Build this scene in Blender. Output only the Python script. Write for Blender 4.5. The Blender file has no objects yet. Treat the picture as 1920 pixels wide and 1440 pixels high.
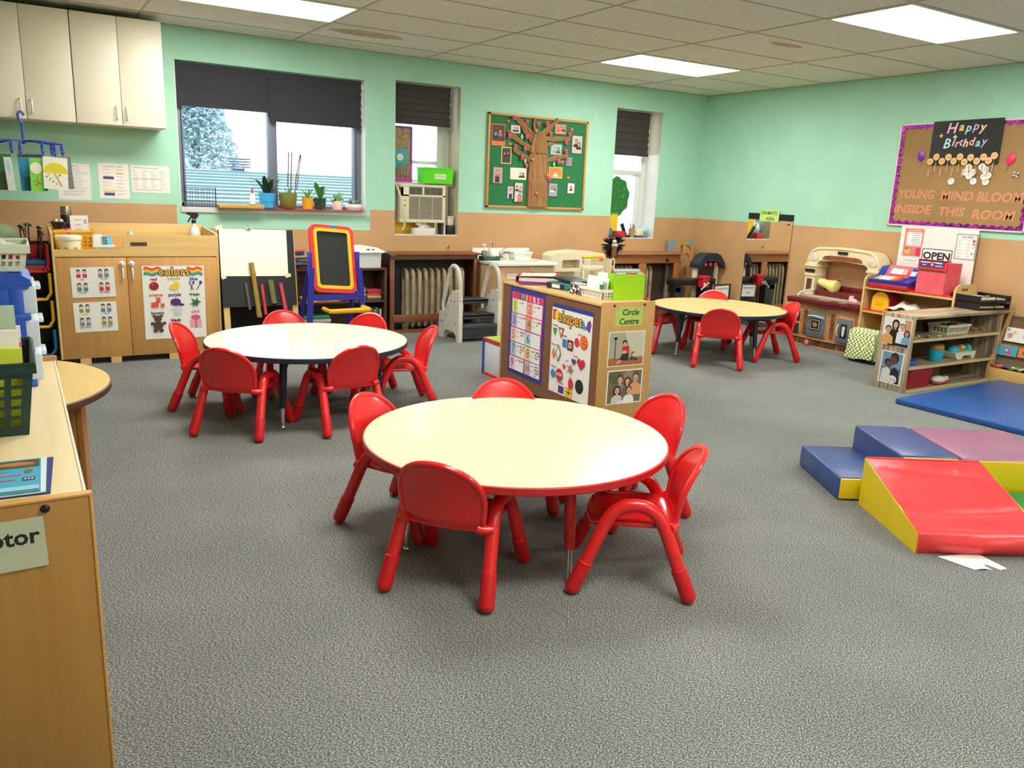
import bpy, bmesh, math, random
from mathutils import Matrix, Vector
PI = math.pi
SC = bpy.context.scene
COL = SC.collection
random.seed(7)

# ------------------------------------------------------------------ camera
cam = bpy.data.cameras.new('camera')
cam.lens = 28.235; cam.sensor_width = 36.0; cam.sensor_fit = 'HORIZONTAL'
cam.clip_start = 0.02; cam.clip_end = 200
camo = bpy.data.objects.new('camera', cam); COL.objects.link(camo)
_r = Vector((0.85526653, -0.51657376, 0.04087441)); _f = Vector((0.51102755, 0.8277516, -0.23168542))
_u = _r.cross(_f).normalized(); _f = _u.cross(_r).normalized()
mm = Matrix.Identity(4)
for i in range(3):
    mm[i][0] = _r[i]; mm[i][1] = _u[i]; mm[i][2] = -_f[i]
mm[0][3], mm[1][3], mm[2][3] = 0, 0, 1.34
camo.matrix_world = mm
SC.camera = camo

# ------------------------------------------------------------------ world, exposure
w = bpy.data.worlds.new('world'); SC.world = w; w.use_nodes = True
bg = w.node_tree.nodes['Background']
bg.inputs[0].default_value = (0.86, 0.93, 1.0, 1); bg.inputs[1].default_value = 1.7
SC.view_settings.view_transform = 'Standard'; SC.view_settings.look = 'None'
SC.view_settings.exposure = 0.86; SC.view_settings.gamma = 1.0
SC.view_settings.use_curve_mapping = False
LIGHT_POWER = 15.0
SC.cycles.max_bounces = 7; SC.cycles.diffuse_bounces = 4; SC.cycles.glossy_bounces = 4
SC.cycles.transparent_max_bounces = 12
SC.cycles.sample_clamp_indirect = 6.0

# ------------------------------------------------------------------ materials
def lin(c):
    out = []
    for v in c[:3]:
        v = v / 255.0
        out.append(v / 12.92 if v <= 0.04045 else ((v + 0.055) / 1.055) ** 2.4)
    return (out[0], out[1], out[2], 1.0)
MATS = {}
def mat(name, rgb=(200, 200, 200), rough=0.5, metal=0.0, coat=0.0, emit=None, noise=None, bump=None, trans=0.0, alpha=1.0):
    if name in MATS: return MATS[name]
    m = bpy.data.materials.new(name); m.use_nodes = True
    nt = m.node_tree; b = nt.nodes['Principled BSDF']
    b.inputs['Base Color'].default_value = lin(rgb)
    b.inputs['Roughness'].default_value = rough; b.inputs['Metallic'].default_value = metal
    b.inputs['Coat Weight'].default_value = coat
    b.inputs['Transmission Weight'].default_value = trans
    b.inputs['Alpha'].default_value = alpha
    if emit:
        b.inputs['Emission Color'].default_value = lin(emit[0]); b.inputs['Emission Strength'].default_value = emit[1]
    m.diffuse_color = lin(rgb)
    if noise or bump:
        tc = nt.nodes.new('ShaderNodeTexCoord'); mp = nt.nodes.new('ShaderNodeMapping')
        nt.links.new(tc.outputs['Object'], mp.inputs['Vector'])
    if noise:                                           # (scale, second colour, low, high, stretch)
        sc, c2, lo, hi, st = noise
        mp.inputs['Scale'].default_value = st
        n = nt.nodes.new('ShaderNodeTexNoise'); n.inputs['Scale'].default_value = sc; n.inputs['Detail'].default_value = 5
        n.inputs['Roughness'].default_value = 0.65
        r = nt.nodes.new('ShaderNodeValToRGB')
        r.color_ramp.elements[0].position = lo; r.color_ramp.elements[0].color = lin(rgb)
        r.color_ramp.elements[1].position = hi; r.color_ramp.elements[1].color = lin(c2)
        nt.links.new(mp.outputs[0], n.inputs['Vector']); nt.links.new(n.outputs['Fac'], r.inputs[0])
        nt.links.new(r.outputs[0], b.inputs['Base Color'])
    if bump:
        n2 = nt.nodes.new('ShaderNodeTexNoise'); n2.inputs['Scale'].default_value = bump[0]; n2.inputs['Detail'].default_value = 3
        nt.links.new(tc.outputs['Object'], n2.inputs['Vector'])
        bp = nt.nodes.new('ShaderNodeBump'); bp.inputs['Strength'].default_value = bump[1]; bp.inputs['Distance'].default_value = bump[2]
        nt.links.new(n2.outputs['Fac'], bp.inputs['Height']); nt.links.new(bp.outputs[0], b.inputs['Normal'])
    MATS[name] = m
    return m
def wood(name, c1, c2, axis='z', rough=0.42, sc=6.0, coat=0.0):
    st = {'x': (0.25, 5, 5), 'y': (5, 0.25, 5), 'z': (5, 5, 0.25)}[axis]
    return mat(name, c1, rough, noise=(sc, c2, 0.3, 0.75, st), coat=coat)
def P(rgb, rough=0.6, **k):                             # plain colour by value
    return mat('colour_%d_%d_%d_%d' % (rgb[0], rgb[1], rgb[2], int(rough * 100)), rgb, rough, **k)
M_RED = mat('red_plastic', (222, 32, 34), 0.3, coat=0.25)
M_REDS = mat('red_plastic_sleeve', (206, 24, 30), 0.42)
M_BEECH = wood('beech_wood', (204, 152, 88), (190, 136, 72), 'z')
M_BEECHX = wood('beech_wood_long', (224, 184, 118), (206, 160, 92), 'x')
M_MAPLE = mat('maple_laminate', (238, 214, 158), 0.28, noise=(5, (228, 200, 140), 0.35, 0.7, (8, 1, 1)), coat=0.0)
M_MAPLE2 = mat('maple_laminate_yellow', (232, 200, 128), 0.28, noise=(5, (222, 186, 112), 0.35, 0.7, (8, 1, 1)), coat=0.0)
M_RADW = wood('stained_wood', (140, 84, 52), (112, 62, 38), 'x')
M_RADW2 = wood('orange_stained_wood', (176, 112, 62), (150, 90, 48), 'x')
M_DARKW = wood('dark_brown_wood', (92, 54, 40), (66, 38, 30), 'x')
M_CHROME = mat('chrome', (215, 215, 215), 0.18, metal=1.0)
M_NAVY = mat('navy_metal', (24, 30, 52), 0.4)
M_BLACK = mat('black_plastic', (22, 22, 24), 0.4)
M_WHITE = mat('white_plastic', (235, 235, 228), 0.35)
M_PAPER = mat('white_paper', (238, 236, 228), 0.6)
M_CREAM = mat('cream_laminate', (234, 226, 204), 0.4)
M_BEIGE = mat('beige_plastic', (226, 214, 184), 0.42)

# ------------------------------------------------------------------ mesh builder
class MB:
    def __init__(s, m=None):
        s.bm = bmesh.new(); s.mats = []; s.mi = 0; s.T = Matrix.Identity(4)
        if m is not None: s.use(m)
    def use(s, m):
        if m not in s.mats: s.mats.append(m)
        s.mi = s.mats.index(m); return s
    def _fin(s, verts, faces, smooth=False):
        for v in verts: v.co = s.T @ v.co
        for f in faces: f.material_index = s.mi; f.smooth = smooth
    def box(s, x0, x1, y0, y1, z0, z1, bev=0.0, seg=2):
        b = bmesh.new()
        bmesh.ops.create_cube(b, size=1.0)
        for v in b.verts:
            v.co = Vector(((x0 + x1) / 2 + v.co.x * (x1 - x0), (y0 + y1) / 2 + v.co.y * (y1 - y0), (z0 + z1) / 2 + v.co.z * (z1 - z0)))
        if bev > 0:
            bmesh.ops.bevel(b, geom=b.edges[:], offset=min(bev, 0.49 * min(abs(x1 - x0), abs(y1 - y0), abs(z1 - z0))), segments=seg, profile=0.5, affect='EDGES')
        s._merge(b, bev > 0); return s
    def _merge(s, b, smooth=False):
        b.verts.index_update()
        vs = [s.bm.verts.new(s.T @ v.co) for v in b.verts]
        for f in b.faces:
            try:
                nf = s.bm.faces.new([vs[v.index] for v in f.verts]); nf.material_index = s.mi; nf.smooth = smooth
            except ValueError: pass
        b.free()
    def obox(s, c, size, rot=(0, 0, 0), bev=0.0):       # box with its centre, size and Euler angles
        old = s.T.copy()
        from mathutils import Euler
        s.T = old @ Matrix.Translation(c) @ Euler(rot).to_matrix().to_4x4()
        s.box(-size[0] / 2, size[0] / 2, -size[1] / 2, size[1] / 2, -size[2] / 2, size[2] / 2, bev)
        s.T = old; return s
    def prism(s, pts, a0, a1, axis='y', smooth=False):  # outline pts extruded along axis from a0 to a1
        def mk(p, a):
            if axis == 'y': return Vector((p[0], a, p[1]))
            if axis == 'x': return Vector((a, p[0], p[1]))
            return Vector((p[0], p[1], a))
        A = [s.bm.verts.new(s.T @ mk(p, a0)) for p in pts]; B = [s.bm.verts.new(s.T @ mk(p, a1)) for p in pts]
        fs = [s.bm.faces.new(A), s.bm.faces.new(B[::-1])]
        n = len(pts)
        for f in fs: f.material_index = s.mi
        for i in range(n):
            f = s.bm.faces.new([A[i], B[i], B[(i + 1) % n], A[(i + 1) % n]]); f.material_index = s.mi; f.smooth = smooth
        return s
    def cyl(s, c, r, h, seg=20, r2=None, axis='z', caps=True):
        return s.tube([Vector(c), Vector(c) + {'x': Vector((h, 0, 0)), 'y': Vector((0, h, 0)), 'z': Vector((0, 0, h))}[axis]], [r, r if r2 is None else r2], seg, caps)
    def tube(s, path, r, seg=10, caps=True, closed=False):
        path = [Vector(p) for p in path]; n = len(path)
        rs = r if isinstance(r, (list, tuple)) else [r] * n
        rings = []; prev = None
        for i, p in enumerate(path):
            if closed: d = path[(i + 1) % n] - path[i - 1]
            else: d = path[min(i + 1, n - 1)] - path[max(i - 1, 0)]
            if d.length < 1e-9: d = Vector((0, 0, 1))
            d.normalize()
            if prev is None:
                up = Vector((0, 0, 1)) if abs(d.z) < 0.9 else Vector((1, 0, 0))
                a = d.cross(up).normalized()
            else:
                a = prev - d * prev.dot(d)
                a = a.normalized() if a.length > 1e-6 else d.orthogonal().normalized()
            prev = a; b = d.cross(a)
            rings.append([s.bm.verts.new(s.T @ (p + (a * math.cos(2 * PI * k / seg) + b * math.sin(2 * PI * k / seg)) * rs[i])) for k in range(seg)])
        m = n if closed else n - 1
        for i in range(m):
            A, B = rings[i], rings[(i + 1) % n]
            for k in range(seg):
                f = s.bm.faces.new([A[k], A[(k + 1) % seg], B[(k + 1) % seg], B[k]]); f.material_index = s.mi; f.smooth = True
        if caps and not closed:
            for R in (rings[0][::-1], rings[-1]):
                f = s.bm.faces.new(R); f.material_index = s.mi
        return s
    def lathe(s, prof, c=(0, 0, 0), seg=24, sx=1.0, sy=1.0):  # profile (r, z)
        rings = []
        for r, z in prof:
            r = max(r, 1e-4)
            rings.append([s.bm.verts.new(s.T @ Vector((c[0] + sx * r * math.cos(2 * PI * k / seg), c[1] + sy * r * math.sin(2 * PI * k / seg), c[2] + z))) for k in range(seg)])
        for A, B in zip(rings[:-1], rings[1:]):
            for k in range(seg):
                f = s.bm.faces.new([A[k], A[(k + 1) % seg], B[(k + 1) % seg], B[k]]); f.material_index = s.mi; f.smooth = True
        for R in (rings[0][::-1], rings[-1]):
            f = s.bm.faces.new(R); f.material_index = s.mi
        return s
    def ball(s, c, r, seg=16, sc=(1, 1, 1)):
        n = seg // 2
        old = s.T.copy(); s.T = old @ Matrix.Translation(c) @ Matrix.Diagonal((sc[0], sc[1], sc[2], 1))
        s.lathe([(r * math.sin(PI * i / n), -r * math.cos(PI * i / n)) for i in range(n + 1)], seg=seg)
        s.T = old; return s
    def grid(s, fn, nu, nv, smooth=True, two=0.0):
        g = [[s.bm.verts.new(s.T @ Vector(fn(i / nu, j / nv))) for j in range(nv + 1)] for i in range(nu + 1)]
        for i in range(nu):
            for j in range(nv):
                f = s.bm.faces.new([g[i][j], g[i + 1][j], g[i + 1][j + 1], g[i][j + 1]]); f.material_index = s.mi; f.smooth = smooth
        return s
    def face(s, pts):
        f = s.bm.faces.new([s.bm.verts.new(s.T @ Vector(p)) for p in pts]); f.material_index = s.mi; return s
    def text(s, body, size, at, thick=0.0, shear=0.0, align='CENTER', sx=1.0, res=2):
        # at = Matrix mapping text plane (x right, y up, z out)
        cu = bpy.data.curves.new('t', 'FONT'); cu.body = body; cu.size = size; cu.resolution_u = res
        cu.align_x = align; cu.align_y = 'CENTER'; cu.offset = thick; cu.shear = shear
        o = bpy.data.objects.new('t', cu); COL.objects.link(o)
        dg = bpy.context.evaluated_depsgraph_get(); me = bpy.data.meshes.new_from_object(o.evaluated_get(dg))
        b = bmesh.new(); b.from_mesh(me); [fc.normal_flip() for fc in b.faces if fc.normal.z < 0]
        old = s.T.copy(); s.T = old @ at @ Matrix.Diagonal((sx, 1, 1, 1))
        s._merge(b); s.T = old
        bpy.data.objects.remove(o); bpy.data.curves.remove(cu); bpy.data.meshes.remove(me)
        return s
    def mesh(s, name, fix=True):
        me = bpy.data.meshes.new(name)
        if fix: bmesh.ops.recalc_face_normals(s.bm, faces=s.bm.faces[:])
        s.bm.to_mesh(me); s.bm.free()
        for m in s.mats: me.materials.append(m)
        try: me.set_sharp_from_angle(angle=math.radians(42))
        except Exception: pass
        return me

def tag(o, label=None, cat=None, group=None, kind=None):
    if label: o['label'] = label
    if cat: o['category'] = cat
    if group: o['group'] = group
    if kind: o['kind'] = kind
    return o
def thing(name, label, cat, loc=(0, 0, 0), rz=0.0, group=None):
    o = bpy.data.objects.new(name, None); o.empty_display_size = 0.05; COL.objects.link(o)
    o.location = loc; o.rotation_euler = (0, 0, rz)
    return tag(o, label, cat, group)
def part(parent, name, mb, label=None):
    o = bpy.data.objects.new(name, mb.mesh(name)); COL.objects.link(o); o.parent = parent
    if label: o['label'] = label
    return o
def solo(name, label, cat, mb, loc=(0, 0, 0), rz=0.0, group=None, kind=None, M=None):
    o = bpy.data.objects.new(name, mb.mesh(name)); COL.objects.link(o)
    if M is not None: o.matrix_world = M
    else: o.location = loc; o.rotation_euler = (0, 0, rz)
    return tag(o, label, cat, group, kind)
def struct(name, mb, parent=None):
    o = bpy.data.objects.new(name, mb.mesh(name)); COL.objects.link(o)
    if parent: o.parent = parent
    else: o['kind'] = 'structure'
    return o
def copy_tree(o, loc=None, rz=None, label=None, group=None, parent=None):
    c = o.copy(); COL.objects.link(c)
    if parent is not None: c.parent = parent
    for ch in o.children: copy_tree(ch, parent=c)
    if loc is not None: c.location = loc
    if rz is not None: c.rotation_euler = (0, 0, rz)
    if label: c['label'] = label
    if group: c['group'] = group
    return c
def rad(a): return a * PI / 180.0
# frames for flat printed things: x right, y up, z towards the viewer
def on_back(x, y, z, roll=0.0):
    return Matrix.Translation((x, y, z)) @ Matrix(((1, 0, 0, 0), (0, 0, -1, 0), (0, 1, 0, 0), (0, 0, 0, 1))) @ Matrix.Rotation(roll, 4, 'Z')
def on_right(x, y, z, roll=0.0):
    return Matrix.Translation((x, y, z)) @ Matrix(((0, 0, -1, 0), (-1, 0, 0, 0), (0, 1, 0, 0), (0, 0, 0, 1))) @ Matrix.Rotation(roll, 4, 'Z')
class Sheet(MB):
    """A flat printed thing: backing sheet with printed areas, each layer a fraction of a millimetre proud."""
    def __init__(s, w, h, m, thick=0.0015, rim=None):
        MB.__init__(s, m); s.w = w; s.h = h; s.t = thick; s.k = 0
        s.box(-w / 2, w / 2, -h / 2, h / 2, 0, thick)
    def lay(s):
        s.k += 1
        return s.t + 0.00015 * (s.k if s.k < 4 else 4 + (s.k - 4) % 40)
    def c(s, m): s.use(m if not isinstance(m, tuple) else P(m)); return s
    def poly(s, m, pts):
        s.c(m); z = s.lay(); s.face([(x, y, z) for x, y in pts]); return s
    def rect(s, m, x0, y0, x1, y1): return s.poly(m, [(x0, y0), (x1, y0), (x1, y1), (x0, y1)])
    def ell(s, m, x, y, rx, ry=None, n=16, a0=0, a1=2 * PI):
        ry = rx if ry is None else ry
        pts = [(x + rx * math.cos(a0 + (a1 - a0) * i / n), y + ry * math.sin(a0 + (a1 - a0) * i / n)) for i in range(n if a1 - a0 > 6.2 else n + 1)]
        return s.poly(m, pts)
    def rects(s, m, lst):
        s.c(m); z = s.lay()
        for x0, y0, x1, y1 in lst: s.face([(x0, y0, z), (x1, y0, z), (x1, y1, z), (x0, y1, z)])
        return s
    def write(s, m, body, size, x, y, thick=0.0, shear=0.0, align='CENTER', sx=1.0, rot=0.0, res=2):
        s.c(m); z = s.lay()
        return s.text(body, size, Matrix.Translation((x, y, z)) @ Matrix.Rotation(rot, 4, 'Z'), thick, shear, align, sx, res)
    def lines(s, m, x0, x1, y0, y1, n, th, seed=1, ragged=0.35):
        rnd = random.Random(seed); L = []
        for i in range(n):
            y = y0 + (y1 - y0) * i / max(n - 1, 1); L.append((x0, y - th / 2, x1 - (x1 - x0) * ragged * rnd.random(), y + th / 2))
        return s.rects(m, L)
    def person(s, x, y, k, skin, hair, shirt, long_hair=False, body=1.0, hat=None):
        # head centre (x, y), head radius k
        if long_hair: s.ell(hair, x, y - 0.2 * k, 1.35 * k, 1.7 * k)
        s.poly(shirt, [(x - 2.1 * k, y - 4.6 * k * body), (x - 1.9 * k, y - 2.2 * k), (x - 0.8 * k, y - 1.35 * k), (x + 0.8 * k, y - 1.35 * k), (x + 1.9 * k, y - 2.2 * k), (x + 2.1 * k, y - 4.6 * k * body)])
        s.rect(skin, x - 0.35 * k, y - 1.6 * k, x + 0.35 * k, y - 0.8 * k)
        s.ell(hair, x, y + 0.28 * k, 1.05 * k, 1.05 * k)
        s.ell(skin, x, y - 0.1 * k, 0.84 * k, 1.0 * k)
        s.ell((40, 28, 24), x - 0.32 * k, y + 0.02 * k, 0.1 * k, n=6); s.ell((40, 28, 24), x + 0.32 * k, y + 0.02 * k, 0.1 * k, n=6)
        s.ell((170, 70, 66), x, y - 0.5 * k, 0.28 * k, 0.1 * k, n=8)
        if hat: s.rect(hat, x - 0.95 * k, y + 0.55 * k, x + 0.95 * k, y + 1.2 * k)
        return s

# ------------------------------------------------------------------ room shell
XR, YB, ZC = 6.932, 7.20, 2.51
XL, YF = -1.9, -2.6
# floor: loop carpet
m = mat('carpet', (132, 132, 124), 0.95)
nt = m.node_tree; b = nt.nodes['Principled BSDF']
tc = nt.nodes.new('ShaderNodeTexCoord')
n1 = nt.nodes.new('ShaderNodeTexNoise'); n1.inputs['Scale'].default_value = 165; n1.inputs['Detail'].default_value = 4; n1.inputs['Roughness'].default_value = 0.7
n2 = nt.nodes.new('ShaderNodeTexNoise'); n2.inputs['Scale'].default_value = 2.2; n2.inputs['Detail'].default_value = 3
mpc = nt.nodes.new('ShaderNodeMapping'); mpc.inputs['Scale'].default_value = (1.0, 1.7, 1.0); mpc.inputs['Rotation'].default_value = (0, 0, 0.5)
nt.links.new(tc.outputs['Object'], mpc.inputs[0]); nt.links.new(mpc.outputs[0], n1.inputs['Vector']); nt.links.new(tc.outputs['Object'], n2.inputs['Vector'])
r1 = nt.nodes.new('ShaderNodeValToRGB')
els = r1.color_ramp.elements
els[0].position = 0.40; els[0].color = lin((54, 58, 58)); els[1].position = 0.61; els[1].color = lin((184, 184, 178))
e = els.new(0.5); e.color = lin((107, 110, 108))
mx = nt.nodes.new('ShaderNodeMixRGB'); mx.blend_type = 'MULTIPLY'; mx.inputs[0].default_value = 1.0
r2 = nt.nodes.new('ShaderNodeValToRGB'); r2.color_ramp.elements[0].position = 0.35; r2.color_ramp.elements[0].color = (0.86, 0.87, 0.87, 1); r2.color_ramp.elements[1].position = 0.65; r2.color_ramp.elements[1].color = (1, 1, 1, 1)
nt.links.new(n1.outputs['Fac'], r1.inputs[0]); nt.links.new(n2.outputs['Fac'], r2.inputs[0])
nt.links.new(r1.outputs[0], mx.inputs[1]); nt.links.new(r2.outputs[0], mx.inputs[2]); nt.links.new(mx.outputs[0], b.inputs['Base Color'])
bp = nt.nodes.new('ShaderNodeBump'); bp.inputs['Strength'].default_value = 0.6; bp.inputs['Distance'].default_value = 0.004
nt.links.new(n1.outputs['Fac'], bp.inputs['Height']); nt.links.new(bp.outputs[0], b.inputs['Normal'])
fl = MB(m); fl.box(XL, XR, YF, YB, -0.1, 0.0); struct('floor', fl)

# ceiling: lay-in tiles and grid
m_tile = mat('ceiling_tile', (226, 226, 214), 0.9, noise=(38, (208, 208, 194), 0.45, 0.72, (1, 1, 1)), bump=(120, 0.35, 0.003))
m_grid = mat('ceiling_grid_metal', (176, 176, 160), 0.5)
m_stain = mat('water_stain', (186, 156, 128), 0.9, noise=(30, (196, 182, 160), 0.4, 0.6, (1, 1, 1)))
ce = MB(m_tile); ce.box(XL, XR, YF, YB, ZC, ZC + 0.08)
ce.use(m_grid)
x = 2.124 - 1.2192 * 3
while x < XR:
    if x > XL: ce.box(x - 0.008, x + 0.008, YF, YB, ZC - 0.004, ZC)
    x += 1.2192
y = 6.796
while y > YF:
    ce.box(XL, XR, y - 0.008, y + 0.008, ZC - 0.0035, ZC); y -= 0.6096
ce.use(m_grid); ce.box(XL, XR, YB - 0.02, YB, ZC - 0.006, ZC); ce.box(XR - 0.02, XR, YF, YB, ZC - 0.006, ZC)
ce.use(m_stain)
for cx, cy, rx, ry in ((5.1, 4.52, 0.17, 0.055), (2.5, 6.45, 0.3, 0.12)):
    ce.face([(cx + rx * math.cos(2 * PI * i / 20) * (1 + 0.15 * math.sin(3 * i)), cy + ry * math.sin(2 * PI * i / 20), ZC - 0.0008) for i in range(20)])
struct('ceiling', ce)

# painted walls
def paint(name, windowzone):
    m = mat(name, (170, 222, 188), 0.62); nt = m.node_tree; b = nt.nodes['Principled BSDF']
    g = nt.nodes.new('ShaderNodeNewGeometry'); sx = nt.nodes.new('ShaderNodeSeparateXYZ'); nt.links.new(g.outputs['Position'], sx.inputs[0])
    def mth(op, a, bb):
        n = nt.nodes.new('ShaderNodeMath'); n.operation = op
        for i, v in enumerate((a, bb)):
            if isinstance(v, (int, float)): n.inputs[i].default_value = v
            else: nt.links.new(v, n.inputs[i])
        return n.outputs[0]
    low = mth('LESS_THAN', sx.outputs['Z'], 1.131)
    if windowzone:
        inx = mth('MULTIPLY', mth('GREATER_THAN', sx.outputs['X'], 1.14), mth('LESS_THAN', sx.outputs['X'], 2.82))
        keep = mth('MULTIPLY', inx, mth('GREATER_THAN', sx.outputs['Z'], 0.944))
        low = mth('MULTIPLY', low, mth('SUBTRACT', 1.0, keep))
        rev = mth('MULTIPLY', mth('GREATER_THAN', sx.outputs['Y'], YB + 0.004), mth('GREATER_THAN', sx.outputs['X'], 3.0))
    nz = nt.nodes.new('ShaderNodeTexNoise'); nz.inputs['Scale'].default_value = 3.0; nz.inputs['Detail'].default_value = 4
    nt.links.new(g.outputs['Position'], nz.inputs['Vector'])
    def ramp(c1, c2):
        r = nt.nodes.new('ShaderNodeValToRGB'); r.color_ramp.elements[0].position = 0.35; r.color_ramp.elements[0].color = lin(c1)
        r.color_ramp.elements[1].position = 0.65; r.color_ramp.elements[1].color = lin(c2); nt.links.new(nz.outputs['Fac'], r.inputs[0]); return r.outputs[0]
    mxx = nt.nodes.new('ShaderNodeMixRGB'); nt.links.new(low, mxx.inputs[0])
    nt.links.new(ramp((172, 222, 197), (166, 217, 191)), mxx.inputs[1]); nt.links.new(ramp((204, 160, 114), (197, 153, 108)), mxx.inputs[2])
    out = mxx.outputs[0]
    if windowzone:
        m2 = nt.nodes.new('ShaderNodeMixRGB'); nt.links.new(rev, m2.inputs[0]); nt.links.new(out, m2.inputs[1]); m2.inputs[2].default_value = lin((196, 190, 166)); out = m2.outputs[0]
    nt.links.new(out, b.inputs['Base Color'])
    return m
m_wb = paint('painted_wall_back', True); m_ws = paint('painted_wall_side', False)
HOLES = [(1.176, 2.775, 1.105, 2.258), (3.067, 3.735, 0.900, 2.293), (5.629, 6.276, 0.890, 2.272)]
wb = MB(m_wb); DP = 0.30
xs = sorted({XL, XR, *[h[0] for h in HOLES], *[h[1] for h in HOLES]})
for x0, x1 in zip(xs[:-1], xs[1:]):
    hs = [h for h in HOLES if h[0] <= x0 + 1e-6 and h[1] >= x1 - 1e-6]
    if hs:
        wb.box(x0, x1, YB, YB + DP, 0, hs[0][2]); wb.box(x0, x1, YB, YB + DP, hs[0][3], ZC)
    else: wb.box(x0, x1, YB, YB + DP, 0, ZC)
struct('wall_back', wb)
wr = MB(m_ws); wr.box(XR, XR + 0.15, YF, YB + DP, 0, ZC); struct('wall_right', wr)
wl = MB(m_ws); wl.box(XL - 0.15, XL, YF, YB + DP, 0, ZC); struct('wall_left', wl)
wf = MB(m_ws); wf.box(XL, XR, YF - 0.15, YF, 0, ZC); struct('wall_front', wf)
bb = MB(mat('dark_rubber_base', (70, 62, 56), 0.6)); bb.box(XR - 0.008, XR, YF, YB, 0, 0.1); struct('baseboard_right', bb)
bb = MB(MATS['dark_rubber_base']); bb.box(XL, XR, YB - 0.008, YB, 0, 0.1); struct('baseboard_back', bb)

# windows
m_glass = bpy.data.materials.new('window_glass'); m_glass.use_nodes = True; nt = m_glass.node_tree; nt.nodes.clear()
o_ = nt.nodes.new('ShaderNodeOutputMaterial'); t_ = nt.nodes.new('ShaderNodeBsdfTransparent'); g_ = nt.nodes.new('ShaderNodeBsdfGlossy'); g_.inputs['Roughness'].default_value = 0.02
mi_ = nt.nodes.new('ShaderNodeMixShader'); mi_.inputs[0].default_value = 0.06
nt.links.new(t_.outputs[0], mi_.inputs[1]); nt.links.new(g_.outputs[0], mi_.inputs[2]); nt.links.new(mi_.outputs[0], o_.inputs[0])
m_grey = mat('grey_aluminium', (118, 128, 142), 0.4, metal=0.2)
m_wfr = mat('white_window_frame', (222, 224, 218), 0.4)
m_rev = mat('white_plaster_reveal', (226, 228, 224), 0.7)
def window(name, x0, x1, z0, z1, yf, bars, fm, fw=0.05, mull=()):
    o = bpy.data.objects.new(name, None); COL.objects.link(o); o.location = ((x0 + x1) / 2, yf, z0); o['kind'] = 'structure'
    cx = (x0 + x1) / 2
    f = MB(fm); hx = (x1 - x0) / 2; H = z1 - z0
    f.box(-hx, -hx + fw, 0, 0.07, 0, H, .004); f.box(hx - fw, hx, 0, 0.07, 0, H, .004); f.box(-hx, hx, 0, 0.07, 0, fw, .004); f.box(-hx, hx, 0, 0.07, H - fw, H, .004)
    for a, b_, c_, d_ in bars: f.box(a - cx, b_ - cx, -0.005, 0.065, c_ - z0, d_ - z0, .003)
    part(o, 'window_frame', f)
    g = MB(m_glass); g.box(-hx + fw * .5, hx - fw * .5, 0.03, 0.034, fw * .5, H - fw * .5); part(o, 'window_pane', g)
    return o
w1 = window('window_1', 1.176, 2.775, 1.105, 2.258, 7.30, [(1.925, 2.0, 1.105, 2.258), (1.226, 1.24, 1.105, 2.258), (2.70, 2.715, 1.105, 2.258)], m_grey, 0.045)
s = MB(m_rev); s.box(-0.7995, 0.7995, -0.1, 0.0, -0.001, 0.012); s.box(0.7935, 0.7995, -0.1, 0, 0.012, 1.15); s.box(-0.7995, -0.7935, -0.1, 0, 0.012, 1.15); s.box(-0.8, 0.8, -0.115, -0.1, -0.03, 0.012); part(w1, 'window_sill', s)
w2 = window('window_2', 3.067, 3.735, 0.900, 2.293, 7.42, [(3.11, 3.60, 1.575, 1.605), (3.60, 3.69, 0.9, 2.293)], m_wfr, 0.045)
s = MB(m_rev); s.box(-0.334, 0.334, -0.22, 0.0, -0.001, 0.008); part(w2, 'window_sill', s)
w3 = window('window_3', 5.629, 6.276, 0.890, 2.272, 7.42, [(5.675, 6.20, 1.585, 1.64), (6.13, 6.16, 0.9, 1.6), (6.20, 6.24, 0.9, 2.27)], m_wfr, 0.05)
s = MB(m_rev); s.box(-0.3235, 0.3235, -0.22, 0.0, -0.001, 0.008); s.box(0.3175, 0.3235, -0.215, 0, 0.008, 0.93); part(w3, 'window_sill', s)

# roman blinds
m_bl1 = mat('charcoal_blind_fabric', (50, 52, 58), 0.85, bump=(40, 0.2, 0.002))
m_bl2 = mat('dark_grey_blind_fabric', (62, 58, 56), 0.85, bump=(40, 0.2, 0.002))
def blind(name_label, x0, x1, y, z0, z1, m, folds, cord_x=None, z0r=None):
    o = thing('roman_blind', name_label, 'window blind', ((x0 + x1) / 2, y, z1))
    hx = (x1 - x0) / 2; H = z1 - z0
    f = MB(m); nf = folds; fd = 0.002 if folds < 5 else 0.010
    def fn(u, v):
        zz = -v * (H + (0.0 if z0r is None else (z0 - z0r) * u))
        ph = (v * nf) % 1.0
        return (-hx + 2 * hx * u + 0.004 * math.sin(v * 40) * (u > 0.98), -0.014 - fd * (ph ** 2) - 0.005 * math.sin(u * 9 + v * 4), zz)
    f.grid(fn, 24, 60); f.grid(lambda u, v: (fn(u, v)[0], fn(u, v)[1] + 0.008, fn(u, v)[2]), 24, 60)
    f.box(-hx, hx, -0.025, -0.012, -H - 0.006, -H + 0.004) if z0r is None else None
    part(o, 'blind_fabric', f)
    hb = MB(M_WHITE); hb.box(-hx, hx, 0.002, 0.022, -0.03, 0.0); part(o, 'head_rail', hb)
    if cord_x is not None:
        c = MB(M_WHITE); c.tube([(cord_x + 0.006 * math.sin(k * 1.3), -0.004, -0.02 - k * H / 16) for k in range(17)], 0.004, 6); part(o, 'cord', c)
    return o
blind('wide charcoal roman blind, left half of the large window', 1.178, 1.925, 7.255, 1.92, 2.25, m_bl1, 3)
blind('charcoal roman blind hanging lower over the right half of the large window', 1.928, 2.745, 7.245, 1.852, 2.25, m_bl1, 3, 0.414)
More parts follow.
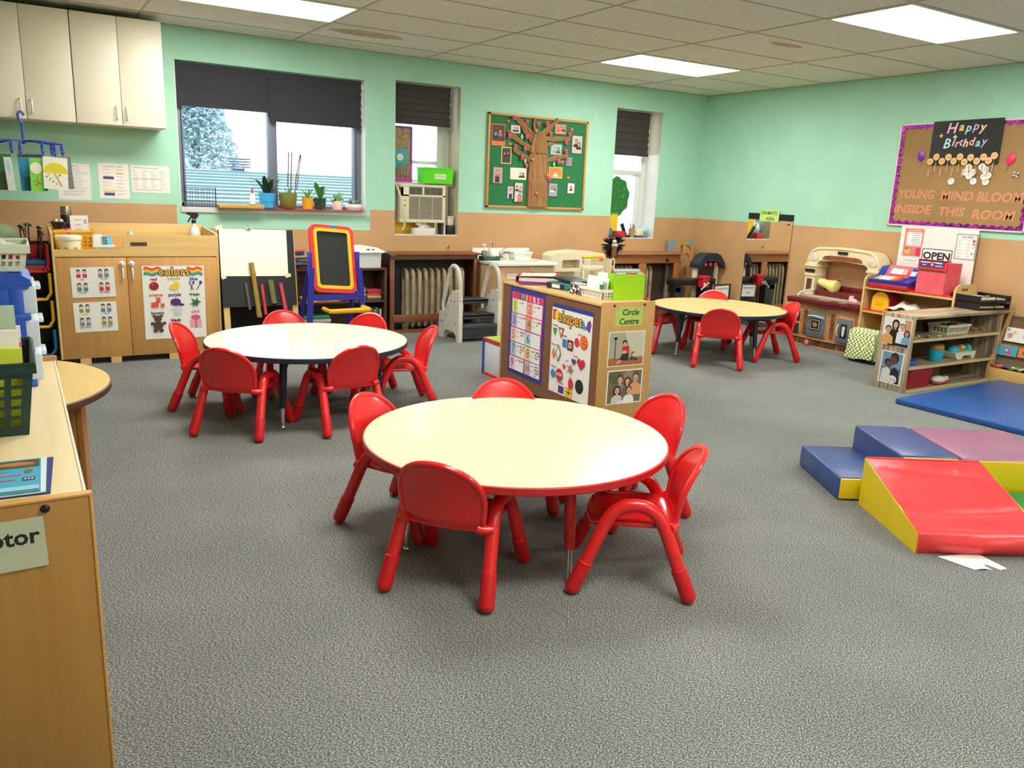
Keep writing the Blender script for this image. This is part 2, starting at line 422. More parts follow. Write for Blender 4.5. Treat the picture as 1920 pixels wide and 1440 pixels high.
blind('dark grey roman blind above the window air conditioner', 3.075, 3.668, 7.30, 1.93, 2.286, m_bl2, 6, 0.302)
blind('dark grey pleated blind on the narrow window near the corner', 5.632, 6.175, 7.31, 1.80, 2.264, m_bl2, 6, 0.276)

# ------------------------------------------------------------------ outside
m_sid = mat('pale_blue_siding', (146, 172, 176), 0.7)
ROOF0 = 1.35
o = thing('neighbour_house', 'pale blue shingled roof beyond the large window', 'house', (2.5, 11.0, -0.4))
f = MB(m_sid); 
for k in range(12):
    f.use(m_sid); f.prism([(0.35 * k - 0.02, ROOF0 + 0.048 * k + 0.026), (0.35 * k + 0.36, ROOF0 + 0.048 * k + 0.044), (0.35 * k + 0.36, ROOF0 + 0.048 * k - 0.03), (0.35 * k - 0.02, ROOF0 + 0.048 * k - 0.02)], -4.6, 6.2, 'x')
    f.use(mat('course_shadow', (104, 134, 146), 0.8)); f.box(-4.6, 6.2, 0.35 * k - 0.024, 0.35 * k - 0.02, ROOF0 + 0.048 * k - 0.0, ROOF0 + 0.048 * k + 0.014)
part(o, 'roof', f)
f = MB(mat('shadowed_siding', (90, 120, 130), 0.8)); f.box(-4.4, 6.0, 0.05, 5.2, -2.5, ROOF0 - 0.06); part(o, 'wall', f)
f = MB(mat('blue_louvre', (84, 92, 140), 0.6))
for k in range(4): f.box(0.76, 1.12, 3.9, 4.2, 1.97 + k * 0.045, 1.99 + k * 0.045)
f.box(0.86, 1.02, 3.95, 4.15, 1.85, 1.955); part(o, 'roof_vent', f)
rnd = random.Random(3)
def tree(label, loc, h, r, m, n, trunk=True):
    o = thing('leafy_tree', label, 'tree', loc)
    f = MB(m)
    for i in range(n):
        t = rnd.random() ** 0.7; rr = r * (1.02 - t) * math.sqrt(rnd.random()); a = rnd.random() * 2 * PI
        c = Vector((rr * math.cos(a), rr * math.sin(a) * .6, 0.6 + t * h)); d = Vector((rnd.uniform(-1, 1), rnd.uniform(-1, 1), rnd.uniform(-1, 1))).normalized() * rnd.uniform(.04, .085); e_ = d.orthogonal().normalized() * .028
        f.face([c - d, c + e_, c + d, c - e_])
    part(o, 'foliage', f)
    t_ = MB(mat('bark', (120, 110, 104), 0.9)); t_.tube([(0, 0, -1.5), (0, 0, h * 0.9)], [0.16, 0.03], 8); part(o, 'trunk', t_)
tree('pale blue-green conifer seen through the left pane of the large window', (3.2, 17.5, 0.0), 3.6, 1.25, mat('pale_foliage', (160, 190, 198), 0.8), 9000)
tree('thin overhanging branches at the right edge of the large window', (6.85, 17, 0.8), 4.2, 1.0, mat('grey_foliage', (176, 190, 200), 0.8), 700)

# ------------------------------------------------------------------ ceiling lights
m_em = mat('light_diffuser', (255, 254, 246), 0.5, emit=((255, 253, 246), LIGHT_POWER))
cl = thing('ceiling_light', 'square-edged white fluorescent troffer over the left round table', 'ceiling light', (1.5144, 5.882, ZC), 0, 'fluorescent ceiling panels')
f = MB(M_WHITE)
for a in ((-0.598, 0.598, -0.293, -0.275), (-0.598, 0.598, 0.275, 0.293), (-0.598, -0.58, -0.275, 0.275), (0.58, 0.598, -0.275, 0.275)): f.box(*a, -0.008, -0.0005)
part(cl, 'light_frame', f)
f = MB(m_em); f.box(-0.58, 0.58, -0.275, 0.275, -0.007, -0.003); part(cl, 'light_diffuser', f)
for lx, ly, lb in ((5.172, 5.882, 'farther of the two glowing panels right of the ceiling middle'), (5.172, 3.443, 'nearest large glowing panel at the upper right'), (1.5144, 3.443, 'glowing ceiling panel above the front round table'), (1.5144, 1.005, 'glowing ceiling panel over the spot of the photographer'),
                   (5.172, 1.005, 'glowing ceiling panel over the foam climber side'), (1.5144, -1.434, 'rearmost left glowing ceiling panel'), (5.172, -1.434, 'rearmost right glowing ceiling panel')):
    copy_tree(cl, (lx, ly, ZC), 0, lb)

# ------------------------------------------------------------------ tables
TR_ = 0.592
def round_table(label, x, y, h, edge, legm, a0, top_m, rleg=0.44):
    o = thing('round_table', label, 'table', (x, y, 0), rad(a0), None)
    f = MB(top_m); f.lathe([(0.001, h - 0.004), (TR_ - 0.006, h - 0.004), (TR_ - 0.006, h), (0.001, h)], seg=96); part(o, 'tabletop', f)
    f = MB(edge); f.lathe([(TR_ - 0.03, h - 0.030), (TR_ - 0.004, h - 0.030), (TR_, h - 0.026), (TR_, h - 0.004), (TR_ - 0.003, h - 0.0012), (TR_ - 0.0062, h - 0.0008), (TR_ - 0.0062, h - 0.0045), (0.001, h - 0.0045), (0.001, h - 0.03)], seg=96); part(o, 'edge_band', f)
    for k in range(4):
        a = k * PI / 2; c, s_ = math.cos(a), math.sin(a)
        def pt(r, z): return (r * c, r * s_, z)
        f = MB(legm); f.tube([pt(rleg - 0.03, h - 0.031), pt(rleg - 0.022, h - 0.05), pt(rleg, 0.125)], [0.026, 0.021, 0.019], 14); lg = part(o, 'leg', f)
        f = MB(legm); f.tube([pt(rleg - 0.02, h - 0.14), pt(rleg - 0.16, h - 0.031)], 0.004, 6); part(lg, 'leg_brace', f)
        f = MB(M_CHROME); f.tube([pt(rleg, 0.125), pt(rleg + 0.008, 0.012)], 0.0115, 12); f.ball(pt(rleg + 0.009, 0.014), 0.014, 12); part(lg, 'chrome_foot', f)
    return o
M_EDGER = mat('red_edge_band', (188, 34, 36), 0.4); M_EDGEN = mat('navy_edge_band', (30, 38, 58), 0.4)
M_REDM = mat('red_metal', (190, 30, 34), 0.35)
round_table('round maple-topped table with red edge and red legs, nearest the camera', 1.605, 2.555, 0.421, M_EDGER, M_REDM, 176, mat('front_table_top', (242, 226, 180), 0.2, noise=(5, (234, 214, 166), 0.35, 0.7, (8, 1, 1))))
round_table('pale round table with navy edge in front of the easels', 1.439, 4.676, 0.438, M_EDGEN, M_NAVY, -126, mat('left_table_top', (250, 244, 226), 0.12, noise=(5, (244, 234, 210), 0.35, 0.7, (8, 1, 1))))
round_table('round maple table with navy edge near the play kitchen', 5.340, 5.169, 0.422, M_EDGEN, M_NAVY, 180, mat('far_table_top', (236, 204, 142), 0.28, noise=(5, (226, 190, 126), 0.35, 0.7, (8, 1, 1))), 0.46)

# ------------------------------------------------------------------ red stacking chairs (faces +y)
def arc_pts(c, r, a0, a1, n): return [(c[0] + r * math.cos(a0 + (a1 - a0) * i / n), c[1] + r * math.sin(a0 + (a1 - a0) * i / n)) for i in range(n + 1)]
def smooth(pts, it=2):
    pts = [Vector(p) for p in pts]
    for _ in range(it):
        q = [pts[0]]
        for a, b_ in zip(pts[:-1], pts[1:]): q += [a * .75 + b_ * .25, a * .25 + b_ * .75]
        q.append(pts[-1]); pts = q
    return pts
def make_chair(label):
    o = thing('toddler_chair', label, 'chair', (0, 0, 0))
    # seat pan
    f = MB(M_RED)
    def seat(zo, sc):
        def fn(u, v):
            x = (2 * u - 1); y = (2 * v - 1)
            hw = 0.148 * (1 - 0.10 * max(0, y) ** 2)
            X = x * hw * math.sqrt(max(0, 1 - 0.16 * y * y)) ; Y = y * 0.15 * math.sqrt(max(0, 1 - 0.2 * x * x)) + 0.005
            e = max(abs(x), abs(y))
            return (X, Y, 0.262 + zo - 0.010 * (1 - x * x) * (1 - y * y) - (0.012 * max(0, y) ** 4) + (0 if e < 0.98 else -0.004 * (zo >= 0)))
        return fn
    f.grid(seat(0, 1), 14, 14); f.grid(seat(-0.014, 1), 14, 14)
    rim = []
    for k in range(48):
        a = 2 * PI * k / 48; c, s_ = math.cos(a), math.sin(a); q = max(abs(c), abs(s_)); x, y = c / q, s_ / q
        p = seat(-0.006, 1)((x + 1) / 2, (y + 1) / 2); rim.append(p)
    f.tube(rim, 0.009, 8, closed=True); part(o, 'seat', f)
    # backrest
    def hw(v):
        if v < 0.42: return 0.138 + 0.012 * (v / 0.42)
        t = (v - 0.42) / 0.58
        return 0.150 * math.sqrt(max(0.0, 1 - t ** 2.3))
    def bk(off):
        def fn(u, v):
            vv = math.sin(v * PI / 2) ** 0.9
            x = (2 * u - 1) * hw(vv); z = 0.246 + 0.250 * vv
            y = -0.158 - 0.014 * vv - 0.058 * vv * vv + 0.030 * (x / 0.15) ** 2 + off
            if vv < 0.12: y += 0.02 * (1 - vv / 0.12)
            return (x, y, z)
        return fn
    f = MB(M_RED); f.grid(bk(0.0), 18, 22); f.grid(bk(-0.009), 18, 22)
    out = [bk(-0.0045)(0, i / 22) for i in range(23)] + [bk(-0.0045)(1, i / 22) for i in range(21, -1, -1)]
    f.tube(out, 0.0105, 8); part(o, 'backrest', f)
    # two arched leg frames, each an upside-down U
    for s_ in (-1, 1):
        raw = [(s_ * 0.186, -0.198, 0.022), (s_ * 0.171, -0.136, 0.17), (s_ * 0.162, -0.09, 0.285), (s_ * 0.160, -0.045, 0.325), (s_ * 0.160, 0.0, 0.332), (s_ * 0.160, 0.045, 0.325), (s_ * 0.162, 0.09, 0.285), (s_ * 0.171, 0.136, 0.17), (s_ * 0.186, 0.198, 0.022)]
        f = MB(M_RED); pth = smooth(raw, 2); f.tube(pth[1:-1], 0.0232, 14); part(o, 'leg_frame', f)
        for e in (-1, 1):
            f = MB(M_REDS); a = Vector((s_ * 0.186, e * 0.198, 0.022)); b_ = Vector((s_ * 0.1755, e * 0.157, 0.12)); d = (a - b_).normalized()
            f.tube([b_, b_ + (a - b_) * .02, a - d * 0.004, a + d * 0.008, a + d * 0.016, a + d * 0.020], [0.0245, 0.0268, 0.0268, 0.024, 0.015, 0.004], 14); part(o, 'foot_sleeve', f)
        f = MB(M_RED); f.tube(smooth([(s_ * 0.124, -0.140, 0.262), (s_ * 0.142, -0.136, 0.258), (s_ * 0.168, -0.118, 0.258)], 1), 0.0165, 10); part(o, 'seat_lug', f)
        f = MB(M_RED); f.tube(smooth([(s_ * 0.12, 0.10, 0.256), (s_ * 0.166, 0.095, 0.262)], 1), 0.014, 10); part(o, 'seat_lug', f)
    return o
CH = [  # x, y, facing angle (deg), label
 (1.237, 2.322, 40, 'small red plastic chair, back to the camera, at the near left of the red-edged table', 0),
 (1.805, 2.065, 143, 'small red chair seen from its side at the near right of the red-edged table', 0),
 (1.286, 2.880, -60, 'red chair at the far left of the red-edged table, backrest rising beside its rim', 0),
 (1.770, 2.890, -114, 'red chair behind the red-edged table, only its backrest top showing before the brown shelf', 0),
 (2.180, 2.560, 178, 'red chair at the far right of the red-edged table, below the family photographs', 0),
 (0.985, 4.408, 50, 'red chair, back to the camera, at the near left of the pale navy-edged table', 1),
 (1.500, 4.285, 99, 'red chair seen obliquely from behind, near right of the pale navy-edged table', 1),
 (0.955, 5.000, -27, 'red chair at the left end of the pale table, in front of the colours poster', 1),
 (1.985, 4.580, 168, 'red chair facing left at the right end of the pale table by the easels', 1),
 (1.480, 5.180, -92, 'red chair behind the pale table, backrest in front of the black easel', 1),
 (1.845, 4.990, -141, 'red chair behind the pale table, backrest in front of the low book shelf', 1),
 (4.940, 4.755, 47, 'red chair, back to the camera, at the far table near the play kitchen', 2),
 (5.600, 4.797, 158, 'red chair at the right end of the far table, beside the play kitchen', 2),
 (4.900, 5.530, 8, 'red chair at the left end of the far table, partly behind the circle centre shelf', 2),
 (5.542, 5.476, -143, 'red chair behind the far table, backrest top below the workbench', 2)]
GR = ('red chairs around the front table', 'red chairs around the left table', 'red chairs around the far table')
ch0 = make_chair(CH[0][3])
for i, (x, y, a, lb, g) in enumerate(CH):
    if i == 0:
        ch0.location = (x, y, 0); ch0.rotation_euler = (0, 0, rad(a - 90)); ch0['group'] = GR[g]
    else: copy_tree(ch0, (x, y, 0), rad(a - 90), lb, GR[g])

# ------------------------------------------------------------------ wall cabinets, upper left
def wall_cabinet(label, x0, x1):
    o = thing('wall_cabinet', label, 'cabinet', ((x0 + x1) / 2, 6.87, 1.705)); h = (x1 - x0) / 2; H = 0.760
    f = MB(M_CREAM); f.box(-h, h, 0.02, 0.329, 0, H, .002); part(o, 'body', f)
    for s_ in (-1, 1):
        f = MB(M_CREAM); a, b_ = sorted((s_ * 0.0015, s_ * (h - 0.0015))); f.box(a, b_, 0, 0.019, 0.002, H - 0.002, .002); d = part(o, 'door', f)
        f = MB(M_WHITE); hx = s_ * 0.034; f.tube(smooth([(hx, 0, 0.045), (hx, -0.026, 0.045), (hx, -0.026, 0.135), (hx, 0, 0.135)], 2), 0.0058, 8); part(d, 'handle', f)
    return o
wall_cabinet('cream two-door wall cabinet beside the large window, under the ceiling', 0.442, 1.047)
wall_cabinet('cream two-door wall cabinet at the left edge, blue clip hanger on its handle', -0.172, 0.438)
wall_cabinet('cream wall cabinet farthest left, mostly beyond the picture', -0.786, -0.176)

# blue clip hanger with children's paintings
M_BLUEP = mat('blue_hanger_plastic', (58, 72, 176), 0.35)
o = thing('clip_hanger', 'blue plastic clip drying hanger hooked on a wall cabinet handle', 'clothes hanger', (0.093, 6.78, 1.545))
f = MB(M_BLUEP); f.tube([(0, 0.0, 0), (0, 0.0, 0.13)], 0.008, 8)
f.tube(smooth([(0, 0, 0.13), (-0.018, 0, 0.155), (-0.020, 0.02, 0.19), (0.0, 0.05, 0.208), (0.014, 0.055, 0.195), (0.016, 0.05, 0.18)], 2), 0.008, 8); part(o, 'hook', f)
f = MB(M_BLUEP)
ARM = []
for k, (a, L) in enumerate(((0, .235), (-22, .20), (-50, .17), (180, .22), (205, .2), (150, .19), (25, .19), (-100, .14), (240, .15))):
    e = (L * math.cos(rad(a)), L * math.sin(rad(a)), -0.005 - 0.01 * (k % 2)); ARM.append(e); f.tube([(0, 0, 0.005), (e[0] * .5, e[1] * .5, 0.008), e], 0.0075, 6)
f.ball((0, 0, 0), 0.016, 10); part(o, 'arms', f)
for e in ARM:
    f = MB(M_BLUEP); f.obox((e[0], e[1], e[2] - 0.036), (0.013, 0.014, 0.085), (0.15, 0, 0.1), .002); f.obox((e[0], e[1], e[2] - 0.036), (0.022, 0.009, 0.05), (-0.2, 0, 0.1), .002); part(o, 'clip', f)
def card(label, w_, h_, m_, at, fn, cat='painting'):
    s_ = Sheet(w_, h_, m_, 0.001); fn(s_); return solo('child_painting', label, cat, s_, M=at, group='paintings clipped on the blue hanger')
TEAL = (44, 138, 178)
def c1(s):
    s.ell((40, 140, 72), 0.03, 0.02, 0.05, 0.055); s.rect((72, 56, 48), -0.08, 0.100, 0.08, 0.120); s.rect((30, 96, 130), -0.06, -0.12, 0.06, -0.03)
card('teal child painting with a green circle, clipped on the blue hanger', 0.16, 0.25, P(TEAL), on_back(0.13, 6.63, 1.340, 0.03), c1)
def c2(s):
    s.ell((236, 232, 214), 0.0, 0.045, 0.036, 0.038); s.rects(P((40, 60, 30)), [(-0.02, -0.05, -0.012, -0.045), (0.012, -0.06, 0.02, -0.052), (-0.01, -0.075, -0.002, -0.068), (0.0, -0.02, 0.006, -0.014)]); s.rect((206, 120, 60), -0.004, -0.07, 0.012, -0.03)
card('lime green child painting with a white mushroom cap, clipped on the blue hanger', 0.078, 0.225, P((126, 208, 72)), on_back(0.150, 6.58, 1.325, -0.02), c2)
def c3(s):
    s.ell((226, 206, 48), -0.0, 0.0, 0.075, 0.07, 20, 0, PI); s.poly((198, 152, 92), [(-0.012, 0.0), (-0.003, 0.0), (0.04, -0.085), (0.03, -0.09)])
    s.rects(P((60, 60, 70)), [(-0.06, -0.03, -0.05, -0.022), (-0.02, -0.06, -0.012, -0.05), (0.0, -0.075, 0.008, -0.068), (0.02, -0.015, 0.03, -0.006), (-0.04, -0.05, -0.034, -0.042)]); s.rects(P((232, 160, 60)), [(-0.05, -0.015, -0.035, -0.008), (-0.035, -0.035, -0.02, -0.03), (0.012, -0.028, 0.022, -0.02)])
card('white child painting of a yellow umbrella, clipped on the blue hanger', 0.150, 0.215, P((236, 232, 214)), on_back(0.265, 6.57, 1.340, -0.04), c3)
card('grey card hanging behind the yellow umbrella painting', 0.12, 0.22, P((116, 120, 108)), on_back(0.312, 6.64, 1.345, 0.05), lambda s: s.ell((60, 60, 60), 0.03, -0.04, 0.006))
card('dark green child painting at the left edge on the blue hanger', 0.17, 0.24, P((44, 112, 62)), on_back(-0.075, 6.66, 1.335, 0.0), lambda s: s.rect((52, 74, 40), -0.085, -0.12, 0.06, 0.0))
card('crumpled white and pale blue paper strip on the blue hanger', 0.045, 0.22, P((214, 222, 214)), on_back(-0.008, 6.60, 1.325, 0.05), lambda s: s.ell((170, 206, 220), 0.0, 0.04, 0.012, 0.05))

# papers taped to the wall under the cabinets
def paper(label, w_, h_, x, z, fn, roll=0.0):
    s_ = Sheet(w_, h_, M_PAPER, 0.001); fn(s_); return solo('taped_sheet', label, 'paper', s_, M=on_back(x, YB - 0.002, z, roll), group='typed sheets taped on the green wall')
GT = (150, 150, 156)
paper('typed white sheet in a clear sleeve, behind the hanger at the left', 0.225, 0.275, 0.410, 1.283, lambda s: (s.lines(P(GT), -0.08, 0.1, 0.10, -0.10, 16, 0.003, 2), s.write((90, 90, 96), 'SCHEDULE', 0.014, 0.0, 0.118)))
paper('typed sheet with blue and yellow tags, in the middle under the cabinets', 0.215, 0.272, 0.688, 1.300, lambda s: (s.write((80, 80, 86), 'TORONTO  C. AREA', 0.014, 0, 0.108), s.rects(P((52, 66, 140)), [(-0.075, 0.012, 0.0, 0.034), (-0.075, -0.112, 0.0, -0.09)]), s.rects(P((226, 206, 150)), [(0.02, 0.05, 0.07, 0.064), (-0.08, -0.085, 0.01, -0.072)]), s.lines(P((214, 150, 120)), -0.08, -0.02, 0.086, -0.06, 7, 0.003, 4), s.lines(P(GT), 0.02, 0.085, 0.086, -0.1, 8, 0.003, 5)))
paper('landscape typed sheet right of the other sheets, nearest the large window', 0.285, 0.212, 0.955, 1.325, lambda s: (s.lines(P(GT), -0.13, 0.1, 0.085, -0.085, 3, 0.004, 9), [s.lines(P(GT), -0.13 + k * 0.065, -0.08 + k * 0.065, 0.06, -0.07, 9, 0.003, k, .5) for k in range(4)]))

def tap(f, w0, d0, w1, d1, h_, t=0.004):
    for sx_, sy_, in ((1, 0), (-1, 0), (0, 1), (0, -1)):
        if sx_: f.prism([(sx_ * w0, 0), (sx_ * (w0 - t), 0), (sx_ * (w1 - t), h_), (sx_ * w1, h_)], -d0, d0, 'y')
        else: f.prism([(sy_ * d0, 0), (sy_ * (d0 - t), 0), (sy_ * (d1 - t), h_), (sy_ * d1, h_)], -w1, w1, 'x')
    f.box(-w0, w0, -d0, d0, 0, t); f.tube([(-w1, -d1, h_), (w1, -d1, h_), (w1, d1, h_), (-w1, d1, h_)], 0.006, 6, closed=True)
# ------------------------------------------------------------------ art cabinet with posters
CX0, CX1, CY = 0.203, 1.296, 6.454
o = thing('art_cabinet', 'maple two-door low cabinet with a trough top and stepped front rail', 'cabinet', ((CX0 + CX1) / 2, CY, 0)); h = (CX1 - CX0) / 2
CW = wood('cabinet_maple', (206, 156, 92), (194, 142, 78), 'z'); CW2 = wood('cabinet_top_maple', (232, 196, 128), (214, 172, 102), 'x')
f = MB(CW); f.box(-h, h, 0.021, 0.56, 0.045, 0.775, .002); part(o, 'body', f)
for s_ in (-1, 1):
    f = MB(CW2); f.prism([(0.0, 0.045), (0.56, 0.045), (0.56, 0.97), (0.5, 0.97), (0.04, 0.945), (0.0, 0.93)], s_ * h - 0.008, s_ * h + 0.008, 'x'); part(o, 'side_panel', f)
xd = 0.662 - (CX0 + CX1) / 2
for a, b_, s_ in ((-h + 0.009, xd - 0.0015, 1), (xd + 0.0015, h - 0.009, -1)):
    f = MB(CW); f.box(a, b_, 0.0, 0.019, 0.045, 0.768, .002); d = part(o, 'door', f)
    hx = (b_ - 0.032) if s_ == 1 else (a + 0.03)
    f = MB(M_WHITE); f.cyl((hx, -0.012, 0.727), 0.019, 0.012, 16, axis='y'); f.ball((hx, -0.014, 0.727), 0.011, 10); part(d, 'child_lock', f)
    f = MB(M_WHITE); f.tube(smooth([(hx + 0.002, 0, 0.695), (hx + 0.002, -0.018, 0.69), (hx + 0.002, -0.018, 0.615), (hx + 0.002, 0, 0.61)], 2), 0.006, 8); part(d, 'handle', f)
f = MB(CW2)
pts = [(-h + .008, 0.776), (h - .008, 0.776), (h - .008, 0.93), (-0.07, 0.93)] + [(-0.07 - 0.02 * math.sin(t), 0.91 + 0.02 * math.cos(t)) for t in (0.5, 1.0, 1.5)] + [(-0.09, 0.85)] + [(-0.11 + 0.02 * math.cos(t), 0.845 - 0.02 * math.sin(t)) for t in (0.3, 0.9, 1.5)] + [(-h + .008, 0.825)]
pts = [(-h + .008, 0.776), (h - .008, 0.776), (h - .008, 0.93), (-0.075, 0.93), (-0.093, 0.922), (-0.1, 0.905), (-0.1, 0.85), (-0.106, 0.834), (-0.122, 0.826), (-h + .008, 0.826)]
f.prism(pts, 0.0, 0.016, 'y')
fr = part(o, 'front_rail', f)
f = MB(mat('rail_slot_shadow', (74, 60, 52), 0.8)); f.box(-0.055, 0.055, -0.0012, 0.0, 0.852, 0.878, 0); part(fr, 'grip_slot', f)
f = MB(CW2); f.box(-h + .008, h - .008, 0.545, 0.56, 0.776, 0.985, .002); part(o, 'back_rail', f)
for bx in (-0.4, -0.2, 0.2, 0.42):
    f = MB(CW2); f.box(bx - 0.035, bx + 0.035, 0.0, 0.04, 0, 0.045); part(o, 'foot_block', f)
f = MB(M_BLACK); f.box(-h + .02, h - .02, 0.05, 0.06, 0, 0.044); part(o, 'plinth', f)

def girl(s, x, y, shirt, k=0.0115):
    s.rect((60, 44, 44), x - 1.0 * k, y - 0.6 * k, x + 1.0 * k, y + 1.2 * k); s.ell((60, 44, 44), x, y + 0.7 * k, 1.0 * k, n=10); s.ell((238, 200, 176), x, y - 0.1 * k, 0.8 * k, n=10)
    s.poly(shirt, [(x - 1.1 * k, y - 3.6 * k), (x - 1.2 * k, y - 1.3 * k), (x + 1.2 * k, y - 1.3 * k), (x + 1.1 * k, y - 3.6 * k)])
def signs(label, z, rows, roll):
    s = Sheet(0.278, 0.214, M_PAPER, 0.001)
    for (x, y, sh, wd, c) in rows:
        girl(s, x - 0.02, y, sh); girl(s, x + 0.02, y, sh); s.write(c, wd, 0.020, x, y - 0.052)
    s.rects(P((206, 206, 206)), [(-0.04, -0.0015, 0.04, 0.0)])
    return solo('sign_language_sheet', label, 'poster', s, M=on_back(0.436, CY - 0.002, z, roll), group='sign language sheets on the cabinet door')
RD, GY, GN, OL, BL = (206, 44, 52), (130, 132, 146), (84, 132, 122), (150, 146, 60), (80, 140, 170)
signs('upper sheet of signing children, words eat, drink, more, all done', 0.595, [(-0.07, 0.075, RD, 'eat', (190, 60, 60)), (0.07, 0.075, GY, 'drink', (90, 90, 100)), (-0.07, -0.02, GN, 'more', (90, 90, 100)), (0.07, -0.02, RD, 'all done', (90, 90, 100))], 0.012)
signs('lower sheet of signing children, words mom, dad, grandma, grandpa', 0.346, [(-0.07, 0.075, OL, 'mom', (120, 120, 60)), (0.07, 0.075, BL, 'dad', (80, 120, 150)), (-0.07, -0.02, GY, 'grandma', (90, 90, 100)), (0.07, -0.02, OL, 'grandpa', (120, 120, 60))], 0.012)
# colours poster
s = Sheet(0.433, 0.545, M_PAPER, 0.001)
def wave(s, c, x0, x1, yb, t, ph):
    n = 10; top = [(x0 + (x1 - x0) * i / n, yb + 0.006 * math.sin(i * 1.0 + ph) + t) for i in range(n + 1)]; bot = [(x, y - t) for x, y in top]
    s.c(c); z = s.lay()
    for i in range(n): s.face([(bot[i][0], bot[i][1], z), (bot[i + 1][0], bot[i + 1][1], z), (top[i + 1][0], top[i + 1][1], z), (top[i][0], top[i][1], z)])
for i, c in enumerate(((226, 60, 50), (240, 130, 50), (246, 206, 60), (80, 170, 80), (70, 130, 200))):
    wave(s, c, -0.205, -0.085, 0.250 - i * 0.012, 0.012, 0); wave(s, c, 0.095, 0.205, 0.250 - i * 0.012, 0.012, 1)
s.write((20, 20, 24), 'colors', 0.086, 0.005, 0.228, 0.006); s.write((248, 180, 60), 'colors', 0.086, 0.005, 0.228, 0.001)
for wd, x, y, c in (('red', -0.14, 0.175, (206, 50, 60)), ('yellow', 0.0, 0.180, (214, 190, 60)), ('blue', 0.14, 0.175, (60, 80, 150)), ('orange', -0.13, 0.058, (222, 110, 60)), ('purple', 0.0, 0.058, (90, 60, 110)), ('green', 0.14, 0.058, (50, 110, 60)), ('brown', -0.125, -0.077, (96, 62, 48)), ('white', 0.01, -0.053, (206, 206, 206)), ('pink', 0.145, -0.072, (220, 130, 150)), ('black', 0.0, -0.135, (24, 24, 24))):
    s.write(c, wd, 0.034, x, y, 0.0012)
s.ell((150, 30, 40), -0.14, 0.125, 0.033, 0.031); s.ell((190, 60, 60), -0.148, 0.135, 0.012)
s.ell((240, 200, 70), 0.0, 0.115, 0.036, 0.022); s.ell((240, 200, 70), 0.012, 0.142, 0.016); s.poly((226, 130, 50), [(0.026, 0.142), (0.042, 0.138), (0.026, 0.134)])
s.c((40, 60, 130)); z = s.lay()
for a, b_, c_, d_ in ((0.11, 0.15, 0.135, 0.09), (0.135, 0.15, 0.115, 0.09), (0.19, 0.145, 0.155, 0.09)):
    s.face([(a - .003, b_, z), (a + .003, b_, z), (c_ + .003, d_, z), (c_ - .003, d_, z)])
s.ell((40, 60, 130), 0.188, 0.148, 0.011, 0.013); s.ell((40, 60, 130), 0.137, 0.148, 0.008, 0.011); s.ell((110, 140, 180), 0.112, 0.148, 0.008, 0.016)
s.rects(P((226, 90, 60)), [(-0.165, -0.035, -0.115, 0.005), (-0.13, 0.0, -0.10, 0.040), (-0.10, -0.035, -0.075, -0.005)])
s.ell((86, 44, 120), 0.005, 0.003, 0.038, 0.028); s.ell((70, 36, 104), 0.045, -0.018, 0.02, 0.01)
s.poly((50, 110, 60), [(0.10, -0.02), (0.13, 0.0), (0.115, 0.03), (0.145, 0.012), (0.16, 0.036), (0.165, 0.01), (0.188, 0.0), (0.165, -0.012), (0.158, -0.038), (0.142, -0.02), (0.125, -0.04), (0.128, -0.018)])
br = (88, 58, 46)
for x, y, r_ in ((-0.125, -0.12, 0.026), (-0.15, -0.1, 0.011), (-0.1, -0.1, 0.011), (-0.125, -0.17, 0.034), (-0.165, -0.155, 0.013), (-0.082, -0.155, 0.013), (-0.145, -0.208, 0.016), (-0.105, -0.208, 0.016)): s.ell(br, x, y, r_)
s.ell((170, 130, 110), -0.125, -0.13, 0.011)
s.ell((206, 206, 196), 0.012, -0.09, 0.032, 0.017); s.rect((26, 26, 28), -0.02, -0.2, 0.02, -0.155)
s.rect((232, 170, 176), 0.10, -0.20, 0.185, -0.135); s.rect((196, 90, 110), 0.137, -0.20, 0.149, -0.135); s.ell((206, 90, 120), 0.143, -0.118, 0.036, 0.02)
solo('colors_poster', 'white colors poster with rainbow waves and nine coloured items on the cabinet door', 'poster', s, M=on_back(0.973, CY - 0.002, 0.433, -0.005))

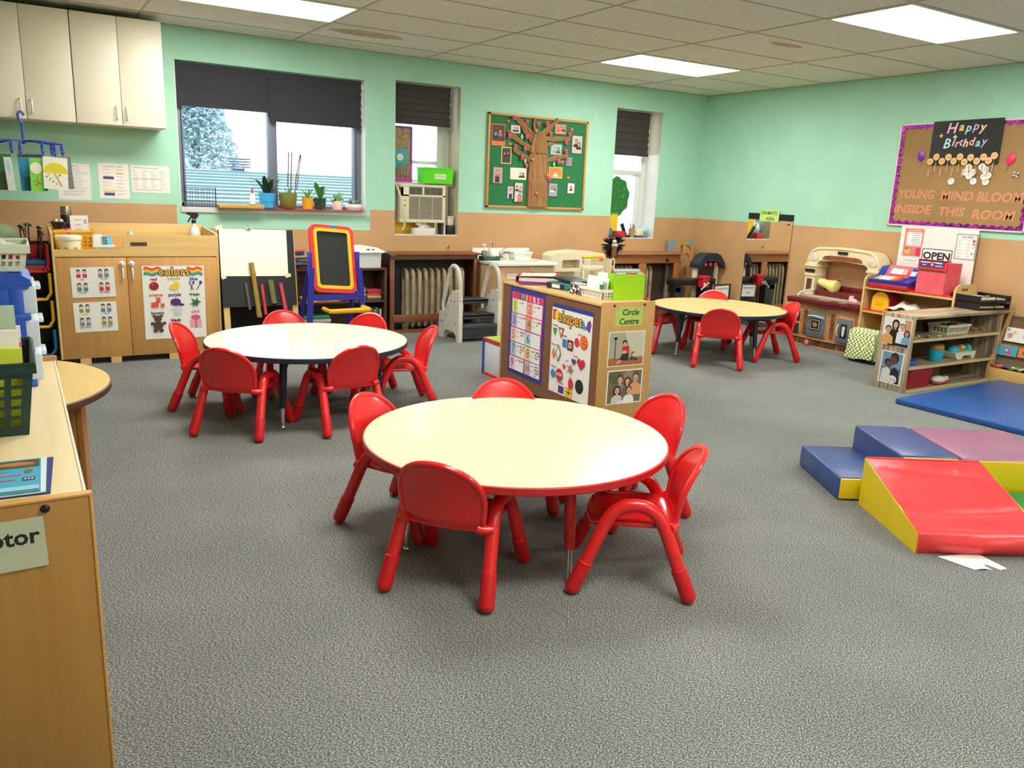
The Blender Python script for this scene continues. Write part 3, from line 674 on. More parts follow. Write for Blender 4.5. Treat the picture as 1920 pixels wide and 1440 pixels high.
# things on the art cabinet
def lathe_thing(name, label, cat, m_, prof, loc, group=None, seg=24, sy=1.0):
    f = MB(m_); f.lathe(prof, seg=seg, sy=sy); return solo(name, label, cat, f, loc, 0, group)
def basket(name, label, cat, m_, w_, d_, h_, loc, rz=0.0, flare=0.012, slots=(6, 2), group=None, lip=0.008, zs=(0.3, 0.75), hollow=True):
    """Plastic basket: tapered walls with rows of real slots, a lip and a bottom."""
    f = MB(m_); nx, nz = slots; t = 0.003
    def wall(ax, ay, bx, by, n):
        # wall from a to b at the bottom, flaring outward with height
        L = math.hypot(bx - ax, by - ay); dx, dy = (bx - ax) / L, (by - ay) / L; nx_, ny_ = dy, -dx
        def pt(u, v, o_=0.0):
            fl_ = flare * v; uu = u * (L + 2 * flare * v) - flare * v
            return (ax + dx * uu + nx_ * (fl_ + o_), ay + dy * uu + ny_ * (fl_ + o_), v * h_)
        us = [0.0]
        for i in range(n): us += [(i + 0.5 + 0.22) / (n + 0.4) * 1.0 - 0.5 / (n + 0.4) + 0.0, (i + 0.5 + 0.22) / (n + 0.4)]
        us = [0.0] + [v for i in range(n) for v in (0.04 + (i + 0.2) / n * 0.92, 0.04 + (i + 0.8) / n * 0.92)] + [1.0]
        vs = [0.0] + [v for i in range(nz) for v in (zs[0] + (i + 0.12) / nz * (zs[1] - zs[0]), zs[0] + (i + 0.82) / nz * (zs[1] - zs[0]))] + [1.0]
        for i in range(len(us) - 1):
            for j in range(len(vs) - 1):
                if i % 2 == 1 and j % 2 == 1: continue
                for o_ in (0.0, -t): f.face([pt(us[i], vs[j], o_), pt(us[i + 1], vs[j], o_), pt(us[i + 1], vs[j + 1], o_), pt(us[i], vs[j + 1], o_)])
    X, Y = w_ / 2 - flare, d_ / 2 - flare
    wall(-X, -Y, X, -Y, nx); wall(X, -Y, X, Y, max(2, int(nx * d_ / w_))); wall(X, Y, -X, Y, nx); wall(-X, Y, -X, -Y, max(2, int(nx * d_ / w_)))
    f.box(-X, X, -Y, Y, 0, 0.004)
    X2, Y2 = w_ / 2, d_ / 2
    f.tube([(-X2, -Y2, h_), (X2, -Y2, h_), (X2, Y2, h_), (-X2, Y2, h_)], lip * .6, 6, closed=True)
    f.box(-X2 - lip * .5, X2 + lip * .5, -Y2 - lip * .5, -Y2 + .002, h_ - lip * 1.6, h_); f.box(-X2 - lip * .5, X2 + lip * .5, Y2 - .002, Y2 + lip * .5, h_ - lip * 1.6, h_)
    f.box(-X2 - lip * .5, -X2 + .002, -Y2, Y2, h_ - lip * 1.6, h_); f.box(X2 - .002, X2 + lip * .5, -Y2, Y2, h_ - lip * 1.6, h_)
    return solo(name, label, cat, f, loc, rz, group)
ZT = 0.776
o = thing('cookie_tub', 'round cream cookie tub with lid, front left on the maple cabinet', 'tub', (0.308, CY + 0.105, ZT))
f = MB(mat('tub_cream', (236, 226, 186), 0.4)); f.lathe([(0.066, 0), (0.072, 0.004), (0.08, 0.12), (0.001, 0.121)], seg=32); part(o, 'tub_body', f)
f = MB(mat('tub_lid', (246, 242, 220), 0.35)); f.lathe([(0.084, 0.112), (0.086, 0.118), (0.086, 0.138), (0.08, 0.142), (0.001, 0.140)], seg=32); part(o, 'lid', f)
f = MB(P((176, 134, 82)))
for a in range(-150, -40, 22): f.T = Matrix.Rotation(rad(a), 4, 'Z') @ Matrix.Translation((0.0765, 0, 0.045)); f.ball((0, 0, 0.01 * math.sin(a)), 0.012, 8, (0.2, 1.2, 1.0))
part(o, 'printed_band', f)
basket('yellow_basket', 'orange-yellow slotted plastic basket behind the cookie tub', 'basket', mat('yellow_basket_plastic', (238, 176, 44), 0.4), 0.26, 0.19, 0.165, (0.355, CY + 0.34, ZT), 0, slots=(7, 3))
basket('pencil_basket', 'small white basket with pale blue cups on the maple cabinet', 'basket', M_WHITE, 0.135, 0.10, 0.075, (0.528, CY + 0.10, ZT), 0, slots=(8, 2))
o = thing('blue_cup', 'pale blue plastic cup with handle in the small white basket', 'cup', (0.552, CY + 0.11, ZT + 0.005))
f = MB(mat('pale_blue_plastic', (126, 196, 214), 0.4)); f.lathe([(0.03, 0), (0.036, 0.13), (0.039, 0.132), (0.036, 0.134), (0.033, 0.13), (0.027, 0.004)], seg=24); part(o, 'cup_body', f)
f = MB(MATS['pale_blue_plastic']); f.tube(smooth([(0.0, -0.035, 0.12), (0.0, -0.055, 0.105), (0.0, -0.053, 0.07), (0, -0.032, 0.06)], 2), 0.005, 8); part(o, 'cup_handle', f)
f = MB(M_PAPER); f.box(-0.03, 0.03, -0.006, 0.006, 0, 0.145, .001); solo('white_card_box', 'white carton standing in the small white basket', 'box', f, (0.492, CY + 0.10, ZT + 0.005))
o = thing('thermos_flask', 'dark steel thermos flask at the back of the maple cabinet', 'flask', (0.325, CY + 0.49, ZT))
f = MB(mat('dark_steel', (58, 56, 50), 0.3, metal=0.7)); f.lathe([(0.038, 0), (0.04, 0.003), (0.04, 0.26), (0.036, 0.27)], seg=24); part(o, 'flask_body', f)
f = MB(mat('brushed_steel_cap', (150, 142, 120), 0.3, metal=0.8)); f.lathe([(0.037, 0.265), (0.037, 0.32), (0.032, 0.33), (0.001, 0.331)], seg=24); part(o, 'cap', f)
f = MB(mat('dark_glass_dish', (44, 52, 46), 0.2)); f.lathe([(0.03, 0), (0.05, 0.05), (0.052, 0.052), (0.001, 0.04)], seg=20)
f.use(mat('glass_beads', (200, 204, 196), 0.15)); [f.ball((0.02 * math.cos(a), 0.02 * math.sin(a), 0.055), 0.017, 8) for a in (0, 2, 4)]
solo('bead_dish', 'dark dish of glass beads on the yellow basket', 'dish', f, (0.262, CY + 0.36, ZT + 0.172))
s = Sheet(0.118, 0.125, M_PAPER, 0.002); s.write((60, 50, 60), '88:', 0.03, 0.04, 0.02, rot=PI / 2); s.lines(P((160, 120, 150)), -0.03, 0.02, 0.03, -0.04, 3, 0.004, 3)
solo('price_card', 'white card with small print standing in the yellow basket', 'card', s, M=on_back(0.398, CY + 0.33, 0.985, 0.02))
f = MB(P((216, 70, 130), 0.35)); f.lathe([(0.022, 0), (0.026, 0.01), (0.026, 0.075), (0.018, 0.09), (0.001, 0.09)], seg=18); f.use(P((90, 70, 110))); f.tube([(0.016 * math.cos(a), 0, 0.11 + 0.024 * math.sin(a)) for a in [k * PI / 6 for k in range(12)]], 0.003, 6, closed=True)
solo('pink_bottle', 'small pink bottle with purple scissors loop in the yellow basket', 'bottle', f, (0.318, CY + 0.27, ZT + 0.09))
f = MB(P((140, 196, 120))); f.box(-0.05, 0.05, -0.05, 0.05, 0, 0.004); solo('plastic_sheet', 'flat pale green plastic sheet on the maple cabinet rail', 'lid', f, (0.595, CY + 0.07, ZT))
f = MB(P((170, 196, 160))); f.ball((0, 0, 0.085), 0.085, 18, (0.4, 0.4, 1)); solo('sage_ball', 'sage green rounded toy peeking over the maple cabinet rail', 'toy', f, (0.722, CY + 0.22, ZT))
f = MB(M_BLACK); f.ball((0, 0, 0.07), 0.07, 14, (0.5, 0.4, 1)); solo('black_ball', 'black rounded toy just showing over the maple cabinet rail', 'toy', f, (0.945, CY + 0.22, ZT))
o = thing('spray_bottle', 'clear spray bottle with black trigger at the right end of the maple cabinet', 'spray bottle', (1.185, CY + 0.28, ZT))
f = MB(mat('frosted_plastic', (214, 216, 206), 0.3)); f.lathe([(0.038, 0), (0.042, 0.005), (0.042, 0.15), (0.036, 0.185), (0.015, 0.215), (0.013, 0.235)], seg=24); part(o, 'bottle_body', f)
f = MB(M_BLACK); f.cyl((0, 0, 0.232), 0.017, 0.025, 16); f.prism([(-0.055, 0.300), (-0.05, 0.315), (0.03, 0.312), (0.038, 0.29), (0.016, 0.262), (-0.012, 0.262), (-0.02, 0.285)], -0.011, 0.011, 'y'); f.prism([(-0.022, 0.285), (-0.012, 0.28), (-0.04, 0.235), (-0.047, 0.240)], -0.006, 0.006, 'y'); part(o, 'trigger', f)

# ------------------------------------------------------------------ magazine sorter bins left of the cabinet
def bin_(label, x, z, c, w_=0.25):
    o = thing('storage_bin', label, 'storage bin', (x, 6.50, z), 0, 'stacked coloured bins')
    f = MB(c if z > 0.6 else M_BLACK); f.box(-w_ / 2, w_ / 2, 0, 0.3, 0, 0.012); f.box(-w_ / 2, w_ / 2, 0.29, 0.3, 0, 0.17); f.box(w_ / 2 - 0.01, w_ / 2, 0, 0.3, 0, 0.18); f.box(-w_ / 2, -w_ / 2 + 0.01, 0, 0.3, 0, 0.18)
    part(o, 'bin_body', f)
    f = MB(c); f.tube(smooth([(w_ / 2 - .006, 0, 0.19), (w_ / 2 - .006, 0, 0.006), (0, 0, 0.006), (-w_ / 2 + .006, 0, 0.006), (-w_ / 2 + .006, 0, 0.19)], 1), 0.011, 8); part(o, 'bin_rim', f); return o
bin_('red open-front bin, topmost of the stack left of the maple cabinet', 0.050, 0.665, mat('bin_red', (190, 34, 44), 0.4))
bin_('yellow open-front bin, second in the stack left of the maple cabinet', 0.050, 0.47, mat('bin_yellow', (236, 184, 40), 0.4))
bin_('yellow open-front bin, third in the stack left of the maple cabinet', 0.050, 0.275, MATS['bin_yellow'])
bin_('blue open-front bin, lowest of the stack left of the maple cabinet', 0.050, 0.07, mat('bin_blue', (44, 116, 186), 0.4))
o = thing('bin_rack', 'dark rack that holds the stacked coloured bins', 'rack', (0.05, 6.5, 0))
f = MB(M_BLACK); f.box(-0.15, -0.135, 0.02, 0.32, 0, 0.86); part(o, 'rack_side', f)
f = MB(M_BLACK); f.box(0.134, 0.146, 0.02, 0.32, 0, 0.86); part(o, 'rack_side', f)
f = MB(M_BLACK); f.box(-0.15, 0.15, 0.31, 0.325, 0, 0.86); part(o, 'rack_back', f)
f = MB(M_BLACK); f.box(-0.135, 0.134, 0.02, 0.31, 0, 0.06); part(o, 'rack_base', f)
rnd = random.Random(5)
for k in range(7):
    f = MB(mat('dull_metal', (120, 118, 112), 0.35, metal=0.8) if k % 2 else M_BLACK); x = 0.02 + k * 0.021; tx = x + rnd.uniform(-0.05, 0.03); zt = 0.92 + rnd.random() * 0.07
    f.tube([(x, 6.62, 0.69), (tx, 6.58, zt)], 0.005, 6); f.tube([(tx - 0.012, 6.58, zt), (tx, 6.58, zt + 0.008), (tx + 0.018, 6.575, zt - 0.006)], 0.009, 6)
    solo('kitchen_utensil', 'long metal utensil standing in the red bin', 'utensil', f, group='utensils standing in the red bin')
for k, (c, z0) in enumerate((((40, 86, 130), 0.735), ((176, 70, 60), 0.70))):
    f = MB(P(c)); f.box(-0.07, 0.08, -0.08, 0.08, 0, 0.033, .004); solo('small_box', ('blue', 'red')[k] + ' flat box lying in the red bin', 'box', f, (0.09 - .01 * k, 6.6 + .01 * k, z0 - 0.022))
o = solo('green_bundle', 'bundle of grey-green fabric in the red bin at the left edge', 'fabric', MB(P((128, 138, 108), 0.8)).ball((0, 0, 0.1), 0.12, 18, (1.1, 0.9, 0.8)), (-0.12, 6.70, 0.80))
f = MB(M_BLACK); f.box(-0.16, 0.12, -0.15, 0.15, 0, 0.82); solo('dark_cart', 'dark cart behind the bins at the left edge', 'cart', f, (-0.24, 6.70, 0))

# ------------------------------------------------------------------ black wooden easel with white paper
def lean(z): return 6.50 - (0.97 - z) * 0.14          # easel front plane
EA = math.atan(0.14)
def on_easel(x, z, off=0.0, roll=0.0):
    return Matrix.Translation((x, lean(z) - off, z)) @ Matrix.Rotation(-EA, 4, 'X') @ Matrix(((1, 0, 0, 0), (0, 0, -1, 0), (0, 1, 0, 0), (0, 0, 0, 1))) @ Matrix.Rotation(roll, 4, 'Z')
o = thing('wooden_easel', 'double-sided wooden easel with black chalkboard panels beside the maple cabinet', 'easel', (1.6, 6.50, 0))
PW = wood('pine_wood', (226, 190, 130), (206, 166, 104), 'z')
for x in (1.338, 1.872):
    f = MB(PW); f.prism([(-0.144, 0.0), (-0.122, 0.0), (0.012, 0.96), (-0.008, 0.96)], x - 1.6 - 0.022, x - 1.6 + 0.022, 'x'); f.use(M_BLACK)
    for z in (0.1, 0.2, 0.3): f.obox((x - 1.6, -0.129 + z * 0.14 - .006, z), (0.007, 0.004, 0.007))
    part(o, 'front_post', f)
    f = MB(PW); f.prism([(0.30, 0.0), (0.32, 0.0), (0.02, 0.965), (0.0, 0.965)], x - 1.6 - 0.022, x - 1.6 + 0.022, 'x'); part(o, 'rear_post', f)
CB = mat('chalkboard_black', (34, 38, 38), 0.7)
f = MB(CB); f.prism([(-0.098, 0.388), (-0.086, 0.388), (-0.003, 0.975), (-0.015, 0.975)], 1.312 - 1.6, 1.885 - 1.6, 'x'); part(o, 'chalkboard', f)
f = MB(mat('easel_rear_board', (30, 26, 24), 0.8)); f.prism([(0.285, 0.05), (0.293, 0.05), (0.10, 0.66), (0.092, 0.66)], 1.34 - 1.6, 1.87 - 1.6, 'x'); part(o, 'rear_chalkboard', f)
s = Sheet(0.515, 0.36, mat('drawing_paper', (248, 242, 224), 0.7), 0.0012)
solo('drawing_paper', 'large blank white paper taped over the top of the black easel', 'paper', s, M=on_easel(1.572, 0.800, 0.017, -0.012))
for x, z, w_, lb in ((1.318, 0.990, 0.05, 'upper left'), (1.825, 0.622, 0.045, 'lower right'), (1.330, 0.618, 0.035, 'lower left')):
    s = Sheet(w_, 0.028, mat('masking_tape', (236, 226, 190), 0.7), 0.0008); solo('tape_piece', lb + ' piece of masking tape on the easel paper', 'tape', s, M=on_easel(x, z, 0.0195, 0.3), group='tape on the easel paper')
f = MB(M_CHROME); f.box(-0.02, 0.02, -0.008, 0.008, -0.012, 0.008, .002); f.tube([(-0.008, 0, 0.008), (0, 0.004, 0.028), (0.008, 0, 0.008)], 0.002, 6); solo('bulldog_clip', 'metal bulldog clip at the top edge of the easel paper', 'clip', f, (1.535, lean(0.985) - 0.020, 0.985))
def tube_(label, x0, z0, x1, z1, r, m_, nodes=()):
    A = Vector((x0, lean(z0) - 0.016 - r, z0)); B = Vector((x1, lean(z1) - 0.016 - r, z1))
    f = MB(m_); L = (B - A); n = 14; pts = [A + L * (i / n) for i in range(n + 1)]
    rs = [r * (1.12 if any(abs(i / n - q) < 0.04 for q in nodes) else 1.0) for i in range(n + 1)]
    f.tube(pts, rs, 14); solo('decorated_tube', label, 'bamboo tube', f, group='tubes fixed on the lower easel board')
tube_('thin grey tube, leftmost on the easel board', 1.487, 0.573, 1.508, 0.366, 0.011, mat('grey_tube', (96, 92, 100), 0.5))
tube_('long yellow bamboo tube with ring nodes reaching over the easel paper', 1.540, 0.727, 1.576, 0.305, 0.0195, mat('bamboo_yellow', (170, 140, 56), 0.5, noise=(12, (140, 116, 44), 0.3, 0.7, (6, 6, 0.5))), (0.24, 0.57, 0.9))
tube_('red tube right of the long bamboo tube on the easel board', 1.610, 0.558, 1.628, 0.325, 0.0125, mat('red_tube', (206, 60, 70), 0.5))
tube_('short thick green-brown tube on the easel board', 1.676, 0.592, 1.696, 0.410, 0.023, mat('olive_tube', (128, 130, 70), 0.6, noise=(20, (96, 96, 50), 0.3, 0.7, (8, 8, 0.4))))
tube_('pink-red tube, rightmost on the easel board', 1.757, 0.567, 1.784, 0.360, 0.0155, mat('pink_tube', (210, 70, 96), 0.5))

# ------------------------------------------------------------------ toy easel, red, yellow and blue
M_TB = mat('cobalt_plastic', (44, 48, 160), 0.35); M_TY = mat('sunny_yellow_plastic', (250, 190, 30), 0.35); M_TR = mat('scarlet_plastic', (228, 50, 46), 0.35)
o = thing('toy_easel', 'red and yellow framed toy chalkboard easel on blue legs before the bookcase', 'easel', (2.14, 6.25, 0))
def rr_(x0, x1, z0, z1, r, n=6):
    pts = []
    for cx, cz, a in ((x1 - r, z1 - r, 0), (x0 + r, z1 - r, 90), (x0 + r, z0 + r, 180), (x1 - r, z0 + r, 270)):
        pts += [(cx + r * math.cos(rad(a + 90 * i / n)), cz + r * math.sin(rad(a + 90 * i / n))) for i in range(n + 1)]
    return pts
def ring_prism(f, outer, inner, y0, y1):
    n = len(outer)
    def V(p, y): return f.bm.verts.new(f.T @ Vector((p[0], y, p[1])))
    O0 = [V(p, y0) for p in outer]; I0 = [V(p, y0) for p in inner]; O1 = [V(p, y1) for p in outer]; I1 = [V(p, y1) for p in inner]
    for i in range(n):
        j = (i + 1) % n
        for q in ((O0[i], O0[j], I0[j], I0[i]), (O1[i], I1[i], I1[j], O1[j]), (O0[i], O1[i], O1[j], O0[j]), (I0[i], I0[j], I1[j], I1[i])):
            fc = f.bm.faces.new(q); fc.material_index = f.mi
TM = Matrix.Translation((0, 0.02, 0.76)) @ Matrix.Rotation(rad(-9), 4, 'X') @ Matrix.Rotation(rad(4), 4, 'Y')
def skewx(pts, k): return [(x + k * z, z) for x, z in pts]
K = -0.085
f = MB(M_TR); f.T = TM; ring_prism(f, skewx(rr_(-0.178, 0.178, -0.262, 0.268, 0.055), K), skewx(rr_(-0.140, 0.140, -0.222, 0.232, 0.03), K), -0.022, 0.022); part(o, 'outer_frame', f)
f = MB(M_TY); f.T = TM; ring_prism(f, skewx(rr_(-0.150, 0.150, -0.232, 0.242, 0.035), K), skewx(rr_(-0.126, 0.126, -0.206, 0.216, 0.022), K), -0.028, -0.012); part(o, 'inner_frame', f)
f = MB(CB); f.T = TM; f.prism(skewx(rr_(-0.145, 0.145, -0.226, 0.236, 0.03), K), -0.014, 0.010, 'y'); part(o, 'chalkboard', f)
f = MB(P((40, 110, 180))); f.T = TM; f.box(-0.03, 0.012, -0.0245, -0.0225, 0.243, 0.266); part(o, 'tape_patch', f)
for s_ in (-1, 1):
    xt = s_ * 0.195; xb = s_ * 0.245 + 0.02
    f = MB(M_TB); f.box(xt - 0.016, xt + 0.016, -0.02, 0.02, 0.66, 0.825, .006); part(o, 'hinge_bracket', f)
    f = MB(M_TB); f.prism([(xt - 0.02, 0.70), (xt + 0.022, 0.70), (xb + 0.02, 0.0), (xb - 0.02, 0.0)], -0.055, -0.02, 'y'); part(o, 'front_leg', f)
    f = MB(M_TB); f.tube([(xt, 0.02, 0.69), (xt + s_ * 0.01, 0.17, 0.35), (xt + s_ * 0.03, 0.32, 0.0)], 0.02, 8); part(o, 'rear_leg', f)
f = MB(M_TB); f.prism([(-0.205, 0.445), (-0.12, 0.440), (0.12, 0.447), (0.215, 0.455), (0.212, 0.50), (0.12, 0.494), (-0.12, 0.487), (-0.2, 0.49)], -0.052, -0.024, 'y'); part(o, 'crossbar', f)
f = MB(M_TY); f.box(-0.105, 0.222, -0.21, -0.056, 0.36, 0.368, .003); f.tube([(-0.105, -0.056, 0.38), (-0.105, -0.21, 0.38), (0.222, -0.21, 0.385), (0.222, -0.056, 0.385)], 0.017, 8); part(o, 'front_tray', f)
f = MB(M_TY); f.box(-0.18, 0.10, 0.15, 0.30, 0.40, 0.41, .003); f.tube([(-0.18, 0.15, 0.42), (-0.18, 0.30, 0.42), (0.10, 0.30, 0.42)], 0.016, 8); part(o, 'rear_tray', f)

# ------------------------------------------------------------------ low dark bookcase and what is on it
o = thing('bookcase', 'low dark brown bookcase between the easels and the radiator cover', 'bookcase', (2.45, 6.90, 0))
f = MB(M_DARKW); f.box(-0.43, 0.415, 0, 0.28, 0.603, 0.623, .002); part(o, 'top_shelf', f)
for x in (-0.43, 0.395): f = MB(M_DARKW); f.box(x, x + 0.02, 0, 0.28, 0, 0.603, .002); part(o, 'side_panel', f)
f = MB(M_DARKW); f.box(-0.41, 0.395, 0.005, 0.27, 0.310, 0.328, .002); part(o, 'shelf', f)
f = MB(M_DARKW); f.box(-0.41, 0.395, 0.005, 0.27, 0.03, 0.048, .002); part(o, 'shelf', f)
f = MB(M_DARKW); f.box(-0.43, 0.415, 0.27, 0.28, 0, 0.623); part(o, 'back_panel', f)
o = thing('wash_tub', 'white rectangular plastic tub on the dark bookcase', 'tub', (2.665, 7.02, 0.624))
f = MB(mat('grey_white_plastic', (214, 220, 212), 0.4)); tap(f, 0.135, 0.095, 0.15, 0.108, 0.13); part(o, 'tub_body', f)
s = MB(P((232, 228, 222), 0.8)); rnd = random.Random(11)
s.grid(lambda u, v: (-0.19 + 0.38 * u, -0.125 + 0.22 * v, 0.138 + (0.05 * (1 - u) + 0.012 * math.sin(u * 9 + v * 3) + 0.02) * min(1, v * 3) - 0.03 * max(0, u - 0.8)), 14, 6)
s.use(P((90, 150, 206))); s.grid(lambda u, v: (0.15 + 0.12 * u, -0.135 + 0.17 * v, 0.140 - 0.040 * u + 0.010 * math.sin(u * 8)), 6, 4)
s.use(P((206, 80, 90))); [s.ball((rnd.uniform(-.05, .08), -0.09, 0.165), 0.008, 6, (1.6, .3, .6)) for _ in range(5)]
s.use(P((50, 60, 60))); [s.ball((rnd.uniform(0, .1), -0.09, 0.16), 0.006, 6, (1.6, .3, .6)) for _ in range(4)]
solo('draped_bag', 'crumpled white and blue printed cloth bag draped over the white tub', 'bag', s, (2.68, 7.02, 0.624))
rnd = random.Random(2)
bag_c = [(66, 56, 50), (96, 86, 74), (60, 100, 150), (120, 110, 96), (84, 66, 52), (170, 166, 150), (56, 60, 66), (196, 70, 90)]
for k in range(8):
    f = MB(P(bag_c[k])); f.obox((0, 0, 0), (0.16 - 0.008 * k, 0.17, 0.016), (0.06 * rnd.uniform(-1, 1), rnd.uniform(-.16, .02), rnd.uniform(-.3, .3)), .004)
    solo('folded_fabric', ('lowest', 'second lowest', 'third lowest', 'fourth', 'fifth', 'sixth', 'second highest', 'topmost')[k] + ' folded piece in the stack on the bookcase left end', 'fabric', f, (2.085 - 0.002 * k, 7.0, 0.640 + 0.0185 * k), group='folded pieces stacked on the bookcase')
for k in range(6):
    f = MB(P([(150, 160, 160), (60, 70, 76), (190, 196, 196), (90, 110, 120), (170, 176, 170), (120, 90, 90)][k])); f.box(-0.035, 0.03, -0.08, 0.08, 0, 0.018, .002)
    solo('small_box', 'flat box in the grey stack on the middle bookcase shelf', 'box', f, (2.645 + 0.004 * (k % 2), 7.02, 0.329 + 0.0195 * k), group='grey boxes stacked on the bookcase shelf')
for k in range(5):
    f = MB(P([(56, 84, 70), (206, 160, 90), (196, 80, 70), (150, 60, 56), (176, 50, 60)][k])); f.box(-0.067, 0.067, -0.09, 0.09, 0, 0.018, .002)
    solo('board_book', ('dark green', 'tan', 'light red', 'brick red', 'crimson')[k] + ' board book in the stack on the middle bookcase shelf', 'book', f, (2.757 - 0.004 * (k % 3), 7.02, 0.329 + 0.0195 * k), 0.05 * (k % 2), group='board books stacked on the middle shelf')
for k in range(6):
    f = MB(P([(120, 96, 80), (70, 60, 56), (150, 140, 120), (96, 110, 96), (60, 50, 60), (200, 196, 180)][k])); f.box(0, 0.012, 0, 0.2, 0, 0.21 - 0.008 * (k % 3), .001)
    solo('picture_book', 'thin picture book standing on the lowest bookcase shelf', 'book', f, (2.72 + k * 0.0185, 6.93, 0.049), group='books standing on the lowest shelf')
for k in range(5):
    f = MB(P([(60, 110, 80), (40, 50, 50), (180, 90, 60), (190, 190, 180), (60, 130, 100)][k])); f.box(-0.13, 0.13, -0.1, 0.1, 0, 0.03, .003)
    solo('game_box', ('green', 'black', 'orange-brown', 'off-white', 'teal green')[k] + ' flat game box in the stack on the low bookcase shelf', 'box', f, (2.2 + 0.01 * (k % 2), 7.02, 0.049 + 0.0315 * k), 0, group='game boxes on the low shelf')

# ------------------------------------------------------------------ radiators in wooden covers
M_RAD = mat('radiator_paint', (168, 152, 122), 0.5, noise=(14, (128, 108, 76), 0.42, 0.7, (1, 1, 0.6)))
M_MESH = mat('dark_grille', (62, 70, 66), 0.8)
def radiator(label, x0, x1, n, rx0, rx1):
    o = thing('radiator', label, 'radiator', ((rx0 + rx1) / 2, 7.05, 0))
    for i in range(n):
        x = -(rx1 - rx0) / 2 + (rx1 - rx0) * (i + 0.5) / n
        f = MB(M_RAD)
        for y in (-0.045, 0.045): f.tube(smooth([(x, y, 0.05), (x, y * 1.0, 0.10), (x, y, 0.52), (x, y * .6, 0.575), (x, 0, 0.588)], 1), [0.021] * 8 if False else 0.0185, 10)
        f.box(x - 0.012, x + 0.012, -0.05, 0.05, 0.50, 0.55, .008); f.box(x - 0.012, x + 0.012, -0.05, 0.05, 0.10, 0.14, .008)
        part(o, 'radiator_fin', f)
    for i in (0, n - 1):
        x = -(rx1 - rx0) / 2 + (rx1 - rx0) * (i + 0.5) / n; f = MB(M_RAD); f.box(x - .015, x + .015, -0.05, 0.05, 0, 0.07, .004); part(o, 'radiator_foot', f)
    return o
radiator('beige cast-iron column radiator behind the toddler steps', 0, 0, 10, 3.08, 3.74)
radiator('beige cast-iron column radiator in the right-hand wooden cover, left bay', 0, 0, 6, 5.50, 5.86)
radiator('beige cast-iron column radiator in the right-hand wooden cover, right bay', 0, 0, 3, 5.97, 6.14)
# cover 1
o = thing('radiator_cover', 'reddish wooden radiator cover under the air conditioner window', 'radiator cover', (3.375, 6.95, 0))
f = MB(M_RADW); f.box(-0.475, 0.49, -0.03, 0.248, 0.735, 0.752, .003); part(o, 'top_board', f)
f = MB(M_RADW); f.box(-0.457, 0.46, 0, 0.02, 0.692, 0.735, .002); part(o, 'top_rail', f)
for a, b_ in ((-0.457, -0.413), (0.425, 0.46)): f = MB(wood('stained_wood_upright', (140, 84, 52), (112, 62, 38), 'z')); f.box(a, b_, 0, 0.02, 0, 0.692, .002); part(o, 'stile', f)
f = MB(M_RADW); f.box(-0.43, 0.425, -0.012, 0.0, 0.104, 0.178, .003); f.box(-0.413, 0.425, 0, 0.02, 0.0, 0.03); part(o, 'lower_rail', f)
for x in (-0.457, 0.44): f = MB(M_DARKW); f.box(x, x + 0.02, 0.02, 0.248, 0, 0.735); part(o, 'side_panel', f)
f = MB(M_MESH); f.box(-0.437, 0.44, 0.235, 0.248, 0, 0.735); part(o, 'rear_panel', f)
# cover 2
o = thing('radiator_cover', 'orange wooden two-bay radiator cover under the window near the corner', 'radiator cover', (5.90, 6.95, 0))
f = MB(wood('worn_top_wood', (176, 122, 80), (140, 92, 60), 'x')); f.box(-0.62, 0.62, -0.03, 0.248, 0.725, 0.748, .003); part(o, 'top_board', f)
f = MB(M_RADW2); f.box(-0.6, 0.59, 0, 0.02, 0.632, 0.725, .002); part(o, 'top_rail', f)
MU = wood('orange_wood_upright', (176, 112, 62), (150, 90, 48), 'z')
for a, b_ in ((-0.6, -0.545), (-0.01, 0.09), (0.51, 0.59)): f = MB(MU); f.box(a, b_, 0, 0.02, 0, 0.632, .002); part(o, 'stile', f)
f = MB(M_RADW2); f.box(-0.545, 0.51, -0.004, 0.02, 0.0, 0.09, .002); part(o, 'lower_rail', f)
for x in (-0.6, 0.57): f = MB(M_RADW2); f.box(x, x + 0.02, 0.02, 0.248, 0, 0.725); part(o, 'side_panel', f)
f = MB(mat('brown_rear_panel', (96, 76, 60), 0.8)); f.box(-0.58, 0.57, 0.235, 0.248, 0, 0.725); part(o, 'rear_panel', f)
f = MB(M_BLACK); f.cyl((0.39, -0.006, 0.665), 0.022, 0.01, 16, axis='y'); part(o, 'round_latch', f)
for x, z in ((3.62, 0.782), (5.77, 0.79)):
    f = MB(P((120, 84, 50))); f.tube([(x, 7.19, z), (x, 7.15, z), (x, 7.15, z + 0.03)], 0.005, 6); solo('wall_hook', 'small brass hook above the ' + ('left' if x < 5 else 'right') + ' radiator cover', 'hook', f, group='hooks above the radiator covers')

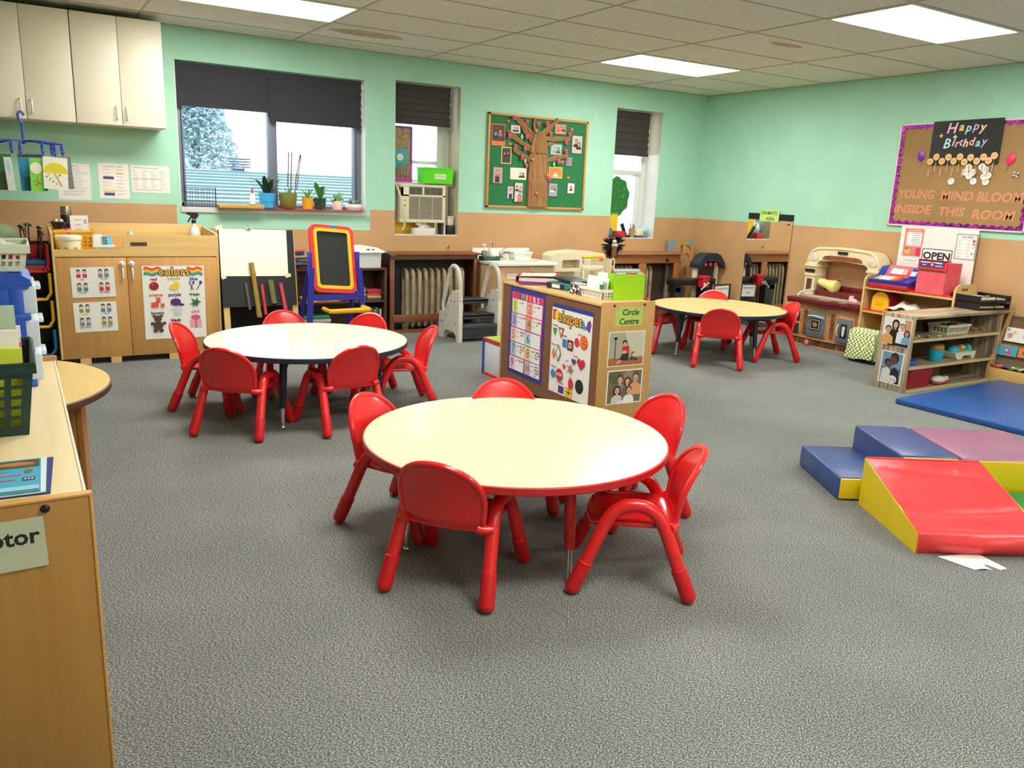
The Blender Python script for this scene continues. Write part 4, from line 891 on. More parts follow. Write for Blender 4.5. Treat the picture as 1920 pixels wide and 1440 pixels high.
# ------------------------------------------------------------------ toddler step stool
M_GP = mat('light_grey_plastic', (206, 202, 190), 0.4); M_DG = mat('dark_grey_plastic', (58, 62, 66), 0.5, bump=(200, .2, .001))
o = thing('step_stool', 'grey toddler steps with tall hoop handrails and dark treads before the sink', 'step stool', (3.56, 6.33, 0))
def stool_side(x0, x1, name='side_panel'):
    f = MB(M_GP)
    body = [(0.0, 0.0), (0.05, 0.0), (0.06, 0.05), (0.10, 0.085), (0.26, 0.085), (0.30, 0.05), (0.31, 0.0), (0.405, 0.0), (0.412, 0.10), (0.40, 0.24), (0.36, 0.25), (0.30, 0.245), (0.265, 0.29), (0.235, 0.36), (0.20, 0.41), (0.14, 0.46), (0.07, 0.47), (0.03, 0.45), (0.008, 0.40)]
    f.prism(body, x0, x1, 'x', False)
    xm = (x0 + x1) / 2
    f.tube(smooth([(xm, 0.018, 0.38), (xm, 0.028, 0.56), (xm, 0.07, 0.655), (xm, 0.14, 0.682), (xm, 0.20, 0.668), (xm, 0.245, 0.60), (xm, 0.31, 0.45), (xm, 0.355, 0.33), (xm, 0.35, 0.25), (xm, 0.30, 0.23)], 2), 0.019, 10)
    f.use(M_DG)
    for y, z in ((0.10, 0.36), (0.17, 0.36), (0.22, 0.30), (0.26, 0.22), (0.08, 0.16), (0.33, 0.15), (0.37, 0.15), (0.17, 0.42)): f.box(x0 - 0.0008, x1 + 0.0008, y - 0.006, y + 0.006, z - 0.009, z + 0.009)
    part(o, name, f)
stool_side(-0.238, -0.20); stool_side(0.165, 0.203)
for y0, y1, z in ((0.19, 0.36, 0.365), (0.06, 0.22, 0.245)):
    f = MB(M_DG); f.box(-0.2, 0.165, y0, y1, z - 0.028, z, .008); f.box(-0.2, 0.165, y0, y0 + .015, z - 0.045, z, .004); part(o, 'tread', f)
f = MB(M_DG); f.box(-0.2, 0.165, 0.0, 0.13, 0.12, 0.16, .006); f.box(-0.2, 0.165, 0.012, 0.03, 0.03, 0.12)
for k in range(12): f.box(-0.18 + k * 0.028, -0.168 + k * 0.028, 0.004, 0.014, 0.05, 0.11)
part(o, 'bottom_tread', f)

# ------------------------------------------------------------------ child-height sink cabinet
o = thing('sink_cabinet', 'child-height sink cabinet with white counter and beige doors', 'sink', (4.215, 6.66, 0))
M_CT = mat('white_counter', (240, 238, 226), 0.3); M_CAB = wood('beige_laminate', (222, 180, 136), (214, 170, 124), 'z')
f = MB(M_CT); f.box(-0.345, 0.345, -0.06, 0.515, 0.655, 0.685, .004); part(o, 'counter', f)
f = MB(M_CT); f.box(-0.325, 0.345, 0.495, 0.515, 0.685, 0.785, .003); part(o, 'backsplash', f)
f = MB(M_CAB); f.box(-0.325, 0.325, 0.0, 0.515, 0.06, 0.655); part(o, 'body', f)
f = MB(M_BLACK); f.box(-0.3, 0.3, 0.04, 0.45, 0, 0.06); part(o, 'toe_kick', f)
for a, b_, k in ((-0.323, 0.028, 1), (0.032, 0.323, -1)):
    f = MB(M_CAB); f.box(a, b_, -0.018, 0.0, 0.07, 0.645, .002); d = part(o, 'door', f)
    f = MB(M_DG); hx = b_ - 0.03 if k == 1 else a + 0.03; f.ball((hx, -0.03, 0.585), 0.011, 8); part(d, 'knob', f)
f = MB(mat('sink_basin', (226, 226, 220), 0.2)); f.lathe([(0.16, 0.686), (0.165, 0.688), (0.155, 0.690), (0.12, 0.6865), (0.001, 0.6862)], (0.1, 0.2, 0), 28, 1.0, 0.8); part(o, 'basin', f)
o = thing('faucet', 'chrome single-lever faucet on the low sink counter', 'faucet', (4.14, 7.02, 0.685))
f = MB(M_CHROME); f.box(-0.05, 0.05, -0.03, 0.02, 0, 0.008, .003); f.lathe([(0.024, 0), (0.024, 0.05), (0.018, 0.075), (0.001, 0.08)], seg=18); f.tube(smooth([(0, 0, 0.03), (0.01, -0.05, 0.075), (0.03, -0.11, 0.07), (0.034, -0.125, 0.055)], 2), 0.012, 10); part(o, 'spout', f)
f = MB(M_CHROME); f.tube([(0, 0, 0.075), (0.03, -0.02, 0.105), (0.07, -0.04, 0.118)], [0.012, 0.009, 0.007], 10); part(o, 'lever', f)
f = MB(mat('dark_green_plastic', (28, 92, 66), 0.5)); f.box(-0.092, 0.092, -0.05, 0.05, 0, 0.006); f.box(-0.092, 0.092, -0.05, -0.046, 0, 0.036); f.box(-0.092, 0.092, 0.046, 0.05, 0, 0.036); f.box(-0.092, -0.088, -0.05, 0.05, 0, 0.036); f.box(0.088, 0.092, -0.05, 0.05, 0, 0.036)
solo('soap_tray', 'dark green tray at the left end of the sink counter', 'tray', f, (3.955, 6.93, 0.686))
o = thing('soap_bottle', 'clear soap bottle with white pump in the green tray', 'soap bottle', (3.90, 6.93, 0.693))
f = MB(mat('smoky_soap', (128, 128, 118), 0.2)); f.box(-0.028, 0.028, -0.02, 0.02, 0, 0.085, .008); part(o, 'bottle_body', f)
f = MB(M_WHITE); f.cyl((0, 0, 0.084), 0.011, 0.03, 12); f.box(-0.03, 0.012, -0.008, 0.008, 0.135, 0.148, .003); f.cyl((0, 0, 0.11), 0.005, 0.03, 8); part(o, 'pump', f)
o = thing('soap_dispenser', 'white ceramic soap dispenser with chrome pump in the green tray', 'soap dispenser', (3.985, 6.93, 0.693))
f = MB(M_WHITE); f.lathe([(0.035, 0), (0.038, 0.004), (0.038, 0.10), (0.03, 0.11), (0.001, 0.112)], seg=24); part(o, 'dispenser_body', f)
f = MB(M_CHROME); f.cyl((0, 0, 0.11), 0.006, 0.055, 10); f.box(-0.025, 0.008, -0.006, 0.006, 0.16, 0.17, .002); part(o, 'pump', f)
basket('white_bin', 'white perforated plastic bin at the back of the sink counter', 'basket', M_WHITE, 0.215, 0.13, 0.072, (4.365, 7.02, 0.686), slots=(12, 3))
s = Sheet(0.16, 0.1, M_PAPER, 0.001); s.lines(P((180, 140, 140)), -0.07, 0.07, 0.03, -0.04, 5, 0.004, 6)
solo('door_notice', 'small printed notice on the left door of the sink cabinet', 'paper', s, M=on_back(4.075, 6.640, 0.53))

# ------------------------------------------------------------------ beige plastic play unit
o = thing('play_workshop', 'beige plastic play unit with cubby, yellow rail and rounded back panel', 'toy furniture', (4.975, 6.76, 0)); o.scale = (1.045, 0.9, 0.97)
M_B2 = mat('beige_plastic_inner', (200, 186, 150), 0.5)
f = MB(M_BEIGE); back = [(-0.385, 0.0), (0.40, 0.0), (0.403, 0.70), (0.39, 0.755), (0.34, 0.775), (0.15, 0.800), (-0.11, 0.815), (-0.33, 0.795), (-0.38, 0.77)]
f.prism(back, 0.16, 0.19, 'y', False); f.use(M_B2); f.box(0.20, 0.36, 0.156, 0.16, 0.42, 0.735); part(o, 'back_panel', f)
f = MB(M_BEIGE)
cub = [(-0.39, 0.605), (-0.39, 0.72), (-0.372, 0.765), (-0.33, 0.785), (-0.10, 0.800), (-0.05, 0.79), (-0.022, 0.75), (-0.005, 0.68), (-0.002, 0.605)]
for y0, y1 in ((-0.03, -0.012),): pass
outer = [(-0.39, 0.595), (-0.39, 0.70), (-0.378, 0.755), (-0.33, 0.785), (-0.10, 0.795), (-0.045, 0.78), (-0.015, 0.73), (0.0, 0.595)]
inner = [(-0.25, 0.63), (-0.25, 0.712), (-0.249, 0.713), (-0.248, 0.714), (-0.06, 0.718), (-0.052, 0.717), (-0.045, 0.715), (-0.04, 0.63)]
ring_prism(f, outer, inner, 0.0, 0.16); part(o, 'cubby', f)
f = MB(M_B2); f.box(-0.26, -0.03, 0.10, 0.158, 0.62, 0.72); part(o, 'cubby_back', f)
f = MB(M_BEIGE); f.box(-0.385, -0.35, 0.0, 0.16, 0, 0.6, .006); part(o, 'leg_panel', f)
f = MB(M_BEIGE); f.box(0.37, 0.40, 0.0, 0.16, 0, 0.72, .006); part(o, 'leg_panel', f)
f = MB(M_BEIGE); f.box(-0.35, 0.37, -0.02, 0.16, 0.36, 0.40, .006); part(o, 'work_shelf', f)
f = MB(M_BEIGE); f.box(-0.02, 0.235, -0.03, 0.01, 0.60, 0.655, .008); f.box(-0.02, 0.005, -0.03, 0.01, 0.4, 0.62, .004); f.box(0.21, 0.235, -0.03, 0.01, 0.4, 0.62, .004); part(o, 'front_frame', f)
f = MB(M_TY); f.tube([(-0.012, 0.0, 0.742), (0.256, 0.04, 0.749)], 0.014, 10); part(o, 'yellow_rail', f)
f = MB(P((236, 96, 70))); f.box(0.30, 0.35, 0.146, 0.158, 0.70, 0.722, .003); part(o, 'red_catch', f)
s = Sheet(0.1, 0.085, P((206, 190, 180)), 0.001); s.rects(P((196, 90, 90)), [(-0.04, -0.03, -0.01, 0.0), (0.005, 0.005, 0.04, 0.03)]); s.rects(P((110, 150, 190)), [(-0.04, 0.008, -0.005, 0.035), (0.005, -0.035, 0.04, -0.005)])
solo('picture_tile', 'small red and blue picture card on the beige play unit', 'card', s, M=on_back(5.04, 6.895, 0.68))
for x, c in ((4.54, (230, 230, 220)), (4.60, (140, 150, 160)), (4.66, (40, 60, 120))):
    f = MB(P(c)); f.lathe([(0.02, 0), (0.024, 0.01), (0.024, 0.06), (0.012, 0.08), (0.012, 0.1), (0.001, 0.1)], seg=14); solo('toy_bottle', {230: 'white', 140: 'grey', 40: 'blue'}[c[0]] + ' small bottle on the work shelf of the beige play unit', 'bottle', f, (x + .27, 6.78, 0.389), group='bottles on the play unit')

# ------------------------------------------------------------------ window 1 sill
ZS = 1.118
f = MB(P((226, 60, 90), 0.8)); f.grid(lambda u, v: (1.84 + 0.925 * u, 7.115 + 0.15 * v, ZS + 0.0012 + 0.0006 * math.sin(u * 40)), 30, 3)
solo('pink_sill_cloth', 'pink-red cloth strip under the potted plants on the large window sill', 'cloth', f)
f = MB(mat('black_wire', (30, 34, 50), 0.4))
for k in range(6):
    x = -0.11 + k * 0.045; f.tube([(x, -0.05, 0.003), (x, -0.05, 0.155), (x, 0.05, 0.155), (x, 0.05, 0.003)], 0.0018, 5)
for z in (0.155, 0.12, 0.05, 0.003): f.tube([(-0.12, -0.05, z), (0.12, -0.05, z)], 0.0018, 5); f.tube([(-0.12, 0.05, z), (0.12, 0.05, z)], 0.0018, 5)
for x in (-0.12, 0.12): f.tube([(x, -0.05, 0.003), (x, -0.05, 0.165)], 0.003, 5); f.tube([(x, -0.05, 0.003), (x, 0.05, 0.003)], 0.003, 5)
solo('wire_rack', 'black wire rack at the left end of the large window sill', 'rack', f, (1.322, 7.20, ZS))
f = MB(wood('tray_wood', (214, 166, 96), (190, 140, 76), 'x')); f.box(-0.17, 0.17, -0.055, 0.055, 0, 0.01); f.box(-0.185, 0.185, -0.062, -0.055, 0.0, 0.03, .002); f.box(-0.185, 0.185, 0.055, 0.062, 0, 0.03, .002); f.box(-0.185, -0.17, -0.06, 0.06, 0, 0.03, .002); f.box(0.17, 0.185, -0.06, 0.06, 0, 0.03, .002)
solo('wooden_tray', 'long wooden tray on the large window sill beside the blue pot', 'tray', f, (1.64, 7.155, ZS))
o = thing('glue_bottle', 'small white glue bottle with red tip in the wooden sill tray', 'bottle', (1.742, 7.155, ZS + 0.011))
f = MB(M_WHITE); f.lathe([(0.022, 0), (0.024, 0.004), (0.024, 0.09), (0.012, 0.115), (0.001, 0.116)], seg=18, sy=.7); part(o, 'bottle_body', f)
f = MB(P((206, 60, 60))); f.lathe([(0.009, 0.114), (0.008, 0.15), (0.003, 0.16)], seg=12); part(o, 'tip', f)
f = MB(M_BLACK); f.lathe([(0.0245, -0.001), (0.0252, 0.0), (0.0252, 0.022), (0.0245, 0.023)], seg=18, sy=.72); part(o, 'base_band', f)
def leaf(f, base, ang, L, w_, up, curl, tw=0.0, n=7):
    # a curved leaf blade from base, heading ang, rising by up, curling over
    dx, dy = math.cos(ang), math.sin(ang); px, py = -dy, dx; rows = []
    for i in range(n + 1):
        t = i / n; r = L * (t * (1 - 0.25 * curl * t)); z = up * (t * (1 + 0.5 * curl) - curl * t * t); hw = w_ * math.sin(PI * min(0.98, 0.12 + t * 0.86)) * (1 if t < 0.98 else 0.1)
        c = Vector(base) + Vector((dx * r, dy * r, z)); fold = 0.25 * hw
        rows.append([c - Vector((px, py, 0)) * hw + Vector((0, 0, fold)), c, c + Vector((px, py, 0)) * hw + Vector((0, 0, fold))])
    vs = [[f.bm.verts.new(f.T @ p) for p in r] for r in rows]
    for a, b_ in zip(vs[:-1], vs[1:]):
        for k in range(2):
            fc = f.bm.faces.new([a[k], a[k + 1], b_[k + 1], b_[k]]); fc.material_index = f.mi; fc.smooth = True
SOIL = mat('potting_soil', (60, 44, 34), 0.95)
def plant(label, x, pot_m, prof, leaves, y=7.19, soil_z=None, lm=None, extra=None):
    o = thing('potted_plant', label, 'potted plant', (x, y, ZS + 0.003), 0)
    f = MB(pot_m); rt, zt = prof[-1]; f.lathe(prof + [(rt - 0.005, zt), (rt - 0.007, zt - 0.012)], seg=28); part(o, 'pot', f)
    f = MB(SOIL); f.lathe([(0.001, zt - 0.014), (rt - 0.006, zt - 0.012), (0.001, zt - 0.010)], seg=20); part(o, 'soil', f)
    f = MB(lm)
    for (a, L, w_, up, curl, r0) in leaves: leaf(f, (r0 * math.cos(a), r0 * math.sin(a), zt - 0.01), a, L * 1.15, w_ * 1.25, up * 1.5, curl)
    part(o, 'leaves', f)
    if extra: extra(o, zt)
    return o
rnd = random.Random(21)
plant('dark pointed-leaf plant in a bright blue pot beside the window mullion', 1.875, mat('bright_blue_pot', (64, 170, 220), 0.35), [(0.045, 0), (0.058, 0.005), (0.062, 0.055), (0.066, 0.056), (0.074, 0.13)],
      [(rnd.uniform(0, 6.28), rnd.uniform(.03, .10), rnd.uniform(.014, .02), rnd.uniform(.07, .12), rnd.uniform(.1, .5), rnd.uniform(0, .035)) for _ in range(20)] + [(3.3, 0.13, 0.012, 0.12, 0.5, 0.01), (0.2, 0.11, 0.013, 0.11, .4, 0.02)], lm=mat('dark_leaf', (26, 60, 40), 0.3))
def canes(o, zt):
    f = MB(mat('brown_cane', (84, 50, 48), 0.6)); f.tube([(0.022, -0.01, zt - .02), (0.042, 0, 0.478)], 0.0048, 6); f.tube([(0.062, 0, zt - .02), (0.075, 0, 0.26), (0.115, 0, 0.462)], 0.0044, 6); f.tube([(0.082, 0.01, zt + .03), (0.122, 0, 0.46), (0.116, 0, 0.47)], 0.004, 6); part(o, 'support_cane', f)
    f = MB(MATS['brown_cane']); f.tube([(-0.005, -0.02, zt + 0.05), (0.012, -0.01, 0.482)], 0.0046, 6); part(o, 'support_cane', f)
    f = MB(P((236, 196, 60))); f.box(0.046, 0.058, -0.002, 0.002, 0.24, 0.30); part(o, 'yellow_tie', f)
plant('olive green pot with tall bare support canes on the sill', 2.055, mat('olive_pot', (122, 122, 52), 0.35), [(0.045, 0), (0.052, 0.004), (0.068, 0.04), (0.077, 0.09), (0.078, 0.135)],
      [(rnd.uniform(0, 6.28), .03, .006, .05, .3, rnd.uniform(0, .03)) for _ in range(6)], lm=mat('pale_leaf', (150, 190, 150), 0.4), extra=canes)
plant('spider plant in a mustard yellow square-shouldered pot on the sill', 2.232, mat('mustard_pot', (222, 166, 44), 0.35), [(0.040, 0), (0.044, 0.003), (0.055, 0.10)],
      [(2 * PI * k / 13 + .2, rnd.uniform(.05, .12), .006, rnd.uniform(.05, .1), rnd.uniform(.5, 1.1), .008) for k in range(13)], lm=mat('light_green_leaf', (150, 200, 110), 0.35))
plant('broad-leaf green plant in a dark speckled pot on the sill', 2.342, mat('speckled_pot', (34, 62, 58), 0.3, noise=(60, (110, 150, 120), 0.55, 0.62, (1, 1, 1))), [(0.032, 0), (0.042, 0.004), (0.052, 0.05), (0.056, 0.10)],
      [(2 * PI * k / 9 + .5, rnd.uniform(.05, .11), .018, rnd.uniform(.08, .13), rnd.uniform(.3, .8), .006) for k in range(9)], lm=mat('fresh_green_leaf', (70, 150, 62), 0.35))
plant('drooping round-leaf plant in a pale pink pot on the sill', 2.503, mat('pale_pink_pot', (226, 206, 186), 0.5), [(0.036, 0), (0.04, 0.003), (0.048, 0.06), (0.042, 0.085)],
      [(3.4, .10, .035, .02, 2.6, .01), (-0.2, .09, .034, .02, 2.4, .01), (2.4, .08, .026, .07, 1.0, .01), (0.6, .09, .028, .09, 1.0, .01), (4.4, .06, .03, .03, 1.6, .01), (1.6, .05, .02, .06, .8, 0)], lm=mat('mid_green_leaf', (88, 150, 66), 0.35))
plant('trailing succulent in a shallow glass bowl at the right end of the sill', 2.66, mat('frosted_glass_bowl', (226, 226, 218), 0.2), [(0.05, 0), (0.06, 0.003), (0.076, 0.03), (0.070, 0.058)],
      [(rnd.uniform(0, 6.28), rnd.uniform(.03, .09), .008, rnd.uniform(.02, .06), rnd.uniform(.5, 1.8), rnd.uniform(0, .04)) for _ in range(30)], lm=mat('grey_green_leaf', (128, 168, 132), 0.4))

# ------------------------------------------------------------------ window 2: air conditioner and things around it
o = thing('air_conditioner', 'cream window air conditioner with slatted front grille', 'air conditioner', (3.365, 7.21, 1.022)); M_AC = mat('cream_ac_plastic', (222, 214, 186), 0.45)
f = MB(M_AC); f.box(-0.235, 0.235, 0.03, 0.20, 0.0, 0.35, .004); part(o, 'housing', f)
f = MB(M_AC); W_ = 0.237
for a in ((-W_, W_, 0.0, 0.035, 0, 0.03), (-W_, W_, 0.0, 0.035, 0.242, 0.262), (-W_, W_, 0.0, 0.035, 0.332, 0.355), (-W_, -0.148, 0.0, 0.035, 0.03, 0.332), (0.205, W_, 0.0, 0.035, 0.03, 0.332), (-0.01, 0.01, 0.0, 0.035, 0.262, 0.332), (-W_, -0.205, 0, .035, .25, .34)): f.box(*a, .003)
part(o, 'front_panel', f)
f = MB(mat('grille_recess', (92, 96, 108), 0.6)); f.box(-0.15, 0.207, 0.024, 0.03, 0.03, 0.245); f.use(M_AC)
for k in range(19): f.box(-0.148, 0.205, 0.006, 0.02, 0.036 + k * 0.011, 0.0395 + k * 0.011)
for x in (-0.04, 0.10): f.box(x - .0015, x + .0015, 0.004, 0.01, 0.03, 0.243)
part(o, 'intake_grille', f)
for x0, x1 in ((-0.205, -0.012), (0.012, 0.205)):
    f = MB(mat('vent_dark', (56, 54, 50), 0.6)); f.box(x0, x1, 0.012, 0.03, 0.264, 0.330); f.use(mat('vent_louvre', (150, 144, 124), 0.5))
    for k in range(5): f.box(x0 + .005, x1 - .005, 0.006, 0.012, 0.272 + k * 0.012, 0.276 + k * 0.012)
    for k in range(1, 3): f.box(x0 + (x1 - x0) * k / 3 - .0015, x0 + (x1 - x0) * k / 3 + .0015, 0.003, 0.01, 0.266, 0.328)
    part(o, 'air_vent', f)
f = MB(M_BLACK); f.cyl((-0.192, -0.004, 0.16), 0.007, 0.006, 12, axis='y'); f.box(-0.215, -0.17, -0.001, 0.001, 0.205, 0.209); part(o, 'control_knob', f)
f = MB(mat('accordion_panel', (196, 190, 166), 0.6))
for k in range(4): f.box(-0.292 + k * 0.014, -0.284 + k * 0.014, 0.09, 0.11, 0.0, 0.36)
for k in range(5): f.box(0.243 + k * 0.014, 0.251 + k * 0.014, 0.09, 0.11, 0.0, 0.36)
f.box(-0.296, 0.362, 0.085, 0.14, 0.352, 0.372); part(o, 'side_curtain', f)
f = MB(M_AC); f.tube(smooth([(-0.27, 0.05, 0.36), (-0.262, -0.012, 0.30), (-0.225, -0.014, 0.18), (-0.2, -0.014, 0.03), (-0.19, 0.01, -0.05), (-0.21, 0.02, -0.07)], 2), 0.009, 8); part(o, 'power_cord', f)
o = thing('sensory_panel', 'purple-framed gold foil craft panel standing left of the window glass', 'craft panel', (3.19, 7.36, 1.40))
f = MB(mat('gold_foil_paper', (126, 98, 62), 0.35, metal=0.3, noise=(30, (176, 150, 110), 0.4, 0.7, (1, 1, 1)))); f.box(-0.105, 0.105, 0, 0.012, 0, 0.50); part(o, 'backing', f)
f = MB(mat('purple_foil', (96, 44, 150), 0.3, metal=0.4)); f.box(-0.115, 0.115, -0.004, 0.0, 0.49, 0.51); f.box(0.10, 0.118, -0.004, 0, 0.16, 0.5); f.box(-0.118, -0.10, -0.004, 0, 0.16, 0.5); part(o, 'upper_border', f)
f = MB(mat('magenta_foil', (200, 60, 170), 0.3, metal=0.4)); f.box(-0.12, 0.12, -0.006, 0.0, -0.005, 0.03); f.box(0.10, 0.12, -0.004, 0, 0.03, 0.16); f.box(-0.12, -0.10, -0.004, 0, 0.03, 0.16); part(o, 'lower_border', f)
f = MB(mat('teal_foil', (60, 150, 150), 0.3, metal=0.4)); f.box(-0.085, 0.07, -0.006, 0, 0.12, 0.30); f.use(mat('silver_foil', (196, 190, 180), 0.25, metal=0.8)); rnd = random.Random(8)
for k in range(12): x = -0.09 + k * 0.015; f.tube([(x, -0.008, 0.16 + rnd.random() * .03), (x + rnd.uniform(-.008, .008), -0.01, 0.03 + rnd.random() * .03)], 0.003, 5)
f.cyl((-0.01, -0.012, 0.225), 0.034, 0.006, 20, axis='y'); part(o, 'foil_decoration', f)
o = thing('green_tub', 'lime green plastic tub on top of the air conditioner', 'tub', (3.53, 7.30, 1.395))
f = MB(mat('lime_plastic', (96, 226, 40), 0.35)); tap(f, 0.128, 0.06, 0.158, 0.082, 0.142); part(o, 'tub_body', f)
s = Sheet(0.125, 0.048, P((214, 240, 200)), 0.0008); s.write((60, 96, 60), 'MOUTH TOYS BIN', 0.0145, 0, 0); s.T = Matrix.Identity(4)
lb = part(o, 'tub_label', s); lb.matrix_local = Matrix.Translation((0.02, -0.0725, 0.066)) @ Matrix.Rotation(0.153, 4, 'X') @ on_back(0, 0, 0)
f = MB(mat('yellow_card', (236, 190, 36), 0.6)); f.box(-0.27, 0.2, 0, 0.008, 0, 0.12); solo('yellow_board', 'yellow panel under the air conditioner in the window niche', 'panel', f, (3.36, 7.35, 0.909))
o = thing('tissue_box', 'white tissue box with a tissue pulled up, below the air conditioner', 'tissue box', (3.385, 7.255, 0.909))
f = MB(P((224, 220, 212))); f.box(-0.11, 0.11, -0.045, 0.045, 0, 0.062, .002); part(o, 'carton', f)
f = MB(M_PAPER); f.grid(lambda u, v: (-0.06 + 0.11 * u + 0.02 * math.sin(v * 5), 0.014 * math.sin(u * 9 + v * 3), 0.062 + 0.062 * v * (0.6 + 0.4 * math.sin(u * PI))), 12, 6); part(o, 'tissue', f)
o = thing('sanitizer_tub', 'white-lidded container on a black jar at the right of the window niche', 'container', (3.685, 7.28, 0.909))
f = MB(M_BLACK); f.box(-0.042, 0.042, -0.04, 0.04, 0, 0.09, .006); part(o, 'black_jar', f)
f = MB(P((216, 208, 184))); f.box(-0.033, 0.033, -0.03, 0.03, 0.09, 0.16, .004); f.box(-0.037, 0.037, -0.034, 0.034, 0.16, 0.178, .003); part(o, 'white_container', f)
for x, c, n_ in ((3.585, (60, 50, 46), 'dark brown'), (3.612, (206, 206, 200), 'pale grey')):
    f = MB(P(c)); f.box(-0.008, 0.008, -0.04, 0.04, 0, 0.115); solo('thin_book', n_ + ' thin book standing in the air conditioner window niche', 'book', f, (x, 7.28, 0.909))

# ------------------------------------------------------------------ window 3 sill
Z3 = 0.899
o = thing('paper_tree', 'green paper tree with yellow trunk standing in the corner-side window', 'paper craft', (5.79, 7.36, Z3))
f = MB(mat('green_craft_paper', (38, 118, 50), 0.7)); pts = []
for i in range(40):
    a = 2 * PI * i / 40; r_ = 1 + 0.05 * math.sin(9 * a); pts.append((0.03 + 0.185 * r_ * math.cos(a), 0.445 + 0.215 * r_ * math.sin(a)))
f.prism(pts, 0.0, 0.008, 'y'); part(o, 'crown', f)
f = MB(mat('yellow_craft_paper', (238, 200, 40), 0.7)); f.prism([(-0.03, 0.0), (0.07, 0.0), (0.075, 0.26), (0.06, 0.23), (0.045, 0.27), (0.03, 0.235), (0.01, 0.27), (-0.005, 0.235), (-0.03, 0.26)], -0.004, 0.006, 'y'); part(o, 'paper_trunk', f)
f = MB(P((220, 220, 90))); rnd = random.Random(4)
for k in range(14): f.obox((0.03 + rnd.uniform(-.13, .13), -0.001, 0.44 + rnd.uniform(-.15, .15)), (0.012, 0.002, 0.004), (0, rnd.uniform(0, 3), 0))
part(o, 'blossoms', f)
o = thing('cordless_phone', 'black cordless phone in its charging cradle on the corner-side window sill', 'phone', (5.89, 7.27, Z3))
f = MB(M_BLACK); f.obox((0.03, 0, 0.012), (0.09, 0.08, 0.024), (0, 0, 0), .006); part(o, 'cradle', f)
f = MB(M_BLACK); f.obox((-0.005, 0.0, 0.085), (0.042, 0.022, 0.15), (0.1, -0.5, 0), .006); f.use(P((90, 100, 90))); f.obox((-0.022, -0.012, 0.115), (0.026, 0.002, 0.03), (0.1, -0.5, 0)); part(o, 'handset', f)
f = MB(P((200, 40, 52))); f.box(-0.06, 0.06, -0.05, 0.05, 0, 0.07, .003); solo('red_box', 'small red box at the left of the corner-side window sill', 'box', f, (5.80, 7.245, Z3))
f = MB(mat('blue_silver_foil', (150, 190, 206), 0.25, metal=0.5, noise=(22, (236, 240, 244), 0.4, 0.6, (1, 1, 1)), bump=(30, 1.0, .02))); f.ball((0, 0, 0.1), 0.1, 14, (.62, .5, 1.1)); solo('foil_bag', 'crumpled blue-silver foil bag at the left end of the corner-side sill', 'bag', f, (5.700, 7.36, Z3))
f = MB(P((60, 130, 110), 0.3)); f.lathe([(0.02, 0), (0.024, 0.07), (0.018, 0.10), (0.001, 0.10)], seg=14); solo('teal_cylinder', 'teal marker tub standing leftmost on the corner-side window sill', 'tub', f, (5.70, 7.27, Z3 + 0.001))
o = thing('pen_cup', 'brown pen cup holding pink and navy pens on the corner-side window sill', 'pen cup', (6.005, 7.27, Z3))
f = MB(P((176, 140, 90))); f.lathe([(0.03, 0), (0.036, 0.10), (0.033, 0.10), (0.028, 0.004)], seg=16); part(o, 'cup_body', f)
for x, c, h_ in ((-0.012, (226, 50, 110), 0.155), (0.012, (40, 40, 80), 0.15), (0.022, (30, 30, 40), 0.13)): f = MB(P(c)); f.tube([(x * .5, 0, 0.01), (x * 1.8, 0, h_)], 0.0055, 6); part(o, 'pen', f)
f = MB(P((236, 226, 190))); f.box(-0.05, 0.05, -0.04, 0.04, 0.022, 0.085, .002); f.use(P((46, 70, 150))); f.box(-0.055, 0.055, -0.045, 0.045, 0, 0.022); solo('note_box', 'cream note cube in a blue tray on the corner-side window sill', 'note box', f, (6.10, 7.27, Z3))
f = MB(P((170, 206, 220), 0.25)); f.ball((0, 0, 0.06), 0.065, 14, (1.15, .7, .92)); solo('clear_bag', 'pale blue plastic bag at the right of the corner-side window sill', 'bag', f, (6.215, 7.29, Z3))
f = MB(P((150, 150, 140), 0.4)); f.box(-0.02, 0.02, -0.02, 0.02, 0, 0.075, .003); solo('grey_tin', 'small grey tin beside the pale blue bag on the sill', 'tin', f, (6.165, 7.22, Z3))
s = Sheet(0.065, 0.085, mat('wall_plate', (176, 224, 194), 0.6), 0.004); solo('wall_plate', 'small painted-over wall plate right of the green tree board', 'wall plate', s, M=on_back(5.348, YB - 0.0, 2.155))

# ------------------------------------------------------------------ green notice board with the paper family tree
M_BF = wood('board_frame_wood', (206, 156, 84), (186, 134, 66), 'x', sc=9)
BX, BZ, BW, BH = 4.637, 1.641, 1.206, 0.913
o = thing('notice_board', 'green notice board in a wooden frame holding the paper tree', 'notice board', (BX, YB - 0.003, BZ))
f = MB(mat('green_board', (32, 116, 66), 0.8)); f.box(-BW / 2 + .01, BW / 2 - .01, -0.012, 0, -BH / 2 + .01, BH / 2 - .01); part(o, 'board_face', f)
f = MB(M_BF)
for a in ((-BW / 2, BW / 2, BH / 2 - .024, BH / 2), (-BW / 2, BW / 2, -BH / 2, -BH / 2 + .024), (-BW / 2, -BW / 2 + .024, -BH / 2, BH / 2), (BW / 2 - .024, BW / 2, -BH / 2, BH / 2)): f.box(a[0], a[1], -0.026, 0, a[2], a[3], .003)
part(o, 'board_frame', f)
yB = YB - 0.0155
o = thing('paper_tree', 'brown kraft paper tree with branches spread over the green board', 'paper craft', (BX, yB, BZ))
M_KR = mat('kraft_paper', (164, 120, 76), 0.8, noise=(6, (136, 96, 58), 0.35, 0.7, (5, 5, 1)), bump=(14, .7, .02))
